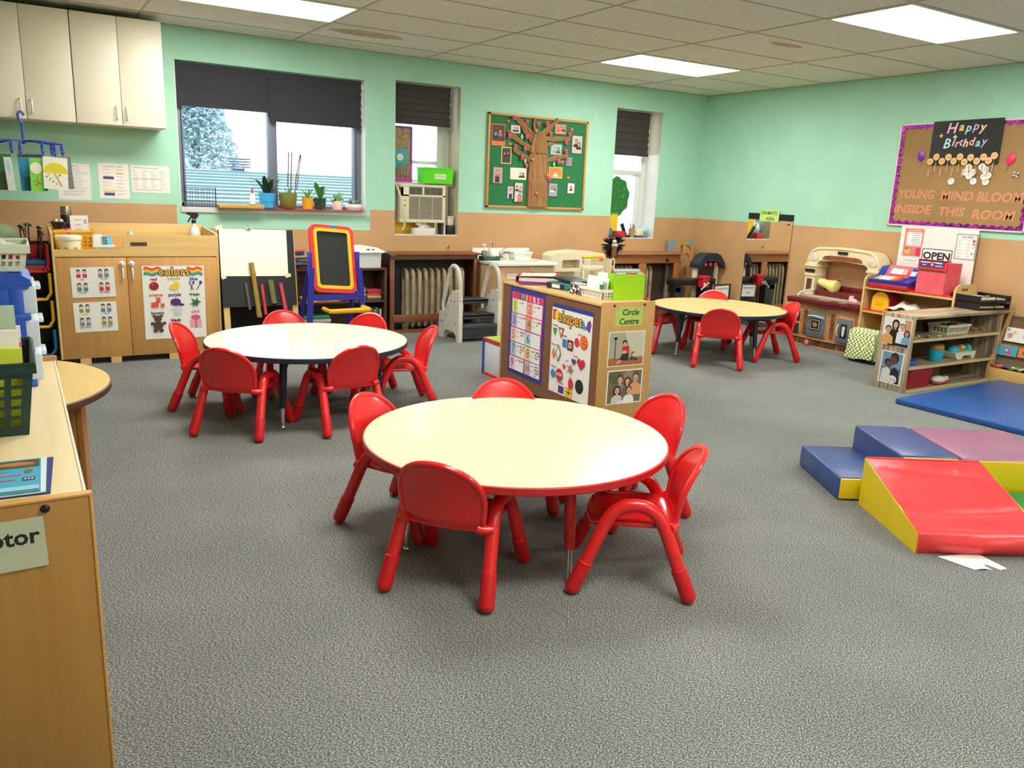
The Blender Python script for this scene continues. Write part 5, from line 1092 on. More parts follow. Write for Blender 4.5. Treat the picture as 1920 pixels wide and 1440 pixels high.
TRK = [(4.516,1.205),(4.510,1.479),(4.508,1.683),(4.482,1.840),(4.548,1.931),(4.654,1.960),(4.713,1.877),(4.729,1.768),(4.754,1.660),(4.760,1.489),(4.763,1.212)]
def rowx(z):
    L = [(1.205, 4.516, 4.763), (1.30, 4.514, 4.763), (1.479, 4.512, 4.760), (1.66, 4.520, 4.750), (1.768, 4.515, 4.729), (1.86, 4.530, 4.716), (1.93, 4.560, 4.690), (1.955, 4.60, 4.655)]
    for a, b_ in zip(L[:-1], L[1:]):
        if a[0] <= z <= b_[0]: t = (z - a[0]) / (b_[0] - a[0]); return a[1] + (b_[1] - a[1]) * t, a[2] + (b_[2] - a[2]) * t
    return L[-1][1], L[-1][2]
f = MB(M_KR)
def trunk(u, v):
    z = 1.205 + 0.75 * v; a, b_ = rowx(z); seg_ = 0 if z < 1.47 else (1 if z < 1.74 else 2)
    d = 0.016 + 0.020 * math.sin(PI * u) + 0.009 * abs(math.sin(u * (26 if seg_ == 0 else 12) + seg_ * 2)) + (0.006, 0.0, 0.014)[seg_]
    return (a + (b_ - a) * u - BX, -d * (1 if 0.001 < u < 0.999 else 0.0), z - BZ)
f.grid(trunk, 44, 60, False); part(o, 'paper_trunk', f)
BR = [((4.55, 1.90), (4.47, 1.985), (4.335, 2.062), .035), ((4.57, 1.93), (4.565, 2.0), (4.56, 2.066), .035), ((4.65, 1.93), (4.74, 1.99), (4.845, 2.085), .045), ((4.54, 1.77), (4.41, 1.835), (4.25, 1.925), .035),
      ((4.54, 1.66), (4.44, 1.715), (4.325, 1.76), .03), ((4.70, 1.89), (4.86, 1.895), (5.01, 1.91), .030), ((4.74, 1.675), (4.87, 1.715), (4.995, 1.735), .030), ((4.54, 1.86), (4.485, 1.92), (4.42, 1.975), .03), ((4.72, 1.83), (4.76, 1.84), (4.80, 1.85), .02)]
for a, m_, b_, w_ in BR:
    f = MB(M_KR); pts = [Vector((p[0] - BX, -0.018, p[1] - BZ)) for p in (a, m_, b_)]; pth = smooth(pts, 2); n = len(pth)
    for k in range(3):
        f.tube([p + Vector((0.010 * (k - 1) * math.sin(i), -0.004 * k, 0.012 * (k - 1))) for i, p in enumerate(pth)], [w_ * .55 * (1 - 0.45 * i / n) * (0.9 + 0.15 * math.sin(i * 2.1 + k)) for i in range(n)], 6)
    for v in f.bm.verts: v.co.y = -0.001 if v.co.y > -0.001 else v.co.y * 0.75
    part(o, 'branch', f)
M_PK = mat('pink_tissue', (226, 84, 132), 0.8)
FL = [(4.309,2.063),(4.476,2.032),(4.601,2.024),(4.705,2.039),(4.475,1.893),(4.266,1.882),(4.764,1.942),(5.004,1.955),(4.968,1.868),(4.967,1.779),(4.349,1.792),(4.457,1.775),(4.428,1.689),(4.491,1.613),(4.873,1.670),(4.759,1.493)]
FW = ['at the upper left branch tip', 'near the top left of the trunk', 'at the top centre branch', 'by the top right branch', 'inside the left fork', 'at the left branch tip beside the orange-framed photo', 'under the upper right photo', 'beside the tall right photo, upper', 'beside the tall right photo, middle', 'beside the tall right photo, lower', 'on the lower left branch, outer', 'on the lower left branch, inner', 'above the left green leaf', 'left of the trunk above the wide photo', 'on the lower right branch', 'low on the right edge of the trunk']
f = MB(M_PK); rnd = random.Random(9)
for k in range(7): a = k * 0.9; f.ball((0.009 * math.cos(a) * (k > 0), -0.004 * (k == 0), 0.011 * math.sin(a) * (k > 0)), 0.0135, 8, (1, .7, 1.1))
f.use(P((190, 50, 96))); f.ball((0, -0.012, 0), 0.006, 6)
fl0 = solo('paper_flower', 'pink tissue flower ' + FW[0], 'paper flower', f, (FL[0][0], yB - 0.050, FL[0][1]), group='pink flowers on the paper tree')
dep = [0.034, 0.012, 0.034, 0.036, 0.02, 0.03, 0.012, 0.012, 0.012, 0.012, 0.012, 0.03, 0.026, 0.012, 0.03, 0.04]
for k, (x, z) in enumerate(FL):
    loc = (x, yB - dep[k] - 0.008, z)
    if k == 0: fl0.location = loc
    else: copy_tree(fl0, loc, 0, 'pink tissue flower ' + FW[k])
OR_ = [(4.264,2.030),(4.569,1.957),(5.036,2.006),(4.544,1.678),(4.925,1.669),(4.729,1.533),(5.020,1.516),(4.603,1.346),(4.291,1.813)]
OW = ['at the top left of the board', 'at the crown of the paper trunk', 'right of the upper right photo', 'on the left middle of the trunk', 'beside the lower right branch flower', 'at the right edge of the trunk', 'alone above the small white-framed photo', 'low on the middle of the trunk', 'below the left branch tip']
f = MB(mat('orange_leaf_paper', (214, 104, 62), 0.7)); f.prism([(-0.026, -0.004), (-0.010, 0.008), (-0.006, 0.024), (0.006, 0.010), (0.026, 0.012), (0.010, -0.004), (0.008, -0.022), (-0.006, -0.010)], -0.004, 0.0, 'y')
f.use(P((240, 220, 200))); f.cyl((0, -0.005, 0), 0.004, 0.002, 8, axis='y')
l0 = solo('paper_leaf', 'small orange maple-shaped paper leaf ' + OW[0], 'paper leaf', f, group='orange leaves on the paper tree')
od = [0.004, 0.05, 0.004, 0.05, 0.02, 0.045, 0.004, 0.055, 0.004]
for k, (x, z) in enumerate(OR_):
    loc = (x, yB - od[k], z)
    if k == 0: l0.location = loc
    else: copy_tree(l0, loc, 0, 'small orange maple-shaped paper leaf ' + OW[k])
for (x, z), lb in zip([(4.416, 1.886), (4.467, 1.655), (4.820, 1.641)], ['inside the left fork', 'below the left middle flower', 'above the wide yellow-framed photo']):
    f = MB(P((120, 206, 90))); f.prism([(0, -0.03), (0.018, 0), (0, 0.035), (-0.016, 0.002)], -0.003, 0, 'y'); solo('green_paper_leaf', 'light green paper leaf ' + lb, 'paper leaf', f, (x, yB - 0.022, z), group='green leaves on the paper tree')
SK, SK2, HR = (222, 168, 134), (196, 140, 108), (40, 30, 28)
def photo(label, cx, cz, w_, h_, bord, bt, back, ppl, roll=0.0, extra=None, dy=0.004):
    s = Sheet(w_, h_, P(bord), 0.0012); s.rect(back, -w_ / 2 + bt, -h_ / 2 + bt, w_ / 2 - bt, h_ / 2 - bt)
    if extra: extra(s)
    for (x, y, k, sk, hr, sh, lh) in ppl: s.person(x * w_, y * h_, k * w_, sk, hr, sh, lh, 0.72)
    # trim anything printed beyond the border
    for v in s.bm.verts:
        v.co.x = max(-w_ / 2 + (bt if v.co.z > 0.0013 else 0), min(w_ / 2 - (bt if v.co.z > 0.0013 else 0), v.co.x)); v.co.y = max(-h_ / 2 + (bt if v.co.z > 0.0013 else 0), min(h_ / 2 - (bt if v.co.z > 0.0013 else 0), v.co.y))
    return solo('family_photo', label, 'photograph', s, M=on_back(cx, yB - dy, cz, roll), group='family photographs on the green board')
DK, CRM, GYB = (66, 72, 66), (238, 226, 150), (150, 152, 148)
photo('orange-bordered family photo, largest at the upper left of the green board', 4.154, 1.890, 0.158, 0.205, (222, 132, 72), .008, (84, 56, 46), [(-.2, .05, .085, SK, HR, (30, 30, 34), True), (.12, .16, .085, SK, HR, (120, 126, 140), False)], extra=lambda s: s.rect((226, 120, 60), -.07, -.1, .07, -.06))
photo('dark-bordered photo of a seated couple at the upper left of the tree', 4.349, 1.957, 0.124, 0.090, DK, .008, (206, 206, 196), [(-.12, .1, .08, SK, HR, (24, 24, 28), False), (.14, .08, .08, SK, (110, 60, 40), (24, 24, 28), True)])
photo('cream-bordered portrait photo below the orange-bordered one', 4.253, 1.699, 0.115, 0.160, CRM, .008, (70, 50, 44), [(-.18, .12, .085, SK, HR, (40, 30, 36), True), (.16, .16, .085, SK2, HR, (36, 34, 40), False)])
photo('dark-bordered photo at the left edge of the green board, middle height', 4.162, 1.503, 0.126, 0.172, DK, .009, (176, 166, 146), [(0, .2, .11, SK, HR, (214, 100, 90), False)], extra=lambda s: s.rect((50, 50, 60), -.03, -.07, .02, 0))
photo('wide cream-bordered photo left of the paper trunk', 4.402, 1.528, 0.192, 0.115, (240, 230, 180), .008, (226, 222, 206), [(.14, .0, .06, SK, HR, (60, 60, 70), False), (.3, -.02, .055, SK2, HR, (40, 44, 52), True)])
photo('narrow photo of a standing couple at the lower left of the trunk', 4.316, 1.339, 0.080, 0.132, DK, .005, (186, 184, 186), [(.0, .18, .13, SK, HR, (226, 190, 190), False)], extra=lambda s: s.rect((40, 44, 56), -.015, -.06, .02, 0.0))
photo('tall photo of two adults and a child beside the paper trunk base', 4.413, 1.344, 0.105, 0.200, DK, .006, (206, 200, 200), [(-.2, .26, .12, SK2, HR, (70, 60, 56), False), (.2, .2, .12, SK, HR, (120, 126, 140), False), (.12, -.2, .15, SK, HR, (222, 120, 70), True)], dy=0.008)
photo('dark-bordered bright red group photo at the upper right of the tree', 4.892, 1.996, 0.152, 0.112, DK, .009, (206, 150, 130), [(-.22, .1, .07, SK, HR, (226, 90, 60), True), (.02, .14, .07, SK2, HR, (214, 110, 50), False), (.24, .12, .07, SK, HR, (60, 30, 30), True)])
photo('tall dark-bordered photo of a hugging couple at the right edge', 5.111, 1.857, 0.146, 0.196, DK, .010, (190, 186, 180), [(-.08, .16, .12, SK2, HR, (24, 24, 28), False), (.14, .02, .11, SK, HR, (60, 30, 30), True)])
photo('blurred grey-blue photo right of the trunk crown', 4.850, 1.792, 0.142, 0.112, (120, 130, 120), .006, (170, 190, 196), [(-.15, .08, .09, SK, (90, 96, 110), (130, 160, 150), False), (.18, .05, .09, SK, HR, (70, 80, 96), True)])
photo('small dark-bordered photo under the tall right photo', 5.021, 1.681, 0.085, 0.100, DK, .006, (130, 146, 180), [(-.12, .1, .11, SK, HR, (200, 80, 80), True), (.16, .05, .1, SK2, HR, (210, 120, 80), False)])
photo('yellow-bordered orange photo right of the paper trunk', 4.858, 1.561, 0.166, 0.112, (240, 220, 120), .008, (216, 130, 60), [(.0, .08, .09, SK, HR, (236, 230, 226), False)])
photo('dark-bordered photo at the lower right of the paper trunk', 4.836, 1.385, 0.122, 0.148, DK, .009, (160, 166, 172), [(-.08, .1, .09, SK, HR, (236, 236, 236), True), (.16, .18, .08, SK2, HR, (80, 90, 96), False)])
photo('small white-bordered photo alone at the lower right of the green board', 5.064, 1.409, 0.095, 0.112, (60, 60, 60), .005, (236, 232, 228), [(.0, .1, .12, SK, HR, (96, 40, 46), True)])

# ------------------------------------------------------------------ right wall: mirror, signs
o = thing('wall_mirror', 'tall frameless mirror with a black top bar on the right wall', 'mirror', (6.930, 6.083, 0.06))
f = MB(mat('mirror_silver', (236, 240, 236), 0.015, metal=1.0)); f.box(-0.012, -0.004, -0.302, 0.302, 0, 1.168); part(o, 'mirror_glass', f)
f = MB(mat('mirror_edge', (70, 74, 70), 0.5)); f.box(-0.004, -0.001, -0.303, 0.303, -0.002, 1.170); part(o, 'backing', f)
f = MB(M_BLACK); f.box(-0.016, -0.002, -0.303, 0.303, 1.105, 1.172); part(o, 'top_bar', f)
f = MB(M_DG); f.cyl((-0.02, -0.255, 1.07), 0.010, 0.008, 12, axis='x'); part(o, 'mounting_screw', f)
LG = (196, 232, 128)
s = Sheet(0.262, 0.122, P(LG), 0.001); s.write((40, 60, 30), 'DRAMATIC', 0.050, 0, 0.026, 0.0008, sx=.92); s.write((40, 60, 30), 'AREA', 0.050, 0.015, -0.034, 0.0008, sx=.92)
solo('area_sign', 'light green DRAMATIC AREA sign over the mirror top', 'sign', s, M=on_right(6.908, 6.09, 1.212, -0.01))

# birthday board
o = thing('birthday_board', 'brown kraft birthday board with purple scalloped foil border on the right wall', 'notice board', (XR - 0.002, 4.087, 1.636))
BW2, BH2 = 1.216, 0.893
f = MB(mat('kraft_backing', (168, 132, 84), 0.8, noise=(3, (156, 122, 76), 0.35, 0.7, (1, 1, 1)))); f.box(-0.012, 0, -BW2 / 2 + .01, BW2 / 2 - .01, -BH2 / 2 + .01, BH2 / 2 - .01); part(o, 'board_face', f)
f = MB(mat('white_board_frame', (222, 218, 206), 0.4))
for a in ((-BW2 / 2, BW2 / 2, BH2 / 2 - .014, BH2 / 2), (-BW2 / 2, BW2 / 2, -BH2 / 2, -BH2 / 2 + .014), (-BW2 / 2, -BW2 / 2 + .014, -BH2 / 2, BH2 / 2), (BW2 / 2 - .014, BW2 / 2, -BH2 / 2, BH2 / 2)): f.box(-0.022, 0, a[0], a[1], a[2], a[3], .003)
part(o, 'board_frame', f)
f = MB(mat('purple_border_foil', (120, 30, 130), 0.25, metal=0.55, noise=(16, (196, 50, 170), 0.42, 0.62, (1, 1, 1)), bump=(40, 1.0, .01)))
def scal(L, n, x_of):
    pts = [x_of(-L / 2, 0)]
    for i in range(n * 8 + 1):
        t = i / (n * 8); pts.append(x_of(-L / 2 + L * t, 0.018 + 0.022 * abs(math.sin(PI * n * t)) ** 0.8))
    pts.append(x_of(L / 2, 0)); return pts
hw_, hh_ = BW2 / 2 - .012, BH2 / 2 - .012
f.prism(scal(2 * hw_, 17, lambda a, d: (a, -hh_ + d)), -0.017, -0.0125, 'x'); f.prism(scal(2 * hw_, 17, lambda a, d: (a, hh_ - d)), -0.017, -0.0125, 'x')
f.prism(scal(2 * hh_, 13, lambda a, d: (hw_ - d, a)), -0.019, -0.0145, 'x'); f.prism(scal(2 * hh_, 13, lambda a, d: (-hw_ + d, a)), -0.019, -0.0145, 'x')
part(o, 'foil_border', f)
def rw(y, z, off=0.02): return on_right(XR - off, y, z)
ML = mat('salmon_letters', (226, 126, 90), 0.5)
def lett(t, y0, y1, z, size):
    s = MB(P((240, 196, 168))); s.text(t, size, Matrix.Identity(4), 0.0018, 0.12, 'CENTER'); s.use(ML); s.text(t, size, Matrix.Translation((0, 0, 0.0006)), 0.0, 0.12, 'CENTER')
    xs_ = [v.co.x for v in s.bm.verts]; wdt = max(xs_) - min(xs_); k = (y0 - y1) / wdt; mid = (max(xs_) + min(xs_)) / 2
    zs_ = [v.co.y for v in s.bm.verts]; zm = (max(zs_) + min(zs_)) / 2
    for v in s.bm.verts: v.co.x = (v.co.x - mid) * k; v.co.y -= zm
    me = s.mesh('lettering'); l = bpy.data.objects.new('lettering', me); COL.objects.link(l); l.parent = o
    l.matrix_local = Matrix.Translation((-0.0135, (y0 + y1) / 2 - 4.087, z - 1.636)) @ on_right(0, 0, 0)
lett('YOUNG', 4.627, 4.285, 1.474, 0.105); lett('MIND', 4.222, 3.937, 1.468, 0.105); lett('BLOOM', 3.905, 3.535, 1.466, 0.105)
lett('INSIDE', 4.650, 4.290, 1.343, 0.100); lett('THIS', 4.222, 3.995, 1.335, 0.100); lett('ROOM', 3.925, 3.575, 1.322, 0.105)
s = Sheet(0.60, 0.362, mat('black_poster', (22, 24, 24), 0.5), 0.0015)
PKc, GDc, TQc, VIc = (226, 110, 176), (236, 196, 70), (90, 200, 186), (140, 100, 190)
def fancy(s, word, cols, x, y, size, step):
    for i, ch in enumerate(word):
        s.write(cols[i % len(cols)], ch, size * (1.25 if i == 0 else 1), x, y + (0.01 if i % 2 else 0), 0.0028, 0.22)
        s.write((250, 236, 244), ch, size * (1.25 if i == 0 else 1), x, y + (0.01 if i % 2 else 0), -0.0016, 0.22)
        x += step[i]
fancy(s, 'Happy', [PKc, GDc, TQc, VIc, GDc], -0.135, 0.115, 0.096, [0.085, 0.062, 0.062, 0.058, 0])
fancy(s, 'Birthday', [TQc, GDc, PKc, VIc, GDc, PKc, TQc, VIc], -0.16, -0.01, 0.090, [0.058, 0.034, 0.034, 0.040, 0.05, 0.054, 0.052, 0])
for x, y, c in ((-0.215, 0.06, GDc), (-0.09, 0.045, (226, 226, 230))):
    s.poly(c, [(x + (0.022 if k % 2 == 0 else 0.010) * math.sin(k * PI / 4), y + (0.022 if k % 2 == 0 else 0.010) * math.cos(k * PI / 4)) for k in range(8)])
solo('birthday_poster', 'black Happy Birthday poster with foil-balloon letters over the birthday board', 'poster', s, M=on_right(XR - 0.030, 4.078, 1.909, 0.008))
DI = [(4.357,1.753),(4.306,1.792),(4.251,1.755),(4.197,1.788),(4.146,1.755),(4.096,1.790),(4.053,1.747),(4.004,1.783),(3.948,1.753),(3.897,1.785),(3.851,1.756),(3.809,1.795)]
ORD = ['first', 'second', 'third', 'fourth', 'fifth', 'sixth', 'seventh', 'eighth', 'ninth', 'tenth', 'eleventh', 'last']
s = Sheet(0.001, 0.001, mat('wood_slice', (232, 190, 130), 0.6), 0.002); s.bm.clear(); s.cyl((0, 0, 0), 0.0285, 0.003, 24); s.use(P((176, 110, 66))); 
for k in range(5): s.box(-0.015 + k * .006, -0.011 + k * .006, -0.003, 0.003, 0.003, 0.0034)
d0 = solo('name_disc', 'round wooden name disc, first from the left in the birthday row', 'name tag', s, M=rw(DI[0][0], DI[0][1], 0.036), group='round wooden name discs on the birthday poster')
f = MB(mat('pale_bead', (226, 196, 160), 0.5)); f.tube([(0, -0.028, 0.001), (0.0, -0.10, 0.001)], 0.0012, 5)
for k in range(6): f.ball((0, -0.065 - k * 0.011, 0.0035), 0.0058, 8)
dd = part(d0, 'bead_string', f)
for k, (y, z) in enumerate(DI):
    if k:
        c = copy_tree(d0); c.matrix_world = rw(y, z, 0.036); c['label'] = 'round wooden name disc, %s from the left in the birthday row' % ORD[k]
WH = [(4.147,1.588),(4.010,1.702),(4.037,1.664),(3.966,1.662),(3.998,1.634),(3.956,1.590),(3.898,1.707),(3.870,1.683),(3.868,1.627),(3.838,1.637),(3.853,1.587)]
WL = ['hanging alone at the left', 'uppermost of the middle cluster', 'left of the middle cluster', 'right of the middle cluster', 'middle of the middle cluster', 'lowest of the middle cluster', 'uppermost of the right cluster', 'second highest of the right cluster', 'left of the right cluster', 'right of the right cluster', 'lowest and greyest of the right cluster']
s = MB(mat('white_tag', (236, 236, 228), 0.5)); s.cyl((0, 0, 0), 0.0285, 0.002, 24); s.use(P((60, 60, 60))); s.cyl((0, 0.014, 0.0019), 0.0035, 0.0006, 8); s.box(-0.014, 0.014, -0.001, 0.001, 0.002, 0.0023)
t0 = None
for k, (y, z) in enumerate(WH):
    off = 0.024 + 0.0026 * ((k * 3) % 5)
    lb = 'round white name tag below the birthday poster, ' + WL[k]
    if t0 is None: t0 = solo('name_tag', lb, 'name tag', s, M=rw(y, z, off), group='round white name tags on the birthday board')
    else: c = copy_tree(t0); c.matrix_world = rw(y, z, off); c['label'] = lb
for y, z, c, c2, lb in ((4.461, 1.808, (110, 50, 160), (214, 80, 150), 'purple and pink paper balloon left of the birthday poster'), (3.683, 1.770, (226, 50, 90), (236, 90, 110), 'red-pink paper balloon right of the birthday poster')):
    s = MB(P(c, 0.3)); tm = Matrix.Rotation(-0.25 if y < 4 else 0.1, 4, 'Z'); s.T = tm; s.ball((0, 0, 0.004), 0.05, 16, (0.72, 1.0, 0.12)); s.use(P(c2, 0.3)); s.ball((0.012, 0.012, 0.007), 0.034, 12, (0.5, 1.0, 0.1)); s.use(P((120, 60, 50))); s.tube([(0, -0.048, 0.003), (0.006, -0.075, 0.003), (-0.002, -0.105, 0.003)], 0.0015, 5)
    solo('paper_balloon', lb, 'paper balloon', s, M=rw(y, z, 0.0165))
s = MB(mat('silver_bow_foil', (206, 206, 214), 0.2, metal=0.9))
for k in range(4): s.T = Matrix.Rotation(k * PI / 2 + .5, 4, 'Z'); s.ball((0.018, 0, 0.006), 0.016, 10, (1, .6, .5))
solo('silver_bow', 'small silver foil bow at the right of the birthday board', 'bow', s, M=rw(3.623, 1.645, 0.0165))

# ------------------------------------------------------------------ play kitchen on the right wall (front faces -x)
o = thing('play_kitchen', 'toy kitchen with cream arch, maroon counter, grey oven and brick-pattern base', 'toy kitchen', (6.55, 4.97, 0)); o.scale = (.92, .95, 1)
M_TAN = mat('tan_plastic', (190, 142, 92), 0.5); M_CRE = mat('cream_plastic', (236, 220, 180), 0.4); M_MAR = mat('maroon_plastic', (112, 34, 36), 0.35); M_BRK = mat('brick_print', (150, 78, 54), 0.6, noise=(9, (110, 60, 46), 0.4, 0.6, (1, 1, 1))); M_BRD = mat('dark_brick', (84, 54, 42), 0.6, noise=(9, (120, 90, 66), 0.45, 0.6, (1, 1, 1)))
f = MB(M_TAN)
fr_ = [(-0.005 - 0.02 * math.cos((y / 0.42) * PI * 0.5) , y) for y in [(-0.40 + 0.8 * i / 16) for i in range(17)]]
f.prism([(x, y) for x, y in fr_] + [(0.40, 0.40), (0.40, -0.40)], 0.0, 0.41, 'z'); part(o, 'body', f)
f = MB(M_TAN); f.prism([(-0.045 - 0.018 * math.cos(y / 0.4 * PI), y) for y in [(-0.405 + 0.81 * i / 20) for i in range(21)]] + [(0.1, 0.405), (0.1, -0.405)], 0.0, 0.014, 'z')
f.prism([(-0.038 - 0.016 * math.cos(y / 0.4 * PI), y) for y in [(-0.405 + 0.81 * i / 20) for i in range(21)]] + [(0.1, 0.405), (0.1, -0.405)], 0.075, 0.088, 'z'); part(o, 'base_ledge', f)
f = MB(M_BRD)
for a, b_ in ((-0.39, -0.22), (-0.20, -0.03), (-0.0, 0.15), (0.17, 0.27), (0.29, 0.39)):
    n = 4; f.prism([(-0.030 - 0.015 * math.cos((a + (b_ - a) * i / n) / 0.4 * PI), a + (b_ - a) * i / n) for i in range(n + 1)] + [(0.05, b_), (0.05, a)], 0.018, 0.072, 'z')
part(o, 'brick_base', f)
s = Sheet(0.055, 0.055, P((206, 60, 60)), 0.002); s.ell((236, 190, 180), 0, 0, 0.018, 0.018); s.write((200, 50, 56), 'S', 0.03, 0, 0, 0.001)
lb = part(o, 'red_emblem', s); lb.matrix_local = Matrix.Translation((-0.068, 0.12, 0.045)) @ on_right(0, 0, 0)
def door(y0, y1, z0, z1, kind):
    f = MB(M_TAN); f.box(-0.040, -0.005, y0 - .012, y1 + .012, z0 - .012, z1 + .012, .010); part(o, 'door_surround', f)
    f = MB(mat('steel_grey_plastic', (104, 112, 116), 0.4)); f.box(-0.052, -0.035, y0, y1, z0, z1, .006); d = part(o, 'oven_door' if kind else 'fridge_door', f)
    ym, zm = (y0 + y1) / 2, (z0 + z1) / 2
    if kind:
        f = MB(M_GP); f.tube(smooth([(-0.05, y0 + .02, z1 - .05), (-0.075, y0 + .03, z1 - .045), (-0.08, ym, z1 - .035), (-0.075, y1 - .03, z1 - .045), (-0.05, y1 - .02, z1 - .05)], 2), 0.008, 8); part(d, 'door_handle', f)
        f = MB(M_BLACK); f.box(-0.056, -0.051, ym - .062, ym + .062, zm - .058, zm + .055, .012); f.use(M_GP); f.box(-0.058, -0.055, ym - .053, ym + .053, zm - .048, zm + .045, .01); f.use(M_BLACK); f.box(-0.0595, -0.0575, ym - .046, ym + .046, zm - .041, zm + .038, .008); f.use(P((176, 110, 60))); f.ball((-0.058, ym, zm - .003), 0.03, 12, (.12, 1.1, .85)); part(d, 'oven_window', f)
    else:
        f = MB(M_BLACK); f.box(-0.056, -0.051, ym - .036, ym + .036, zm - .065, zm + .065, .008); f.use(P((206, 206, 206))); f.prism([(ym - .018, zm), (ym + .018, zm), (ym + .01, zm - .05), (ym - .01, zm - .05)], -0.059, -0.055, 'x'); f.ball((-0.057, ym, zm + .02), 0.02, 10, (.15, 1, 1.4)); part(d, 'dispenser', f)
        f = MB(M_GP); f.tube([(-0.05, y1 - .02, z0 + .06), (-0.07, y1 - .02, z0 + .09), (-0.07, y1 - .02, z1 - .09), (-0.05, y1 - .02, z1 - .06)], 0.007, 8); part(d, 'door_handle', f)
door(-0.055, 0.165, 0.105, 0.345, True); door(-0.365, -0.195, 0.095, 0.325, False)
for z0, z1 in ((0.225, 0.33), (0.10, 0.205)):
    f = MB(M_TAN); f.box(-0.03, 0.0, 0.255, 0.385, z0 - .012, z1 + .012, .008); f.use(mat('dark_opening', (44, 36, 30), 0.8)); f.box(-0.033, -0.028, 0.268, 0.372, z0, z1, .008); part(o, 'cubby_window', f)
for y in (0.205, -0.125):
    f = MB(M_BRK)
    for k in range(6): f.box(-0.032, -0.01, y - .022, y + .022, 0.11 + k * 0.041, 0.146 + k * 0.041, .004)
    part(o, 'brick_column', f)
f = MB(M_MAR); ctr = [(-0.075 - 0.022 * math.cos(y / 0.42 * PI * 1.6), y) for y in [(-0.415 + 0.83 * i / 28) for i in range(29)]]
f.prism(ctr + [(0.18, 0.415), (0.18, -0.415)], 0.405, 0.432, 'z', False); f.prism([(x - .012, y) for x, y in ctr] + [(0.18, 0.42), (0.18, -0.42)], 0.432, 0.458, 'z', False); part(o, 'counter', f)
f = MB(mat('burner_grey', (150, 130, 124), 0.4)); f.cyl((0.02, 0.03, 0.458), 0.075, 0.004, 24); f.cyl((0.02, -0.2, 0.458), 0.06, 0.004, 24); part(o, 'burner', f)
f = MB(mat('sink_grey_beige', (186, 176, 150), 0.4)); f.box(0.10, 0.24, -0.39, 0.40, 0.448, 0.475, .004); part(o, 'splash_tray', f)
f = MB(M_GP); f.tube(smooth([(0.02, 0.37, 0.46), (0.06, 0.37, 0.50), (0.12, 0.34, 0.515), (0.18, 0.30, 0.53)], 1), 0.012, 8); part(o, 'toy_tap', f)
f = MB(M_MAR); f.box(0.20, 0.40, -0.34, 0.30, 0.475, 0.53, .006); f.box(0.375, 0.40, -0.34, 0.30, 0.53, 0.575, .004); part(o, 'upper_shelf', f)
f = MB(M_CRE)
def archp(k, r, z1): return [(-k, 0.46), (-k, z1 - r)] + [(-k + r - r * math.cos(a * PI / 16), z1 - r + r * math.sin(a * PI / 16)) for a in range(1, 8)] + [(-k + r, z1), (0, z1 + 0.012), (k - r, z1)] + [(k - r + r * math.sin(a * PI / 16), z1 - r + r * math.cos(a * PI / 16)) for a in range(1, 8)] + [(k, z1 - r), (k, 0.46)]
A_ = archp(0.425, 0.15, 0.938); B_ = archp(0.305, 0.06, 0.815)
ring_y = lambda f, A, B, x0, x1: None
def ring_x(f, A, B, x0, x1):
    n = len(A)
    def V(p, x): return f.bm.verts.new(f.T @ Vector((x, p[0], p[1])))
    a0 = [V(p, x0) for p in A]; b0 = [V(p, x0) for p in B]; a1 = [V(p, x1) for p in A]; b1 = [V(p, x1) for p in B]
    for i in range(n - 1):
        for q in ((a0[i], a0[i + 1], b0[i + 1], b0[i]), (a1[i], b1[i], b1[i + 1], a1[i + 1]), (a0[i], a1[i], a1[i + 1], a0[i + 1]), (b0[i], b0[i + 1], b1[i + 1], b1[i])):
            fc = f.bm.faces.new(q); fc.material_index = f.mi
    for i in (0, n - 1):
        fc = f.bm.faces.new((a0[i], b0[i], b1[i], a1[i])); fc.material_index = f.mi
f.T = Matrix.Translation((0, 0.02, 0)); ring_x(f, A_, B_, 0.20, 0.38)
for y in (-0.365, 0.365):
    f.box(0.185, 0.385, y - .075, y + .075, 0.745, 0.775, .008); f.box(0.188, 0.38, y - .068, y + .068, 0.655, 0.68, .006)
f.tube([(0.2, p[0] * .97, p[1] * .995) for p in A_[1:-1]], 0.014, 6); part(o, 'cream_arch', f)
f = MB(M_BRK); f.T = Matrix.Translation((0, 0.02, 0)); f.prism([(-0.20, 0.832), (-0.235, 0.832), (-0.21, 0.862), (-0.15, 0.872), (0.15, 0.872), (0.21, 0.862), (0.235, 0.832)], 0.190, 0.202, 'x'); part(o, 'brick_band', f)
f = MB(M_BLACK); f.T = Matrix.Translation((0, 0.02, 0)); f.box(0.186, 0.20, -0.055, 0.055, 0.892, 0.918); f.box(0.18, 0.2, 0.31, 0.42, 0.695, 0.725); f.box(0.18, 0.2, -0.42, -0.31, 0.695, 0.725); part(o, 'vent_slot', f)
f = MB(M_BRD); f.T = Matrix.Translation((0, 0.02, 0)); f.box(0.190, 0.202, 0.335, 0.395, 0.51, 0.63, .004); part(o, 'pillar_inset', f); f = MB(M_BRD); f.T = Matrix.Translation((0, 0.02, 0)); f.box(0.190, 0.202, -0.395, -0.335, 0.51, 0.63, .004); part(o, 'pillar_inset', f)
f = MB(mat('marbled_cream', (230, 222, 200), 0.3, noise=(12, (206, 196, 170), 0.45, 0.6, (1, 1, 1))))
for s_ in (-1, 1): f = MB(MATS['marbled_cream']); f.T = Matrix.Translation((0.194, 0.02 + s_ * 0.345, 0.845)) @ Matrix.Diagonal((.06, 1, .8, 1)); f.ball((0, 0, 0), 0.055, 14); part(o, 'corner_medallion', f)
o = thing('toy_phone', 'pale yellow pear-shaped toy with green leaf on the play kitchen shelf', 'toy', (6.77, 5.14, 0.531), 0)
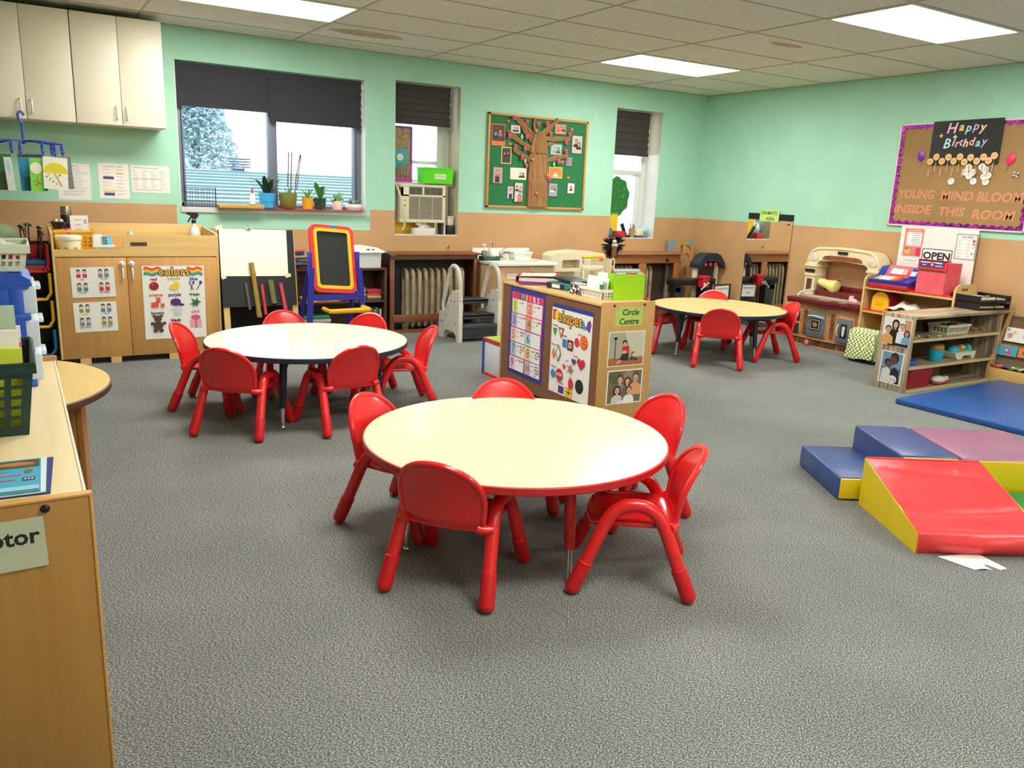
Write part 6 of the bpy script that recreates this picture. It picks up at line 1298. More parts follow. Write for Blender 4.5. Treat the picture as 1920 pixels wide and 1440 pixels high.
f = MB(mat('pale_yellow_plastic', (232, 226, 140), 0.4)); f.lathe([(0.001, -0.11), (0.03, -0.105), (0.038, -0.07), (0.045, 0.0), (0.062, 0.06), (0.062, 0.10), (0.04, 0.115), (0.001, 0.117)], seg=20); f.bm.transform(Matrix.Translation((0, 0, 0.058)) @ Matrix.Rotation(rad(10), 4, 'X') @ Matrix.Rotation(PI / 2, 4, 'X'))
f.use(M_BLACK); f.ball((-0.03, 0.095, 0.075), 0.006, 6); f.ball((-0.03, 0.10, 0.05), 0.005, 6); part(o, 'toy_body', f)
f = MB(P((90, 160, 50))); leaf(f, (0, -0.09, 0.10), -0.6, 0.06, 0.018, 0.035, 0.2); leaf(f, (0, -0.09, 0.10), -1.4, 0.05, 0.016, 0.02, 0.2); part(o, 'toy_leaf', f)
f = MB(mat('pale_pink_plush', (236, 180, 190), 0.8)); f.ball((0, 0, 0.032), 0.036, 14, (1, 1.4, .85)); f.ball((0, 0.02, 0.058), 0.024, 12); f.ball((0, 0.035, 0.078), 0.009, 8); f.ball((0, 0.005, 0.078), 0.009, 8); f.use(P((190, 60, 80))); [f.ball((-0.034, -0.03 + k * .02, 0.035), 0.005, 6) for k in range(4)]
solo('pink_toy', 'small pink plush toy on the right end of the play kitchen counter', 'toy', f, (6.52, 4.66, 0.459))
f = MB(P((196, 30, 40))); f.box(0, 0.02, -0.09, 0.06, 0, 0.11, .004); solo('toy_board', 'small red toy board behind the yellow pear toy', 'toy', f, (6.85, 5.17, 0.531))

# ------------------------------------------------------------------ toy workbench in the corner
o = thing('toy_workbench', 'black toy workbench with navy roof and beige posts in the corner', 'toy workbench', (6.512, 6.60, 0))
f = MB(M_BLACK); f.box(-0.42, 0.20, -0.02, 0.12, 0.42, 0.49, .008); f.box(-0.40, -0.30, 0.0, 0.1, 0.34, 0.42, .004); part(o, 'bench_top', f)
f = MB(mat('workbench_dark', (44, 44, 46), 0.5)); f.box(-0.38, -0.24, 0.0, 0.10, 0, 0.40, .006); part(o, 'bench_leg', f)
f = MB(mat('workbench_dark', (44, 44, 46), 0.5)); f.box(0.06, 0.18, 0.0, 0.08, 0, 0.43, .006); part(o, 'bench_leg', f)
for x in (0.025, 0.34): f = MB(M_BEIGE); f.box(x - .024, x + .024, 0.12, 0.17, 0, 0.66, .006); part(o, 'roof_post', f)
f = MB(mat('workbench_panel', (50, 44, 44), 0.6)); f.box(0.045, 0.32, 0.15, 0.17, 0.2, 0.70); part(o, 'back_panel', f)
f = MB(mat('navy_plastic', (28, 36, 56), 0.4)); RP = [(-0.02, 0.600), (-0.015, 0.655), (0.05, 0.735), (0.10, 0.765), (0.24, 0.768), (0.30, 0.745), (0.375, 0.66), (0.39, 0.595), (0.36, 0.595), (0.33, 0.64), (0.29, 0.675), (0.09, 0.675), (0.05, 0.645), (0.02, 0.60)]
f.prism(RP, 0.04, 0.19, 'y'); part(o, 'roof', f)
for x in (0.09, 0.165, 0.24): f = MB(P((206, 50, 56), 0.4)); f.ball((x, 0.05, 0.64), 0.022, 10, (1, .5, 1)); part(o, 'red_knob', f)
f = MB(P((206, 30, 50), 0.35)); f.box(-0.075, 0.02, -0.10, -0.02, 0.40, 0.52, .006); f.box(-0.09, 0.035, -0.105, -0.01, 0.50, 0.53, .004); part(o, 'toy_vise', f)
f = MB(M_GP); f.tube([(-0.05, -0.10, 0.44), (-0.08, -0.14, 0.43)], 0.016, 8); f.tube([(-0.13, -0.14, 0.39), (-0.04, -0.15, 0.46)], 0.006, 6); f.ball((-0.13, -0.14, 0.39), 0.010, 8); f.ball((-0.04, -0.15, 0.46), 0.010, 8); part(o, 'vise_handle', f)
o = thing('construction_stand', 'black-framed Construction sign standing below the toy workbench', 'sign', (6.715, 6.47, 0))
f = MB(M_BLACK); f.box(-0.13, 0.13, 0.0, 0.012, 0.0, 0.44, .004); part(o, 'sign_board', f)
s = Sheet(0.21, 0.13, M_PAPER, 0.001); s.write((40, 50, 46), 'Construction', 0.036, 0, 0.035, 0.0006, 0.15); s.write((40, 50, 46), 'Area', 0.036, 0, -0.02, 0.0006, 0.15); lb = part(o, 'sign_text', s); lb.matrix_local = on_back(-0.01, -0.0005, 0.355, 0.03)
o = thing('mosaic_panel', 'tan and grey-blue craft panel leaning in the corner behind the radiator cover', 'panel', (6.63, 7.10, 0))
f = MB(wood('mosaic_tan', (206, 158, 98), (190, 140, 82), 'z')); f.box(-0.10, 0.195, 0, 0.015, 0, 0.885); f.box(-0.205, -0.10, 0, 0.015, 0.755, 0.885) if False else None; part(o, 'panel_board', f)
f = MB(mat('dusty_blue', (128, 156, 156), 0.7)); f.prism([(-0.20, 0.0), (-0.20, 0.885), (-0.10, 0.885), (-0.10, 0.0)], 0.0, 0.015, 'y'); f.prism([(-0.2, 0.885), (-0.05, 0.885), (-0.12, 0.80), (-0.16, 0.755), (-0.2, 0.72)], -0.002, 0.0, 'y'); f.prism([(0.03, 0.885), (0.19, 0.885), (0.19, 0.80), (0.12, 0.85)], -0.002, 0, 'y'); f.prism([(-0.10, 0.66), (0.13, 0.655), (-0.10, 0.62)], -0.002, 0, 'y'); part(o, 'blue_patches', f)
rnd = random.Random(6)
for x, z in ((0.0, 0.82), (0.005, 0.80), (0.01, 0.77), (0.0, 0.74), (0.08, 0.82), (0.11, 0.81), (0.14, 0.79), (0.09, 0.72), (0.12, 0.70), (0.08, 0.56), (0.09, 0.52), (0.085, 0.49), (-0.06, 0.56), (0.0, 0.62)):
    f = MB(P((50, 40, 34))); f.T = Matrix.Translation((x, -0.003, z)) @ Matrix.Rotation(rnd.random() * 3, 4, 'Y'); f.box(-.018, .018, -.001, .003, -.005, .005); part(o, 'craft_figure', f)
for x, z in ((0.09, .84), (.11, .83), (.05, .79)): f = MB(P((206, 190, 60))); f.box(x - .012, x + .012, -.004, .0, z - .004, z + .004); part(o, 'craft_figure', f)

# ------------------------------------------------------------------ wooden shelf with the post office play
SH_W = wood('birch_shelf', (220, 182, 120), (204, 162, 100), 'y')
o = thing('wooden_shelf', 'light wooden three-shelf unit with cut-out hand grips for the post office play', 'shelf unit', (6.60, 4.200, 0))
for y in (-0.425, 0.408):
    f = MB(wood('birch_upright', (218, 178, 116), (202, 160, 98), 'z')); 
    A = [(0.0, 0.0), (0.32, 0.0), (0.32, 0.755), (0.06, 0.755), (0.02, 0.74), (0.0, 0.705)]; f.prism(A, y, y + 0.017, 'y')
    f.use(mat('grip_slot_brown', (120, 92, 62), 0.8)); f.box(0.08, 0.17, y - .0006, y + .0176, 0.705, 0.725); part(o, 'side_panel', f)
for z in (0.645, 0.435, 0.06): f = MB(SH_W); f.box(0.006, 0.315, -0.408, 0.408, z - .018, z, .002); part(o, 'shelf', f)
f = MB(SH_W); f.box(0.31, 0.318, -0.408, 0.408, 0.06, 0.70); part(o, 'back_panel', f)
# cash register
o = thing('toy_cash_register', 'blue and red toy cash register with white keys on the top shelf', 'toy', (6.74, 4.385, 0.646))
f = MB(P((186, 32, 44), 0.4)); f.box(-0.14, 0.13, -0.185, 0.195, 0, 0.045, .006); part(o, 'drawer', f)
M_RB = mat('register_blue', (40, 50, 150), 0.35)
f = MB(M_RB); f.prism([(-0.135, 0.045), (-0.14, 0.075), (-0.02, 0.105), (0.04, 0.185), (0.12, 0.195), (0.13, 0.045)], -0.19, 0.2, 'y'); part(o, 'housing', f)
f = MB(P((206, 50, 56), 0.4)); f.prism([(-0.022, 0.106), (0.0, 0.135), (0.038, 0.188), (0.045, 0.205), (0.055, 0.19), (0.0, 0.10)], -0.105, 0.125, 'y'); part(o, 'display_hood', f)
f = MB(P((240, 240, 244))); f.T = Matrix.Translation((0.008, 0.015, 0.152)) @ Matrix.Rotation(rad(-53), 4, 'Y'); f.box(-0.028, 0.028, -0.05, 0.065, -0.002, 0.006); f.use(P((226, 170, 160))); f.box(-0.028, 0.028, -0.09, -0.055, -0.002, 0.004); f.use(P((190, 210, 236))); f.box(-0.03, 0.02, -0.17, -0.12, -0.01, -0.002); part(o, 'display', f)
f = MB(P((250, 250, 250)))
kc = [(240, 180, 60), (240, 240, 240), (236, 236, 240), (246, 246, 246), (240, 150, 60), (226, 90, 60), (120, 60, 140)]
for i in range(7):
    f.use(P(kc[i]))
    for j in range(4): y = 0.135 - i * 0.038; x = -0.118 + j * 0.024; f.box(x - .009, x + .009, y - .015, y + .015, 0.080 + j * .006, 0.092 + j * .006, .002)
part(o, 'keys', f)
f = MB(P((216, 50, 44), 0.4)); f.box(-0.15, 0.17, -0.22, 0.22, 0, 0.012, .005); solo('red_tray', 'red plastic tray under the pink letter box', 'tray', f, (6.76, 4.005, 0.646))
o = thing('toy_letter_box', 'pink-red cardboard letter box with blue emblem band, on the red tray', 'letter box', (6.62, 4.02, 0.659))
PB = mat('pink_painted_card', (228, 76, 92), 0.6, noise=(7, (236, 110, 116), 0.35, 0.7, (1, 1, 1)))
f = MB(PB); f.box(0.0, 0.22, -0.125, 0.12, 0.0, 0.175); f.box(0.02, 0.22, -0.125, -0.12, 0.175, 0.255); f.box(0.215, 0.22, -0.125, 0.12, 0.175, 0.255); part(o, 'box_body', f)
f = MB(mat('kraft_slot', (150, 110, 74), 0.8)); f.box(0.004, 0.012, -0.12, 0.115, 0.165, 0.205); part(o, 'letter_slot', f)
f = MB(P((222, 44, 48))); f.box(-0.008, 0.004, -0.128, 0.123, 0.195, 0.275); f.box(-0.008, 0.05, -0.128, 0.123, 0.268, 0.276); part(o, 'red_flap', f)
s = Sheet(0.215, 0.05, P((40, 56, 130)), 0.001); s.poly((240, 240, 244), [(-0.1, 0.012), (-0.03, 0.012), (0.0, 0.020), (0.05, 0.010), (0.09, 0.012), (0.09, 0.018), (0.04, 0.021), (-0.1, 0.020)]); s.ell((220, 60, 56), 0.0, 0.0, 0.017, 0.018); s.poly((244, 240, 240), [(-0.008, 0.003), (0.012, 0.008), (0.002, -0.010)]); s.write((226, 230, 240), 'POST', 0.016, -0.065, -0.007, 0.0004); s.write((226, 230, 240), 'CANADA', 0.016, 0.062, -0.010, 0.0004)
lb = part(o, 'emblem_band', s); lb.matrix_local = Matrix.Translation((-0.0085, 0, 0.240)) @ on_right(0, 0, 0)
# white display board behind
o = thing('display_board', 'white trifold display board of post office price sheets behind the top shelf', 'display board', (6.875, 4.155, 0.65))
f = MB(M_PAPER); f.box(0, 0.006, -0.34, 0.362, 0, 0.545); part(o, 'board_panel', f)
def dsheet(label, y, z, w_, h_, m_, fn, name='price_sheet', off=6.874, roll=0.0):
    s = Sheet(w_, h_, m_, 0.001); fn(s); return solo(name, label, 'sign', s, M=on_right(off, y, z, roll))
def mn(s):
    s.rect((246, 244, 240), -0.07, -0.03, 0.075, 0.09); s.write((250, 220, 220), 'SUMMER MENU', 0.018, 0, 0.105, 0.0004); s.lines(P((120, 110, 120)), -0.02, 0.07, 0.08, -0.02, 7, 0.004, 3, .2); s.lines(P((190, 120, 120)), -0.065, -0.04, 0.08, -0.02, 7, 0.003, 3, .5)
    s.rect((222, 60, 60), 0.035, -0.115, 0.08, -0.045); s.ell((226, 190, 90), -0.045, -0.08, 0.03, 0.028); s.ell((110, 140, 90), -0.055, -0.055, 0.018, 0.01)
dsheet('pink price menu with small print at the left of the display board', 4.385, 1.052, 0.18, 0.245, P((232, 130, 130)), mn)
def po(s):
    s.rect((238, 238, 234), -0.083, -0.101, 0.083, 0.101); s.write((60, 60, 60), 'Post Office', 0.022, 0.005, 0.083, 0.0004); s.rects(P((70, 70, 70)), [(-0.05, 0.07, 0.06, 0.0715)])
    for k, wd in enumerate(('Large', 'Medium', 'Small', 'Envelope', 'Stamps', 'Postcard')):
        s.write((90, 90, 90), wd, 0.011, -0.075, 0.052 - k * 0.027, 0, align='LEFT'); s.write((90, 90, 90), '$' + str((5, 3, 2, 1, 1, 1)[k]) + '.00', 0.011, 0.022, 0.052 - k * 0.027)
    s.rects(P((190, 90, 60)), [(0.052, 0.04, 0.076, 0.062), (0.056, 0.016, 0.074, 0.03), (0.06, -0.008, 0.07, 0.0), (0.052, -0.06, 0.07, -0.048)])
dsheet('white Post Office price list with dark border at the right of the display board', 3.905, 1.048, 0.176, 0.212, P((70, 72, 80)), po)
def op(s): s.rect((40, 42, 46), -0.137, -0.085, 0.137, 0.085); s.rect((240, 240, 238), -0.130, -0.078, 0.130, 0.078); s.write((40, 42, 46), 'OPEN', 0.086, 0, 0.022, 0.0035, sx=1.12)
dsheet('white OPEN sign with black border in the middle of the display board', 4.148, 0.925, 0.30, 0.215, M_PAPER, op, 'open_sign', 6.872)
dsheet('white colouring page below the pink menu on the display board', 4.39, 0.835, 0.20, 0.15, M_PAPER, lambda s: (s.write((90, 90, 90), 'POST OFFICE PLAY', 0.014, 0.0, 0.055), s.lines(P((190, 190, 190)), -0.08, 0.08, 0.03, -0.06, 6, 0.003, 8, .8)), 'colouring_page')
dsheet('white faintly printed sheet at the lower right of the display board', 3.905, 0.835, 0.15, 0.20, M_PAPER, lambda s: s.lines(P((196, 196, 200)), -0.05, 0.05, 0.08, -0.08, 9, 0.003, 5, .6), 'price_sheet')
# middle shelf contents
f = MB(P((206, 40, 40), 0.4)); f.box(-0.15, 0.15, -0.11, 0.11, 0, 0.010, .004); solo('red_tray', 'red tray under the yellow toy mailbox on the middle shelf', 'tray', f, (6.76, 4.495, 0.436))
o = thing('toy_mailbox', 'toy mailbox with yellow arched door and red body on the middle shelf', 'toy', (6.66, 4.475, 0.447))
def arch(w_, h_): return [(-w_, 0.0)] + [(w_ * -math.cos(a * PI / 14), h_ - w_ + w_ * math.sin(a * PI / 14)) for a in range(15)] + [(w_, 0.0)]
f = MB(P((214, 40, 50), 0.35)); f.prism(arch(0.073, 0.155), 0.01, 0.2, 'x'); part(o, 'mailbox_body', f)
f = MB(M_TY); f.prism(arch(0.080, 0.165), -0.006, 0.012, 'x'); f.use(P((220, 150, 30))); f.box(-0.009, -0.006, -0.035, 0.035, 0.05, 0.054); f.box(-0.009, -0.006, -0.035, 0.035, 0.068, 0.072); part(o, 'mailbox_door', f)
f = MB(mat('white_fabric', (224, 220, 212), 0.8)); rnd = random.Random(14)
f.grid(lambda u, v: (-0.10 + 0.2 * v, 0.18 - 0.36 * u, 0.012 + 0.10 * math.sin(PI * u) ** .7 * math.sin(PI * min(1, v + .15)) + 0.012 * math.sin(u * 17 + v * 5)), 20, 8)
f.use(P((214, 80, 60))); f.ball((-0.05, 0.0, 0.10), 0.02, 8, (1, 1.5, .5)); solo('white_garment', 'crumpled white and grey garment on the middle shelf', 'clothing', f, (6.74, 4.24, 0.437))
f = MB(mat('grey_fabric', (130, 124, 118), 0.85)); f.grid(lambda u, v: (-0.10 + 0.2 * v, 0.12 - 0.24 * u, 0.01 + 0.07 * math.sin(PI * u) ** .6 * math.sin(PI * min(1, v + .15)) + 0.01 * math.sin(u * 13 + v * 7)), 16, 8)
solo('grey_garment', 'crumpled grey garment at the right of the middle shelf', 'clothing', f, (6.76, 4.00, 0.437))
f = MB(P((226, 176, 140))); f.ball((0, 0, 0.03), 0.032, 12); f.ball((0, -0.05, 0.022), 0.024, 10, (1, 1.5, .8)); f.use(M_BLACK); f.ball((0.01, -0.085, 0.035), 0.03, 10); solo('doll', 'small doll lying at the right end of the middle shelf', 'doll', f, (6.70, 3.92, 0.437))
# the whole post office group stands a little off the wall
for ob in list(COL.objects):
    if ob.parent is None and ob.get('kind') is None and 6.55 < ob.location.x < 6.85 and 3.75 < ob.location.y < 4.62 and ob.name.split('.')[0] in ('wooden_shelf', 'toy_cash_register', 'red_tray', 'toy_letter_box', 'toy_mailbox', 'white_garment', 'grey_garment', 'doll'):
        ob.location.x -= 0.10; ob.location.y = 4.137 + (ob.location.y - 4.20) * 1.0; ob.location.z += 0.0
# gingham-covered box
m_gi = mat('green_gingham', (206, 222, 120), 0.85); nt = m_gi.node_tree; b = nt.nodes['Principled BSDF']; tc = nt.nodes.new('ShaderNodeTexCoord')
ck1 = nt.nodes.new('ShaderNodeTexChecker'); ck1.inputs['Scale'].default_value = 52; ck1.inputs['Color1'].default_value = lin((236, 240, 200)); ck1.inputs['Color2'].default_value = lin((120, 140, 50))
mp_ = nt.nodes.new('ShaderNodeMapping'); mp_.inputs['Location'].default_value = (0.003, 0.003, 0.003); nt.links.new(tc.outputs['Object'], mp_.inputs[0]); nt.links.new(mp_.outputs[0], ck1.inputs['Vector']); nt.links.new(ck1.outputs[0], b.inputs['Base Color'])
o = thing('covered_box', 'low box under a green gingham cloth on the floor before the wooden shelf', 'box', (6.395, 4.36, 0))
f = MB(M_BLACK); f.box(-0.08, 0.1, -0.12, 0.12, 0, 0.26); part(o, 'dark_box', f)
f = MB(m_gi)
def cloth(u, v):
    y = 0.135 - 0.27 * u; s_ = v
    if s_ < 0.45: x = 0.11 - 0.19 * (s_ / 0.45); z = 0.27 + 0.02 * math.sin(PI * s_ / .45)
    else: t = (s_ - .45) / .55; x = -0.085 - 0.045 * math.sin(t * 1.6) + 0.006 * math.sin(u * 14) * t; z = 0.27 - 0.235 * t - 0.008 * math.sin(u * 6)
    return (x, y + 0.01 * math.sin(v * 6), z)
f.grid(cloth, 30, 30); f.grid(lambda u, v: (0.11 - 0.22 * u - 0.01 * v, -0.135 - 0.015 * v, 0.27 - 0.24 * v + .01 * math.sin(PI * u)), 16, 12); part(o, 'gingham_cloth', f)

# ------------------------------------------------------------------ low plank-print shelf with photographs on its end
m_pl = bpy.data.materials.new('plank_print'); m_pl.use_nodes = True; nt = m_pl.node_tree; b = nt.nodes['Principled BSDF']; b.inputs['Roughness'].default_value = 0.4
tc = nt.nodes.new('ShaderNodeTexCoord'); mp_ = nt.nodes.new('ShaderNodeMapping'); mp_.inputs['Scale'].default_value = (1.5, 26, 1.2); nt.links.new(tc.outputs['Object'], mp_.inputs[0])
nz = nt.nodes.new('ShaderNodeTexNoise'); nz.inputs['Scale'].default_value = 1.6; nz.inputs['Detail'].default_value = 5; nt.links.new(mp_.outputs[0], nz.inputs['Vector'])
cr = nt.nodes.new('ShaderNodeValToRGB'); cr.color_ramp.elements[0].position = 0.34; cr.color_ramp.elements[0].color = lin((118, 98, 80)); cr.color_ramp.elements[1].position = 0.66; cr.color_ramp.elements[1].color = lin((200, 182, 152)); e = cr.color_ramp.elements.new(0.5); e.color = lin((172, 150, 122))
nt.links.new(nz.outputs['Fac'], cr.inputs[0]); nt.links.new(cr.outputs[0], b.inputs['Base Color'])
o = thing('plank_shelf', 'low shelf covered in grey-brown plank-print film, photographs on its end', 'shelf unit', (5.56, 3.44, 0)); W_ = 1.20
f = MB(m_pl); f.box(0.0, 0.022, 0.0, 0.265, 0.0, 0.580, .002); part(o, 'end_panel', f)
f = MB(m_pl); f.box(W_ - .02, W_, 0.0, 0.265, 0.0, 0.558, .002); part(o, 'end_panel', f)
f = MB(m_pl); f.box(0.022, W_ + .1, -0.006, 0.27, 0.555, 0.577, .002); part(o, 'top_board', f)
ME = mat('shelf_edge_beige', (206, 182, 134), 0.5)
for z in (0.402, 0.195, 0.02):
    f = MB(m_pl); f.box(0.022, W_ - .02, 0.002, 0.255, z - .02, z); f.use(ME); f.box(0.022, W_ - .02, -0.001, 0.002, z - .02, z); part(o, 'shelf', f)
f = MB(mat('shelf_back_dark', (72, 60, 46), 0.7)); f.box(0.022, W_ - .02, 0.255, 0.262, 0.02, 0.555); part(o, 'back_panel', f)
def on_end(x, y, z, roll=0): return on_right(x, y, z, roll)
def fam1(s):
    s.rect((236, 232, 226), -0.108, -0.101, 0.108, 0.101); s.rect((206, 160, 110), 0.055, -0.101, 0.108, 0.101)
    s.person(-0.015, 0.052, 0.022, SK, (20, 18, 20), (22, 20, 24), True, 1.6); s.ell((20, 18, 20), -0.015, 0.06, 0.03, 0.034); s.ell(SK, -0.015, 0.052, 0.018, 0.024)
    s.person(0.045, 0.045, 0.021, SK, (30, 24, 22), (232, 234, 238), False, 1.6); s.rect((236, 236, 236), 0.022, 0.056, 0.068, 0.078); s.rect((24, 22, 24), 0.022, 0.06, 0.068, 0.068)
    s.person(-0.068, 0.01, 0.024, SK, (26, 22, 22), (222, 160, 90), False, 0.95); s.person(0.086, 0.0, 0.018, SK2, (24, 20, 20), (110, 170, 206), True, 0.9); s.rect((24, 22, 26), 0.0, -0.101, 0.108, -0.08)
def fam2(s):
    s.rect((110, 150, 176), -0.083, -0.115, 0.083, 0.115); s.rect((80, 120, 140), -0.083, -0.04, 0.083, 0.0)
    s.ell((50, 36, 32), 0.02, 0.075, 0.035, 0.045); s.ell((96, 60, 44), 0.012, 0.055, 0.026, 0.032); s.ell((40, 30, 28), -0.03, 0.035, 0.030, 0.032); s.ell((110, 70, 52), -0.02, 0.022, 0.024, 0.026)
    s.poly((206, 212, 206), [(-0.075, -0.115), (-0.07, -0.02), (-0.03, 0.0), (0.0, -0.02), (0.01, -0.115)]); s.poly((28, 26, 32), [(0.0, -0.115), (0.0, -0.02), (0.03, 0.01), (0.07, -0.02), (0.08, -0.115)])
    s.ell((226, 222, 226), 0.025, -0.085, 0.036, 0.03); [s.ell((30, 26, 30) if k % 2 else (206, 60, 66), 0.005 + 0.014 * k, -0.08 - 0.012 * (k % 2), 0.005, 0.006, 8) for k in range(4)]
def clampv(s, w_, h_):
    for v in s.bm.verts: v.co.x = max(-w_ / 2, min(w_ / 2, v.co.x)); v.co.y = max(-h_ / 2, min(h_ / 2, v.co.y))
s = Sheet(0.228, 0.212, M_PAPER, 0.0012); fam1(s); clampv(s, .228, .212); solo('family_photo', 'photo of a family with headscarf and white robe, upper on the plank shelf end', 'photograph', s, M=on_end(5.559, 3.567, 0.444, -0.02), group='photographs on the plank shelf end')
s = Sheet(0.185, 0.245, M_PAPER, 0.0012); fam2(s); clampv(s, .185, .245); solo('family_photo', 'photo of a child kissing an adult on the plank shelf end, lower', 'photograph', s, M=on_end(5.559, 3.57, 0.172, -0.02), group='photographs on the plank shelf end')
# things on the plank shelf
o = thing('letter_tray', 'two-tier black mesh paper tray on the plank shelf top', 'paper tray', (6.67, 3.60, 0.578), rad(-8))
for z in (0.0, 0.06):
    f = MB(M_BLACK); X, Y_ = 0.175, 0.135; f.box(-X, X, -Y_, Y_, z, z + .003); f.tube([(-X, -Y_, z + .05), (X, -Y_, z + .05), (X, Y_, z + .05), (-X, Y_, z + .05)], 0.004, 6, closed=True)
    f.box(-X, X, -Y_ - .001, -Y_ + .001, z, z + .018); f.box(-X, -X + .002, -Y_, Y_, z, z + .05); f.box(X - .002, X, -Y_, Y_, z, z + .05); f.box(-X, X, Y_ - .001, Y_, z, z + .05); part(o, 'tray_tier', f)
f = MB(M_BLACK)
for x in (-0.175, 0.175):
    for y in (-0.135, 0.135): f.tube([(x, y, 0), (x, y, 0.115)], 0.004, 6)
f.tube([(-0.0, -0.137, 0.0), (0.0, -0.137, 0.115)], 0.004, 6); part(o, 'tray_posts', f)
for k, (z, c) in enumerate(((0.004, (216, 206, 160)), (0.020, (226, 216, 176)), (0.064, (206, 206, 176)), (0.080, (190, 196, 176)))):
    f = MB(P(c)); f.box(-0.155, 0.155 - .02 * (k % 2), -0.12, 0.12, 0, 0.010); solo('paper_stack', ('lowest', 'second lowest', 'second highest', 'topmost')[k] + ' paper stack in the black mesh tray', 'paper', f, (6.67, 3.60, 0.578 + z), rad(-8), group='paper in the mesh tray')
f = MB(P((90, 206, 80))); f.obox((0, 0, 0), (0.07, 0.02, 0.012), (0, 0, .4)); solo('green_marker', 'small green clip on the papers of the mesh tray', 'clip', f, (6.70, 3.56, 0.6765))
basket('white_basket', 'white slotted basket on the upper plank shelf', 'basket', mat('off_white_plastic', (206, 204, 180), 0.5), 0.30, 0.17, 0.075, (6.22, 3.56, 0.403), 0, slots=(9, 2))
f = MB(P((60, 84, 50), 0.8)); [f.ball((0.05 * k - .08, 0.02 * (k % 2), 0.03), 0.036, 8) for k in range(4)]; f.use(P((170, 50, 50))); f.ball((0.09, 0, 0.035), 0.03, 8); solo('play_food', 'green and red play vegetables in the white slotted basket', 'toy food', f, (6.22, 3.57, 0.415), kind='stuff')
for k in range(8):
    f = MB(P((176, 132, 90))); f.box(-0.012, 0.012, -0.012, 0.012, 0, 0.006); f.cyl((0, 0, 0.006), 0.008, 0.02, 8); f.ball((0, 0, 0.03), 0.011, 8, (1, 1, .5)); solo('wooden_piece', 'small mushroom-shaped wooden piece on the upper plank shelf', 'wooden toy', f, (6.43 + 0.036 * k, 3.52 + 0.04 * ((k * 7) % 3), 0.403), group='wooden pieces on the upper plank shelf')
for k in range(7):
    f = MB(P(((196, 180, 150), (120, 90, 60), (226, 222, 214), (90, 70, 56))[k % 4])); f.ball((0, 0, 0.008), 0.014, 8, (1.2, 1, .6)); solo('pebble', 'pebble-like loose part on the upper plank shelf near the photographs', 'pebble', f, (5.65 + 0.05 * k, 3.47 + 0.02 * (k % 3), 0.403), group='loose pebbles on the upper plank shelf')
f = MB(P((50, 90, 170), 0.35)); f.tube([(0.065 * math.cos(a), 0.055 * math.sin(a), 0.018) for a in [k * PI / 10 for k in range(20)]], 0.018, 8, closed=True); f.cyl((0, 0, 0.004), 0.06, 0.012, 20); f.use(P((120, 190, 60), .4)); f.ball((0.0, 0, 0.045), 0.028, 10); f.use(P((226, 190, 60), .4)); f.ball((-0.025, -.01, 0.04), 0.02, 8)
solo('activity_ring', 'blue ring toy with green and yellow knobs on the middle plank shelf', 'toy', f, (5.70, 3.54, 0.196))
o = thing('stacking_cups', 'stack of nesting toy cups, turquoise at the bottom, on the middle plank shelf', 'toy cups', (6.05, 3.53, 0.196))
f = MB(P((40, 176, 196), .35)); f.lathe([(0.044, 0), (0.048, 0.004), (0.056, 0.085), (0.06, 0.087), (0.06, 0.094), (0.001, 0.094)], seg=22); part(o, 'turquoise_cup', f)
for k, c in enumerate(((226, 120, 70), (236, 170, 60), (120, 140, 80))): f = MB(P(c, .35)); f.lathe([(0.05 - .003 * k, 0.094 + .014 * k), (0.054 - .003 * k, 0.097 + .014 * k), (0.055 - .003 * k, 0.106 + .014 * k), (0.001, 0.108 + .014 * k)], seg=22); part(o, 'upper_cup', f)
o = thing('pop_up_toy', 'white arched toy base with turquoise domes and coloured knobs on the middle plank shelf', 'toy', (6.39, 3.55, 0.196))
f = MB(P((226, 226, 206), .35)); f.prism([(-0.14, 0.055), (0.15, 0.055), (0.145, 0.03), (0.13, 0.0), (0.10, 0.0), (0.085, 0.025), (0.0, 0.028), (-0.03, 0.02), (-0.04, 0.0), (-0.10, 0.0), (-0.13, 0.03)], -0.06, 0.06, 'y'); part(o, 'toy_base', f)
f = MB(P((50, 170, 190), .35)); f.ball((-0.07, 0, 0.055), 0.055, 14, (1, .9, .9)); part(o, 'turquoise_dome', f)
f = MB(P((50, 170, 190), .35)); f.ball((0.12, 0, 0.06), 0.04, 12, (.6, 1, 1.2)); part(o, 'turquoise_dome', f)
f = MB(P((226, 60, 70), .35)); f.ball((0.0, 0, 0.09), 0.022, 10); f.use(P((226, 206, 60), .35)); f.ball((0.045, 0, 0.082), 0.022, 10); f.use(P((110, 180, 70), .35)); f.ball((0.075, 0, 0.078), 0.018, 10); part(o, 'coloured_knobs', f)
f = MB(mat('dark_red_plastic', (150, 22, 34), 0.4))
tap(f, 0.12, 0.10, 0.145, 0.112, 0.145); solo('red_bin', 'dark red plastic bin on the lowest plank shelf', 'bin', f, (5.765, 3.565, 0.021))
f = MB(P((196, 60, 66), .6)); f.ball((0, 0, 0.012), 0.03, 14, (3.6, 1.5, .4)); f.use(P((226, 220, 206), .7)); f.ball((-0.02, 0, 0.035), 0.035, 14, (2.2, 1.3, .8)); f.ball((0.085, 0, 0.035), 0.02, 10)
solo('toy_iron', 'red and white toy shoe-like shape on the lowest plank shelf', 'toy', f, (6.09, 3.54, 0.021))
f = MB(P((120, 80, 50), .6)); f.box(-0.08, 0.08, -0.06, 0.06, 0, 0.14, .004); solo('brown_box', 'brown box at the back of the lowest plank shelf', 'box', f, (6.08, 3.62, 0.021 + .0)); bpy.data.objects['brown_box'].location.x = 6.13; bpy.data.objects['brown_box'].location.y = 3.63; bpy.data.objects['toy_iron'].location.y = 3.49

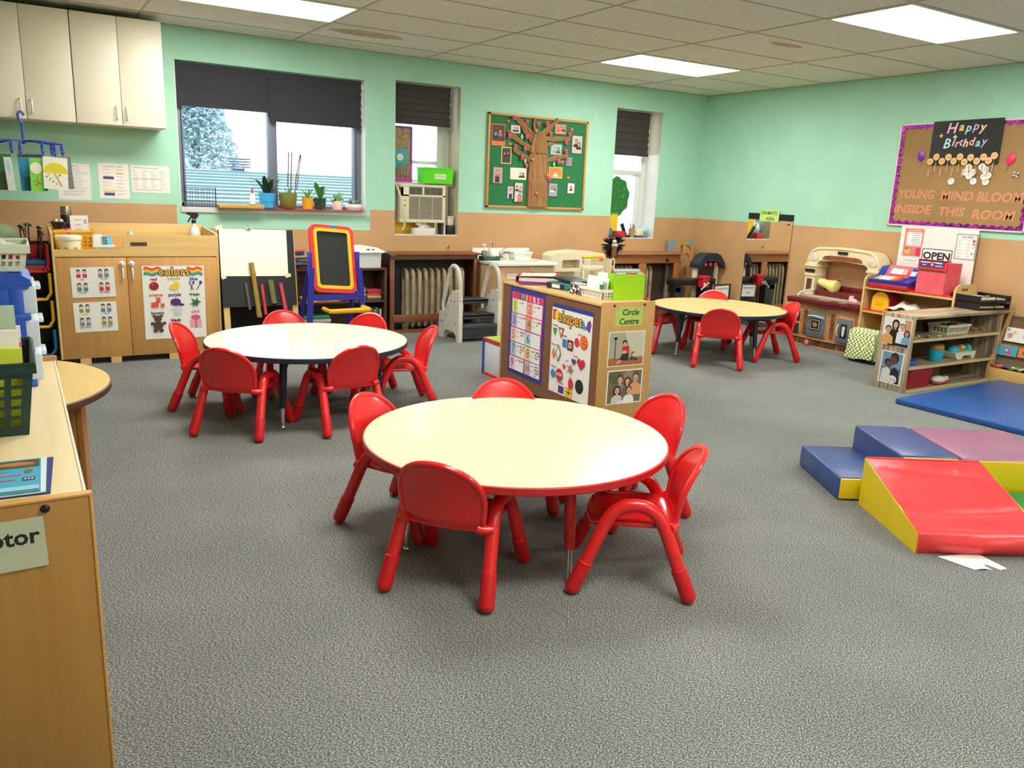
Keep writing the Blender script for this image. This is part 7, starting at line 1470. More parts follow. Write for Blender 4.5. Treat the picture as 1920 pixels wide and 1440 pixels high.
# ------------------------------------------------------------------ sloping book rack
o = thing('book_rack', 'sloping wooden book rack with brown tiers against the right wall', 'book rack', (6.70, 3.47, 0))
LW = 0.85; RK = wood('rack_birch', (226, 184, 116), (210, 164, 96), 'y'); RKD = mat('rack_brown_divider', (110, 84, 62), 0.6)
for y in (-0.018, -LW): f = MB(RK); f.prism([(0.0, 0.0), (0.225, 0.0), (0.225, 0.575), (0.21, 0.575), (0.0, 0.135)], y, y + 0.018, 'y'); part(o, 'side_panel', f)
f = MB(RK); f.box(0.0, 0.016, -LW + .018, -0.018, 0.0, 0.115, .002); part(o, 'front_rail', f)
f = MB(RKD); f.box(0.212, 0.222, -LW + .018, -0.018, 0.0, 0.53); part(o, 'back_panel', f)
for x, z0, z1 in ((0.055, 0.12, 0.225), (0.105, 0.225, 0.325), (0.165, 0.33, 0.50)):
    f = MB(RKD); f.T = Matrix.Translation((x, 0, z0)) @ Matrix.Rotation(rad(14), 4, 'Y'); f.box(0, 0.005, -LW + .018, -0.018, 0, z1 - z0); part(o, 'tier_divider', f)
f = MB(RK); f.box(0.016, 0.212, -LW + .018, -0.018, 0.0, 0.018); part(o, 'bottom_board', f)
def onr(x, y, z, t=rad(14)): return Matrix.Translation((x, y, z)) @ Matrix.Rotation(t, 4, 'Y') @ on_right(0, 0, 0)
s = Sheet(0.20, 0.115, P((232, 228, 214)), 0.008); s.ell((200, 140, 130), -0.06, -0.01, 0.02, 0.024); s.ell((226, 190, 150), -0.03, 0.02, 0.016); s.rect((150, 190, 214), 0.04, -0.02, 0.095, 0.045); s.lines(P((110, 110, 120)), -0.09, -0.07, 0.045, 0.03, 3, .004, 2); s.write((120, 120, 130), '10', 0.02, -0.082, 0.038)
solo('picture_book', 'white illustrated picture book on the upper tier of the book rack', 'book', s, M=onr(6.836, 3.335, 0.385))
s = Sheet(0.14, 0.05, P((224, 176, 140)), 0.006); s.lines(P((160, 110, 90)), -0.06, 0.06, 0.015, -0.015, 3, .004, 2)
solo('picture_book', 'orange-tan book behind the white picture book on the rack', 'book', s, M=onr(6.862, 3.24, 0.432))
s = Sheet(0.15, 0.088, P((56, 160, 176)), 0.008); s.ell((196, 70, 120), 0.0, -0.008, 0.026, 0.022); s.ell((240, 240, 244), -0.006, 0.0, 0.009); s.ell((40, 30, 40), -0.006, 0.0, 0.004); s.poly((196, 70, 120), [(0.01, -0.01), (0.05, -0.03), (0.02, -0.035)])
for k in range(12): s.rect((236, 150, 60) if k % 2 else (200, 90, 70), -0.07 + k * .012, 0.036, -0.060 + k * .012, 0.044)
solo('cloth_book', 'teal cloth book with a pink fish on the middle tier of the rack', 'book', s, M=onr(6.775, 3.365, 0.262))
s = Sheet(0.12, 0.08, P((226, 120, 60)), 0.008); s.ell((60, 110, 90), 0, 0, 0.03, 0.02); solo('cloth_book', 'orange cloth book at the right of the teal one on the rack', 'book', s, M=onr(6.775, 3.22, 0.262))
for k, (c, y, L_, lb) in enumerate((((206, 60, 60), 3.42, .06, 'red'), ((226, 150, 110), 3.40, .05, 'peach'), ((60, 90, 150), 3.33, .035, 'navy blue'), ((126, 206, 90), 3.28, .06, 'light green'), ((226, 206, 120), 3.26, .05, 'yellow'), ((206, 220, 226), 3.22, .05, 'pale grey'))):
    f = MB(P(c, .4)); f.obox((0, 0, 0), (0.022, L_ * 1.5, 0.014), (0.3 * (-1) ** k, 0.1, 0.3 * (-1) ** k), .004); solo('toy_piece', lb + ' toy piece in the bottom trough of the book rack', 'toy', f, (6.732 + .004 * k, y, 0.128 + .003 * (k % 3)), group='toys in the rack trough')

# ------------------------------------------------------------------ blue gym mat
f = MB(mat('blue_vinyl', (36, 84, 150), 0.32, bump=(2.2, .25, .01))); f.box(0, 1.44, -1.5, 0, 0, 0.042, .012); f.box(0.70, 0.71, -1.5, 0, 0.0405, 0.0425)
solo('gym_mat', 'flat blue vinyl gym mat in front of the plank shelf', 'mat', f, (5.205, 3.275, 0.0), rad(2.0))

# ------------------------------------------------------------------ foam climber
FO = Matrix.Translation((3.182, 2.213, 0)) @ Matrix.Rotation(rad(-30.5), 4, 'Z')      # x: along the steps, y: away from the camera
V_BL = mat('blue_foam_vinyl', (50, 74, 132), 0.36, bump=(5, .35, .02)); V_YE = mat('yellow_foam_vinyl', (222, 196, 20), 0.36, bump=(5, .35, .02)); V_RE = mat('red_foam_vinyl', (220, 56, 62), 0.32, bump=(3.5, .5, .03)); V_PU = mat('mauve_foam_vinyl', (150, 96, 128), 0.36, bump=(4, .4, .02)); V_GR = mat('green_foam_vinyl', (30, 130, 60), 0.36)
def foam_box(f, x0, x1, y0, y1, z0, z1, r=0.012):
    b = bmesh.new(); bmesh.ops.create_cube(b, size=1)
    for v in b.verts: v.co = Vector(((x0 + x1) / 2 + v.co.x * (x1 - x0), (y0 + y1) / 2 + v.co.y * (y1 - y0), (z0 + z1) / 2 + v.co.z * (z1 - z0)))
    bmesh.ops.bevel(b, geom=b.edges[:], offset=r, segments=3, profile=0.5, affect='EDGES'); f._merge(b, True)
o = thing('foam_steps', 'blue and yellow two-step foam block, left part of the climber', 'foam climber', (3.182, 2.213, 0), rad(-30.5))
f = MB(V_BL); foam_box(f, 0.0, 0.29, 0.004, 0.50, 0.0, 0.112); foam_box(f, 0.275, 0.548, 0.004, 0.515, 0.0, 0.228); part(o, 'blue_cover', f)
f = MB(V_YE); f.box(0.008, 0.28, -0.004, 0.012, 0.008, 0.106, .003); f.box(0.285, 0.542, -0.004, 0.012, 0.006, 0.220, .003); part(o, 'yellow_side', f)
o = thing('foam_block', 'mauve-topped foam block with yellow side, right part of the climber', 'foam climber', (3.182, 2.213, 0), rad(-30.5))
f = MB(V_PU); foam_box(f, 0.556, 1.06, -0.02, 0.505, 0.0, 0.230); part(o, 'mauve_cover', f)
f = MB(V_YE); f.box(0.564, 1.052, -0.028, -0.012, 0.006, 0.223, .003); part(o, 'yellow_side', f)
o = thing('foam_ramp', 'red foam ramp with yellow sides, sagging towards the camera', 'foam climber', (3.182, 2.213, 0), rad(-30.5))
X0, X1, Y0, Y1 = 0.09, 0.615, -0.555, -0.034
f = MB(V_YE)
for x in (X0, X1): f.prism([(Y1, 0.0), (Y1, 0.222), (Y1 - .05, 0.212), (Y0 + .02, 0.09), (Y0 - .008, 0.078), (Y0 - .010, 0.0)], x - .003, x + .003, 'x')
f.box(X0, X1, Y1 - .006, Y1, 0, 0.218); part(o, 'yellow_sides', f)
f = MB(V_RE)
def rtop(u, v):
    x = X0 + .004 + (X1 - X0 - .008) * u; sag = -0.012 * math.sin(PI * u) * math.sin(PI * min(1, v * 1.1))
    if v < 0.80: t = v / 0.80; y = Y1 - (Y1 - Y0 - .02) * t; z = 0.224 - 0.132 * t + sag + 0.010 * math.exp(-((t - .12) / .1) ** 2) * math.cos(u * 5) * u - 0.006 * math.exp(-((t - .72) / .06) ** 2)
    elif v < 0.86: t = (v - .80) / .06; y = Y0 + .02 - .028 * math.sin(t * PI / 2); z = 0.092 - 0.012 * t
    else: t = (v - .86) / .14; y = Y0 - .008 - .006 * math.sin(t * PI); z = 0.080 * (1 - t) + 0.002
    w_ = 1 + 0.012 * max(0, v - .5)
    z += 0.007 * math.exp(-((v - .1 - .12 * u) / .035) ** 2) * math.sin(PI * u) - 0.006 * math.exp(-((v - .62 + .05 * u) / .02) ** 2) * math.sin(PI * u) + 0.006 * math.exp(-((u - .8 + .35 * v) / .03) ** 2) * max(0, 1 - 3 * abs(v - .15))
    if v > .86: y -= 0.022 * math.sin(PI * u) * math.sin((v - .86) / .14 * PI)
    return (X0 + (x - X0 - (X1 - X0) / 2) * w_ + (X1 - X0) / 2, y, z)
f.grid(rtop, 30, 50); f.tube([rtop(0, i / 30) for i in range(31)], 0.004, 6); f.tube([rtop(1, i / 30) for i in range(31)], 0.004, 6); f.tube([rtop(i / 12, 0) for i in range(13)], 0.005, 6); part(o, 'red_cover', f)
o = thing('foam_slope', 'green foam piece between the red ramp and the yellow block side', 'foam climber', (3.182, 2.213, 0), rad(-30.5))
f = MB(V_GR); f.prism([(-0.045, 0.0), (-0.045, 0.085), (-0.5, 0.03), (-0.52, 0.0)], 0.632, 1.06, 'x'); part(o, 'green_cover', f)
f = MB(M_PAPER); f.grid(lambda u, v: (3.02 + 0.04 * v + (0.19 - 0.06 * v) * u * .95 - 0.02 * v, 1.62 - 0.14 * v - 0.055 * u, 0.0025 + 0.004 * math.sin(u * 7) * v), 10, 8); f.use(P((150, 150, 150)))
solo('care_label', 'crumpled white label sheet sticking out under the red foam ramp', 'label', f)

# ------------------------------------------------------------------ circle centre shelf (brown back towards the room)
NX, NY, RZ = 2.862, 3.686, rad(-2.0)
FRM = Matrix.Translation((NX, NY, 0)) @ Matrix.Rotation(RZ, 4, 'Z')
o = thing('storage_shelf', 'wooden shelf with brown back and Circle Centre sign on its end', 'shelf unit', (NX, NY, 0), RZ); LS, DS = 1.19, 0.385
BE = wood('shelf_end_birch', (206, 162, 98), (192, 146, 82), 'z'); BB = mat('brown_hardboard', (124, 82, 52), 0.7)
f = MB(BE); f.box(0, DS, -0.018, 0.0, 0.0, 0.742, .004); part(o, 'end_panel', f)
f = MB(BE); f.box(0, DS, LS, LS + .018, 0.0, 0.742, .004); part(o, 'end_panel', f)
f = MB(BB); f.box(0.003, 0.012, 0.0, LS, 0.02, 0.716); part(o, 'back_board', f)
f = MB(wood('shelf_top_birch', (226, 188, 128), (210, 168, 106), 'y')); f.box(-0.004, DS, 0.0, LS, 0.716, 0.734, .003); part(o, 'top_board', f)
for z in (0.05, 0.28, 0.50): f = MB(BE); f.box(0.012, DS - .01, 0, LS, z - .016, z); part(o, 'shelf', f)
f = MB(mat('bolt_cap', (60, 34, 26), 0.5))
for x in (0.08, 0.302): f.cyl((x, -0.0215, 0.7225), 0.008, 0.004, 12, axis='y')
part(o, 'bolt_cap', f)
def on_bk(y, z, off=0.0, roll=0.0):     # on the brown back, facing -x
    return FRM @ Matrix.Translation((0.003 - off, y, z)) @ on_right(0, 0, 0) @ Matrix.Rotation(roll, 4, 'Z')
def on_nd(x, z, off=0.0, roll=0.0):     # on the end panel, facing -y
    return FRM @ Matrix.Translation((x, -0.018 - off, z)) @ on_back(0, 0, 0) @ Matrix.Rotation(roll, 4, 'Z')
# blue cloth behind the numbers poster
s = Sheet(0.465, 0.605, mat('royal_blue_paper', (38, 60, 138), 0.6), 0.001); solo('blue_backing_paper', 'royal blue backing paper around the numbers poster', 'paper', s, M=on_bk(0.852, 0.408, 0.0, -0.01))
s = Sheet(0.415, 0.545, P((222, 60, 130)), 0.001)
cw, chh = 0.196, 0.094
TINT = [(190, 226, 120), (244, 170, 150), (180, 170, 214), (240, 150, 130), (236, 200, 180), (180, 220, 226), (170, 190, 226), (214, 222, 150), (240, 190, 200), (200, 180, 190)]
WN = ['one', 'two', 'three', 'four', 'five', 'six', 'seven', 'eight', 'nine', 'ten']
for i in range(10):
    cx = -0.102 + 0.204 * (i % 2); cy = 0.178 - 0.100 * (i // 2)
    s.rect((238, 238, 238), cx - cw / 2, cy - chh / 2, cx + cw / 2, cy + chh / 2); s.rect(TINT[i], cx - cw / 2, cy - chh / 2, cx - cw / 2 + 0.075, cy + chh / 2)
    s.write((110, 140, 90) if i % 3 == 0 else ((214, 110, 90) if i % 3 == 1 else (120, 110, 170)), str(i + 1), 0.088 if i < 9 else 0.06, cx - 0.060, cy - 0.002, 0.002); s.write((80, 80, 90), WN[i], 0.022, cx + 0.008, cy + 0.026)
    rnd = random.Random(i)
    for k in range(i + 1): s.ell(((90, 70, 60), (206, 90, 60), (90, 140, 90), (226, 170, 60))[(i + k) % 4], cx + 0.045 + 0.02 * (k % 3), cy + 0.028 - 0.02 * (k // 3), 0.008, 0.008, 8)
    s.rects(P((150, 150, 160)), [(cx - 0.015 + 0.012 * k, cy - 0.012, cx - 0.008 + 0.012 * k, cy - 0.005) for k in range(min(3, i + 1))])
for k, ch in enumerate('NUMBERS'): s.write(((226, 60, 90), (90, 110, 160), (110, 190, 180), (236, 200, 70), (244, 150, 90), (250, 240, 240), (250, 220, 230))[k], ch, 0.052, -0.15 + 0.05 * k, 0.248, 0.0016)
solo('numbers_poster', 'pink-bordered numbers one to ten poster on the brown shelf back', 'poster', s, M=on_bk(0.848, 0.406, 0.0016, -0.005))
# shapes poster
s = Sheet(0.45, 0.545, M_PAPER, 0.001)
s.rect((214, 60, 50), -0.215, 0.195, -0.17, 0.262); s.ell((248, 200, 40), -0.165, 0.225, 0.03, 0.032); s.poly((240, 150, 50), [(-0.15, 0.26), (-0.12, 0.225), (-0.15, 0.195)]); s.poly((60, 150, 170), [(0.10, 0.20), (0.125, 0.24), (0.15, 0.20), (0.125, 0.18)]); s.poly((70, 150, 210), [(0.135, 0.235), (0.15, 0.205), (0.18, 0.21), (0.16, 0.18), (0.13, 0.185)]); s.poly((120, 60, 150), [(0.17, 0.23), (0.20, 0.25), (0.215, 0.22), (0.20, 0.17), (0.165, 0.19)])
s.write((24, 24, 26), 'shapes', 0.098, -0.015, 0.222, 0.007); s.write((250, 184, 50), 'shapes', 0.098, -0.015, 0.222, 0.001)
TX = (60, 60, 66)
for wd, x, y in (('triangle', -0.18, 0.155), ('square', -0.07, 0.105), ('circle', 0.10, 0.14), ('diamond', -0.18, 0.03), ('heart', 0.07, 0.0), ('star', -0.02, -0.045), ('octagon', -0.18, -0.11), ('oval', 0.02, -0.145), ('rectangle', -0.09, -0.2)): s.write(TX, wd, 0.022, x, y + .006)
s.poly((60, 150, 60), [(-0.205, 0.142), (-0.155, 0.142), (-0.18, 0.09)]); s.poly((176, 50, 60), [(-0.14, 0.155), (-0.075, 0.155), (-0.107, 0.085)]); s.poly((240, 240, 240), [(-0.124, 0.144), (-0.091, 0.144), (-0.107, 0.108)])
s.rect((50, 130, 200), -0.085, 0.04, -0.04, 0.09); s.rect((110, 50, 46), -0.03, 0.03, 0.035, 0.095); s.rect((230, 220, 210), -0.014, 0.046, 0.019, 0.079); s.rect((110, 50, 46), -0.005, 0.054, 0.010, 0.070)
s.ell((224, 50, 56), 0.075, 0.095, 0.025, 0.028); s.ell((226, 90, 40), 0.15, 0.105, 0.040, 0.044); [s.ell((246, 190, 90), 0.15 + 0.022 * math.cos(a), 0.105 + 0.024 * math.sin(a), 0.006, 0.006, 8) for a in range(0, 6)]
s.poly((236, 130, 40), [(-0.18, 0.02), (-0.16, -0.02), (-0.18, -0.06), (-0.20, -0.02)]); s.poly((110, 100, 90), [(-0.125, 0.05), (-0.095, -0.01), (-0.125, -0.07), (-0.155, -0.01)]); s.poly((238, 238, 240), [(-0.125, 0.032), (-0.104, -0.01), (-0.125, -0.052), (-0.146, -0.01)])
def heart(s, c, x, y, k): s.poly(c, [(x + k * 16 * math.sin(t) ** 3 / 17, y + k * (13 * math.cos(t) - 5 * math.cos(2 * t) - 2 * math.cos(3 * t) - math.cos(4 * t)) / 17) for t in [2 * PI * i / 24 for i in range(24)]])
heart(s, (100, 50, 130), 0.055, -0.03, 0.026); heart(s, (206, 36, 52), 0.135, -0.03, 0.045)
def star(s, c, x, y, r_, r2=0.42, rot=0.0): s.poly(c, [(x + (r_ if k % 2 == 0 else r_ * r2) * math.sin(k * PI / 5 + rot), y + (r_ if k % 2 == 0 else r_ * r2) * math.cos(k * PI / 5 + rot)) for k in range(10)])
star(s, (226, 50, 110), -0.05, -0.08, 0.025); star(s, (176, 120, 90), 0.02, -0.085, 0.044, .35, .3)
def octg(s, c, x, y, r_): s.poly(c, [(x + r_ * math.cos(PI / 8 + k * PI / 4), y + r_ * math.sin(PI / 8 + k * PI / 4)) for k in range(8)])
octg(s, (40, 140, 214), -0.175, -0.15, 0.028); octg(s, (196, 40, 50), -0.10, -0.145, 0.042); s.write((244, 240, 240), 'STOP', 0.026, -0.10, -0.145, 0.0006)
s.ell((220, 40, 56), 0.035, -0.175, 0.026, 0.034); s.ell((36, 36, 38), 0.125, -0.175, 0.046, 0.046); s.rect((100, 50, 130), -0.11, -0.262, -0.045, -0.215); s.rect((236, 196, 50), -0.03, -0.27, 0.055, -0.205); s.rects(P((120, 120, 70)), [(0.009, -0.27, 0.015, -0.205), (-0.03, -0.24, 0.055, -0.235)]); s.ell((70, 70, 60), 0.012, -0.238, 0.014, 0.008)
solo('shapes_poster', 'white shapes poster with coloured triangles, squares, hearts and stars on the brown shelf back', 'poster', s, M=on_bk(0.300, 0.372, 0.002, 0.0))
s = Sheet(0.45, 0.03, MATS['royal_blue_paper'], 0.001); solo('blue_backing_strip', 'royal blue paper strip above the shapes poster', 'paper', s, M=on_bk(0.295, 0.655, 0.0, 0.0))
s = Sheet(0.198, 0.110, P((190, 214, 104)), 0.001); s.write((26, 30, 26), 'Circle', 0.050, 0.008, 0.024, 0.001, .12); s.write((26, 30, 26), 'Centre', 0.050, 0.0, -0.030, 0.001, .12)
solo('area_sign', 'lime green Circle Centre sign on the shelf end', 'sign', s, M=on_nd(0.193, 0.656, 0.0, 0.0))
s = Sheet(0.268, 0.211, M_PAPER, 0.0012); s.rect((176, 172, 150), -0.128, -0.055, 0.128, 0.100); s.rect((176, 104, 64), -0.128, -0.100, 0.128, -0.055); s.poly((206, 202, 180), [(-0.02, 0.1), (0.128, 0.1), (0.128, -0.05), (0.05, -0.05)])
s.rects(P((34, 32, 34)), [(-0.086, -0.06, -0.080, 0.065), (-0.096, 0.058, -0.070, 0.072)]); s.poly((40, 40, 44), [(-0.05, -0.07), (-0.02, -0.01), (0.02, -0.02), (0.018, -0.072)]); s.poly((206, 36, 44), [(-0.035, -0.02), (-0.03, 0.012), (-0.01, 0.024), (0.018, 0.012), (0.02, -0.03)]); s.ell((226, 176, 146), -0.014, -0.02, 0.018, 0.010); s.ell((36, 28, 28), -0.015, 0.036, 0.018); s.ell((214, 160, 130), -0.014, 0.028, 0.0135, 0.015)
s.poly((222, 180, 150), [(-0.05, -0.066), (-0.07, -0.086), (-0.06, -0.09), (-0.03, -0.07)]); s.rects(P((60, 62, 76)), [(0.03, -0.072, 0.058, -0.05), (0.062, -0.074, 0.085, -0.058)]); s.rect((196, 50, 50), 0.045, -0.028, 0.062, -0.02); s.rect((60, 60, 60), 0.04, -0.05, 0.046, -0.02)
solo('classroom_photo', 'photo of a boy in red sitting against a wall, upper on the shelf end', 'photograph', s, M=on_nd(0.190, 0.4625, 0.0, 0.0))
s = Sheet(0.264, 0.210, M_PAPER, 0.0012); s.rect((120, 104, 80), -0.126, -0.099, 0.126, 0.099); s.ell((90, 96, 60), -0.07, 0.06, 0.05, 0.04); s.ell((150, 136, 110), 0.03, 0.07, 0.04, 0.03)
s.person(-0.035, 0.045, 0.021, SK, HR, (130, 140, 150), False, .8); s.person(0.020, 0.032, 0.019, SK, (60, 40, 34), (110, 100, 84), True, .8); s.person(0.078, 0.052, 0.023, SK, (60, 58, 56), (226, 160, 110), False, 1.0); s.ell((50, 46, 44), 0.078, 0.042, 0.009, 0.003, 8)
s.person(-0.055, -0.020, 0.021, SK, HR, (206, 206, 206), True, .9); s.person(0.032, -0.022, 0.020, SK, HR, (236, 236, 234), False, .95); s.person(-0.030, -0.062, 0.013, SK, (90, 60, 46), (226, 226, 226), False, .7)
clampv(s, .264, .210); s.rects(M_PAPER, [(-0.132, -0.105, -0.124, 0.105), (0.124, -0.105, 0.132, 0.105), (-0.132, -0.105, 0.132, -0.098), (-0.132, 0.098, 0.132, 0.105)])
solo('classroom_photo', 'photo of a smiling family of six, lower on the shelf end', 'photograph', s, M=on_nd(0.195, 0.229, 0.0, 0.0))
# things on the shelf top
ZT2 = 0.735
def at_s(x, y, z=ZT2): v = FRM @ Vector((x, y, z)); return (v.x, v.y, v.z)
o = thing('ring_binder', 'red ring binder with a printed cover lying on the far end of the shelf top', 'binder', at_s(0.20, 1.02), RZ + rad(-35))
f = MB(P((176, 30, 60), .4)); f.box(-0.16, 0.13, -0.13, 0.13, 0, 0.004); f.box(-0.16, -0.155, -0.13, 0.13, 0, 0.035) ; f.prism([(-0.16, 0.034), (0.13, 0.045), (0.13, 0.049), (-0.16, 0.038)], -0.13, 0.13, 'y'); part(o, 'cover', f)
f = MB(M_PAPER); f.box(-0.14, 0.12, -0.12, 0.12, 0.005, 0.032); part(o, 'pages', f)
s = Sheet(0.24, 0.22, M_PAPER, 0.001); s.lines(P((150, 170, 160)), -0.1, 0.1, 0.09, -0.09, 9, 0.006, 3, .4); s.lines(P((226, 150, 160)), -0.1, -0.02, 0.08, -0.08, 4, 0.004, 5, .4)
lb = part(o, 'printed_cover_sheet', s); lb.matrix_local = Matrix.Translation((-0.015, 0, 0.0435)) @ Matrix.Rotation(-0.038, 4, 'Y')
f = MB(P((120, 60, 130), .4)); f.box(-0.15, 0.13, -0.10, 0.10, 0, 0.012); solo('notebook', 'purple notebook partly under the red ring binder', 'notebook', f, at_s(0.165, 1.0 - .02, ZT2), RZ + rad(-20))
bpy.data.objects['ring_binder'].location.z = ZT2 + 0.013
o = thing('ring_binder', 'teal and navy ring binder with a white spine label lying flat', 'binder', at_s(0.235, 0.685), RZ + rad(8))
f = MB(P((46, 120, 128), .45)); f.box(-0.12, 0.13, -0.11, 0.11, 0, 0.04, .004); part(o, 'cover', f)
f = MB(P((24, 34, 56), .45)); f.box(-0.1225, -0.119, -0.07, 0.105, 0.004, 0.036); part(o, 'navy_spine', f)
f = MB(M_PAPER); f.box(-0.1235, -0.122, -0.03, 0.05, 0.008, 0.032); part(o, 'spine_label', f)
f = MB(P((24, 26, 32), .45)); f.obox((0, 0, 0), (0.16, 0.22, 0.016), (0.06, 0, 0), .003); solo('black_folder', 'black folder on the teal binder', 'folder', f, at_s(0.245, 0.70, ZT2 + 0.056), RZ + rad(4))
m_z = mat('zebra_print', (232, 232, 230), 0.7); nt = m_z.node_tree; b = nt.nodes['Principled BSDF']; tc = nt.nodes.new('ShaderNodeTexCoord'); wv = nt.nodes.new('ShaderNodeTexWave'); wv.inputs['Scale'].default_value = 20; wv.inputs['Distortion'].default_value = 9; wv.inputs['Detail'].default_value = 2
wv.inputs['Detail Scale'].default_value = 2.0
cr = nt.nodes.new('ShaderNodeValToRGB'); cr.color_ramp.interpolation = 'CONSTANT'; cr.color_ramp.elements[0].color = lin((26, 26, 28)); cr.color_ramp.elements[1].position = 0.45; cr.color_ramp.elements[1].color = lin((236, 236, 234)); nt.links.new(tc.outputs['Object'], wv.inputs['Vector']); nt.links.new(wv.outputs['Fac'], cr.inputs[0]); nt.links.new(cr.outputs[0], b.inputs['Base Color'])
f = MB(m_z); f.prism([(0.0, 0.0), (0.10, 0.0), (0.10, 0.062), (0.05, 0.072), (0.0, 0.066)], -0.07, 0.055, 'y'); solo('zebra_pouch', 'black and white zebra-print pouch between the binder and white basket', 'pouch', f, at_s(0.09, 0.425), RZ)
basket('paper_basket', 'white slotted basket filled with cards on the shelf top', 'basket', M_WHITE, 0.20, 0.22, 0.06, at_s(0.185, 0.245), RZ, slots=(8, 2), zs=(.2, .7))
for k in range(9):
    s = MB(P(((240, 240, 238), (232, 234, 236), (236, 236, 230))[k % 3])); rnd = random.Random(40 + k); w_ = .07 + .03 * rnd.random(); h_ = .12 + .05 * rnd.random() * (1 if k > 3 else .2)
    if k % 2: s.prism([(-w_, 0), (w_, 0), (w_, h_ * .7), (w_ * .5, h_), (-w_ * .4, h_ * .97), (-w_, h_ * .75)], -0.0006, 0.0006, 'x')
    else: s.box(-0.0006, 0.0006, -w_, w_, 0, h_)
    s.bm.transform(Matrix.Rotation(0.12, 4, 'Y')); solo('white_card', ('front', 'second', 'third', 'fourth', 'fifth', 'sixth', 'seventh', 'eighth', 'rear')[k] + ' white card standing in the slotted basket', 'card', s, at_s(0.112 + k * 0.0175, 0.25, ZT2 + .005), RZ, group='white cards in the slotted basket')
f = MB(P((40, 130, 70))); f.box(-0.001, 0.001, -.02, .02, 0, 0.085); solo('green_card', 'dark green card at the right end of the slotted basket', 'card', f, at_s(0.105, 0.155, ZT2 + .005), RZ)
o = thing('magazine_box', 'bright lime green cardboard file box at the near end of the shelf top', 'file box', at_s(0.285, 0.155), RZ + rad(-8))
m_l1 = mat('lime_card', (164, 220, 20), 0.55, noise=(8, (150, 208, 16), 0.35, 0.7, (1, 1, 1)))
f = MB(m_l1); f.box(-0.105, 0.105, -0.045, -0.041, 0, 0.155); f.box(-0.105, 0.105, 0.041, 0.045, 0, 0.155); f.box(-0.105, -0.101, -0.041, 0.041, 0, 0.158); f.box(0.101, 0.105, -0.041, 0.041, 0, 0.155); f.box(-0.101, 0.101, -0.041, 0.041, 0, 0.004); part(o, 'box_body', f)
for k in range(4):
    f = MB(P(((226, 226, 220), (150, 156, 160), (236, 234, 228), (206, 206, 206))[k])); f.box(-0.09, 0.09, -0.004, 0.004, 0, 0.158 + .006 * k)
    if k == 0: f.use(P((226, 50, 80))); f.box(-0.03, 0.05, -0.006, -0.004, 0.150, 0.157)
    v = at_s(0.285 + .003 * k, 0.125 + 0.018 * k, ZT2 + .005); solo('booklet', ('front', 'second', 'third', 'rear')[k] + ' booklet standing in the lime green file box', 'booklet', f, v, RZ + rad(-8), group='booklets in the lime green box')
# feathered spirit stick
o = thing('feather_puppet', 'striped stick with a carved face and black feather hair in the lime box', 'puppet', at_s(0.192, 0.178, 0.0), RZ)
f = MB(mat('striped_stick', (120, 78, 56), 0.5)); z0 = ZT2 + .006
cs_ = [(226, 222, 206), (60, 46, 44), (226, 120, 80), (180, 180, 176), (90, 60, 50), (214, 96, 60), (230, 220, 200)]
for k in range(14): f.use(P(cs_[k % 7])); f.cyl((0, 0, z0 + k * 0.0178), 0.0065, 0.0178, 10)
part(o, 'stick', f)
f = MB(mat('carved_face', (150, 96, 62), 0.5)); f.ball((0, 0, z0 + 0.295), 0.030, 14, (.62, .55, 1.9)); f.use(P((236, 230, 216))); f.ball((-0.014, -0.012, z0 + 0.317), 0.011, 8); f.ball((0.004, -0.018, z0 + 0.317), 0.011, 8); f.use(M_BLACK); f.ball((-0.02, -0.02, z0 + 0.317), 0.004, 6); f.ball((0.002, -0.028, z0 + 0.317), 0.004, 6); f.use(P((190, 50, 50))); f.ball((-0.008, -0.018, z0 + 0.293), 0.007, 8, (1, 1, .6)); f.use(P((232, 226, 210))); f.ball((-0.006, -0.010, z0 + 0.34), 0.018, 8, (.9, .6, .6)); part(o, 'face', f)
f = MB(mat('black_feather', (14, 14, 16), 0.8)); rnd = random.Random(77)
for k in range(1100):
    a = rnd.uniform(-1.1, PI + 1.1); L = rnd.uniform(.03, .078); b0 = Vector((0.012 * math.cos(a), 0.006, z0 + 0.325)); rr2 = rnd.uniform(.2, 1); d = Vector((math.cos(a), rnd.uniform(-.5, .7), math.sin(a) - (.35 if a < .3 or a > PI - .3 else 0))).normalized() * L; sd = d.orthogonal().normalized() * .0016; m1 = b0 + d * .55 + Vector((0, 0, -.003))
    f.face([b0 - sd, m1 - sd * 1.6, b0 + d, m1 + sd * 1.6, b0 + sd])
    if k % 3 == 0:
        b1 = Vector((rnd.uniform(-.03, .03), .012, z0 + .33)); d1 = Vector((rnd.uniform(-.035, .035), rnd.uniform(0, .02), -rnd.uniform(.05, .11))); f.face([b1 - Vector((.0025, 0, 0)), b1 + d1, b1 + Vector((.003, 0, 0))])
part(o, 'feathers', f)
# play table beyond the shelf with a bead toy
o = thing('activity_cube', 'low white-sided activity box with red and blue edges behind the brown shelf', 'toy', (3.03, 4.97, 0))
f = MB(P((206, 212, 220), .35)); f.box(-0.10, 0.16, -0.06, 0.20, 0.015, 0.255, .003); part(o, 'white_panel', f)
f = MB(P((206, 44, 44), .4)); f.box(-0.105, 0.165, -0.068, -0.058, 0.255, 0.28, .003); f.box(-0.108, -0.098, -0.06, 0.2, 0.255, 0.28, .003); f.box(-0.105, 0.165, -0.068, -0.058, 0.0, 0.02, .003); f.box(-0.108, -0.098, -0.06, 0.2, 0, 0.02, .003); part(o, 'red_edges', f)
f = MB(P((40, 66, 160), .4)); f.box(-0.112, -0.096, -0.074, -0.056, 0, 0.27, .003); f.box(-0.112, -0.096, 0.19, 0.206, 0, 0.275, .003); part(o, 'blue_edges', f)
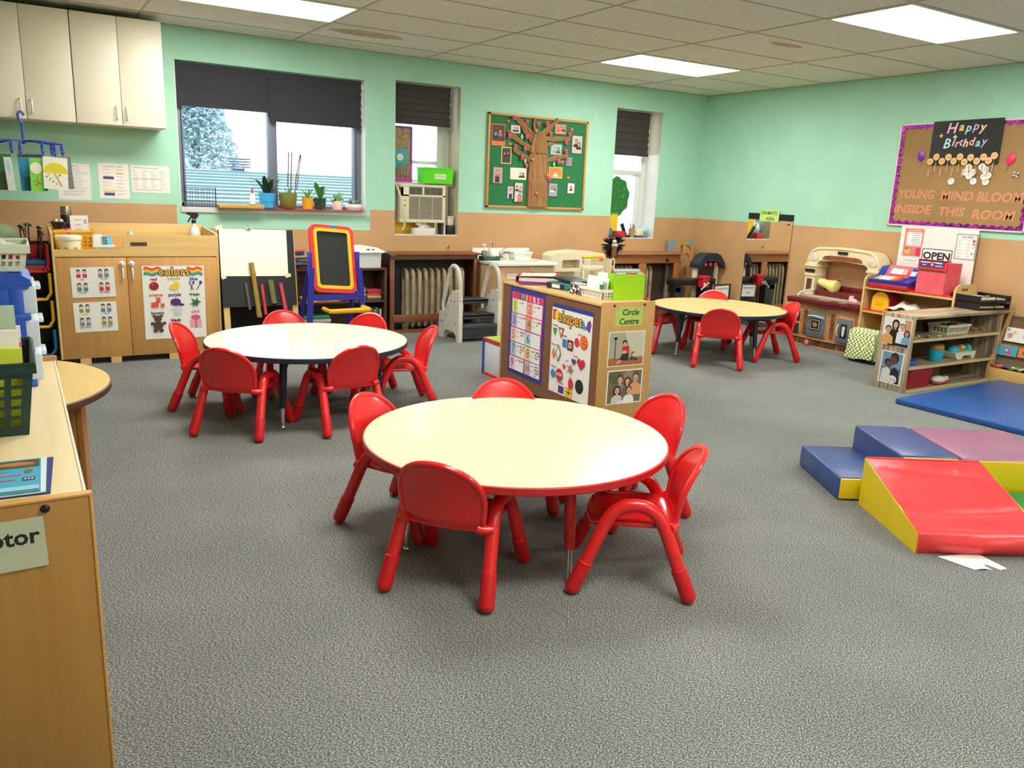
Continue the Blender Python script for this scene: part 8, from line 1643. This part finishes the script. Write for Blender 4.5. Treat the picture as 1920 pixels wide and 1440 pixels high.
f = MB(P((170, 196, 70), .4)); f.box(-0.1, 0.16, -0.058, 0.2, 0.268, 0.28); part(o, 'green_top', f)
f = MB(P((206, 226, 160), .3))
for k in range(4): f.tube(smooth([(-0.07 + .02 * k, 0.0 + .03 * k, 0.28), (-0.08 + .03 * k, 0.02, 0.40 + .03 * k), (0.0 + .02 * k, 0.05, 0.46 + .02 * k), (0.08, 0.09, 0.40), (0.10, 0.1, 0.28)], 2), 0.0028, 5)
part(o, 'bead_wire', f)
f = MB(P((226, 60, 40), .35)); cc = [(226, 60, 40), (246, 190, 40), (120, 180, 50), (60, 90, 180), (236, 120, 40)]
for k in range(11): f.use(P(cc[k % 5], .35)); f.ball((-0.03 + 0.012 * (k % 3), -0.01 + .01 * (k % 2), 0.295 + k * 0.013), 0.0135, 10)
part(o, 'beads', f)

# ------------------------------------------------------------------ foreground shelf at the left
FX, FY, FZ = 0.081, 1.719, 0.72
o = thing('foreground_shelf', 'long wooden shelf unit at the left edge, end panel towards the camera', 'shelf unit', (FX, FY, 0))
f = MB(wood('end_panel_oak', (174, 128, 66), (162, 114, 54), 'z', 0.4)); f.box(-0.46, -0.001, 0.0, 0.018, 0.0, 0.716, .004); part(o, 'end_panel', f)
f = MB(wood('panel_edge', (214, 160, 84), (200, 144, 70), 'z')); f.box(-0.003, 0.003, -0.0015, 0.019, 0.0, 0.722, .0015); f.box(-0.46, 0.0, -0.0015, 0.019, 0.716, 0.722, .0015); part(o, 'edge_banding', f)
f = MB(wood('shelf_top_pale', (226, 206, 162), (214, 192, 146), 'y', 0.4)); f.box(-0.45, -0.012, 0.0185, 1.37, 0.69, 0.7195, .002); part(o, 'top_board', f)
f = MB(M_CREAM); f.box(-0.012, -0.006, 0.0185, 1.37, 0.69, 0.7205, .001); part(o, 'front_edge', f)
f = MB(wood('end_panel_oak', (174, 128, 66), (162, 114, 54), 'z', 0.4)); f.box(-0.46, -0.001, 1.37, 1.388, 0.0, 0.735, .004); part(o, 'end_panel', f)
for z in (0.05, 0.38): f = MB(wood('shelf_top_pale', (226, 206, 162), (214, 192, 146), 'y', 0.4)); f.box(-0.45, -0.02, 0.018, 1.37, z - .02, z); part(o, 'shelf', f)
f = MB(mat('shelf_inner_back', (150, 116, 70), 0.6)); f.box(-0.46, -0.45, 0.018, 1.37, 0.0, 0.70); part(o, 'back_panel', f)
f = MB(M_BLACK); f.lathe([(0.0085, 0.0), (0.0085, 0.002), (0.006, 0.004), (0.001, 0.005)], seg=16); f.bm.transform(Matrix.Translation((-0.080, 0.0, 0.702)) @ Matrix.Rotation(PI / 2, 4, 'X')); part(o, 'bolt_cap', f)
s = Sheet(0.24, 0.104, mat('laminated_label', (196, 200, 172), 0.3), 0.001); s.write((30, 34, 28), 'Fine Motor', 0.046, 0.110, 0.014, 0.0012, align='RIGHT', sx=1.0); s.write((30, 34, 28), 'Area', 0.05, 0.01, -0.045, 0.001) if False else None
s.rect((30, 34, 28), 0.0045, -0.052, 0.0075, -0.036)
for v in s.bm.verts:
    pass
solo('shelf_label', 'laminated label ending in otor on the front of the foreground shelf', 'label', s, M=on_back(-0.123, FY - 0.0016, 0.634, 0.02))
# magazines
def mag(label, x, y, z, rz, c, w_=.16, l_=.22, fn=None):
    s = Sheet(w_, l_, P(c), 0.003); 
    if fn: fn(s)
    return solo('magazine', label, 'magazine', s, M=Matrix.Translation((x, y, z)) @ Matrix.Rotation(rz, 4, 'Z'), group='magazines on the foreground shelf')
mag('lowest magazine of the pile, navy cover edge showing', -0.065, 1.872, FZ, -.06, (40, 50, 120), .17, .235)
mag('white-edged magazine in the middle of the pile', -0.073, 1.866, FZ + .0042, -.04, (214, 220, 226), .165, .225)
def mg(s):
    s.rect((70, 80, 40), -0.075, 0.045, 0.075, 0.1); s.ell((180, 120, 50), 0.03, 0.075, 0.03, 0.012); s.ell((200, 90, 50), 0.055, 0.07, 0.012, 0.008); s.lines(P((206, 50, 60)), -0.03, 0.05, 0.0, -0.03, 2, 0.006, 3); s.rect((60, 60, 110), 0.045, -0.04, 0.068, -0.02); s.rects(P((240, 240, 240)), [(0.049, -0.034, 0.052, -0.026), (0.055, -0.034, 0.058, -0.026), (0.061, -0.034, 0.064, -0.026)]); s.ell((110, 110, 40), 0.055, 0.02, 0.008, 0.012); s.lines(P((120, 150, 90)), -0.07, 0.03, 0.03, 0.02, 2, 0.003, 3); s.rect((150, 200, 220), -0.075, -0.1, 0.075, -0.075)
mag('light blue magazine topmost of the pile on the foreground shelf', -0.078, 1.858, FZ + .0084, -.03, (66, 164, 196), .155, .21, mg)
# dark green basket with books
GB = mat('dark_green_basket', (24, 54, 50), 0.4)
basket('book_basket', 'dark green slotted basket of picture books on the foreground shelf', 'basket', GB, 0.36, 0.36, 0.175, (-0.174, 2.355, FZ), 0, flare=0.022, slots=(9, 5), lip=0.012, zs=(.12, .85))
bk = [((196, 206, 40), .20, 'yellow-green'), ((226, 222, 206), .24, 'white'), ((80, 150, 190), .22, 'blue'), ((206, 60, 80), .20, 'red'), ((236, 200, 80), .19, 'yellow'), ((70, 150, 90), .22, 'green'), ((190, 196, 190), .20, 'grey'), ((40, 120, 150), .18, 'teal'), ((214, 120, 60), .19, 'orange')]
for k, (c, h_, nm) in enumerate(bk):
    f = MB(P(c)); f.box(-0.10, 0.10, -0.007, 0.007, 0, h_, .001)
    if k == 0: f.use(P((90, 110, 20))); f.tube([(0.02 + 0.012 * math.cos(a), -0.0078, 0.145 + .02 * math.sin(a)) for a in (0, 1, 2, 3, 4)], 0.0012, 5)
    solo('picture_book', nm + ' picture book standing in the dark green basket', 'book', f, (-0.115 - .004 * (k % 3), 2.245 + k * 0.026, FZ + .006), 0, group='picture books in the dark green basket')
for k in range(6):
    f = MB(P(((60, 160, 206), (236, 206, 60), (206, 60, 90), (60, 120, 200), (120, 190, 70), (240, 150, 60))[k], .4)); f.box(-0.018, 0.018, -0.010, 0.010, 0, 0.034, .003)
    solo('building_block', ('lowest', 'second', 'third', 'fourth', 'fifth', 'topmost')[k] + ' coloured cube of the column at the front of the dark green basket', 'block', f, (-0.150, 2.208, FZ + .012 + .036 * k), 0, group='coloured cubes in the green basket')
# blue drawer tower
o = thing('drawer_tower', 'blue and clear plastic three-drawer tower on the foreground shelf', 'drawer unit', (-0.135, 2.85, FZ))
BT = mat('drawer_blue', (40, 84, 190), 0.35); CL = mat('clear_drawer', (206, 214, 220), 0.25)
f = MB(BT); f.box(-0.17, 0.145, -0.13, 0.15, 0.0, 0.014, .004); f.prism([(-0.17, 0.30), (0.16, 0.30), (0.155, 0.318), (0.13, 0.334), (0.09, 0.34), (-0.17, 0.34)], -0.14, 0.15, 'y'); f.box(-0.17, -0.155, -0.13, 0.15, 0, 0.30); f.box(-0.17, 0.145, 0.14, 0.15, 0, 0.30)
for z in (0.0, 0.10, 0.20, 0.29): f.box(-0.17, 0.150, -0.138, 0.15, z, z + .016, .003)
f.box(0.10, 0.135, -0.136, -0.128, 0.01, 0.30, .002); f.box(0.0, 0.135, -0.134, -0.126, 0.18, 0.30, .002); part(o, 'frame', f)
for k in range(3):
    z = 0.016 + 0.1 * k; f = MB(CL); f.box(-0.15, 0.168, -0.122, 0.138, z, z + 0.082, .006); d = part(o, 'drawer', f)
    f = MB(CL); f.box(0.165, 0.182, -0.05, 0.06, z + .062, z + .076, .004); part(d, 'drawer_pull', f)
basket('white_basket', 'white slotted basket on top of the blue drawer tower', 'basket', mat('ivory_plastic', (220, 226, 206), 0.4), 0.30, 0.26, 0.072, (-0.128, 2.845, FZ + .3405), 0, flare=.012, slots=(15, 2), lip=.012, zs=(.18, .72))
f = MB(mat('clear_film', (206, 212, 196), 0.15)); f.grid(lambda u, v: (-0.15 + 0.28 * u, -0.1 + 0.18 * v, 0.045 + 0.055 * math.sin(PI * min(1, u * 1.05)) + 0.012 * math.sin(u * 19 + v * 9)), 26, 14, False); f.use(P((236, 214, 90))); f.ball((-0.07, -0.05, 0.075), 0.032, 10, (1.6, 1, .6)); solo('plastic_bag', 'clear plastic bag of yellow pieces in the white basket on the drawers', 'bag', f, (-0.12, 2.85, FZ + .3445))
f = MB(M_BLACK); f.box(-0.09, 0.05, -0.08, 0.06, 0, 0.04, .006); solo('black_pouch', 'black pouch in the white basket on the drawers', 'pouch', f, (-0.15, 2.84, FZ + .3445 + .0))
f = MB(P((196, 214, 190))); f.box(-0.10, 0.105, -0.004, 0.004, 0, 0.26); solo('white_folder', 'pale mint folder standing between the green basket and blue drawers', 'folder', f, (-0.13, 2.60, FZ))
f = MB(P((232, 232, 226))); f.box(-0.10, 0.115, -0.006, 0.006, 0, 0.20); solo('white_folder', 'white spiral pad standing between the green basket and blue drawers', 'folder', f, (-0.13, 2.62, FZ))

# ------------------------------------------------------------------ half-hidden round table behind the foreground shelf
o = thing('round_table', 'yellow maple round table with dark edge and wooden legs behind the foreground shelf', 'table', (-0.29, 3.765, 0))
f = MB(M_MAPLE2); f.lathe([(0.001, 0.496), (0.577, 0.496), (0.577, 0.5), (0.001, 0.5)], seg=80); part(o, 'tabletop', f)
f = MB(mat('dark_brown_edge', (84, 48, 34), 0.5)); f.lathe([(0.55, 0.470), (0.58, 0.470), (0.583, 0.474), (0.583, 0.495), (0.5785, 0.4988), (0.5775, 0.4988), (0.5775, 0.4955), (0.001, 0.4955), (0.001, 0.47)], seg=80); part(o, 'edge_band', f)
for a in (-18, 72, 162, 252):
    x, y = 0.46 * math.cos(rad(a)), 0.46 * math.sin(rad(a)); f = MB(wood('table_leg_wood', (176, 120, 66), (156, 100, 52), 'z')); f.T = Matrix.Translation((x, y, 0)) @ Matrix.Rotation(rad(a), 4, 'Z'); f.box(-.024, .0, -.03, .03, 0, .469, .003); f.box(0.002, .026, -.03, .03, 0, .469, .003); part(o, 'leg', f)
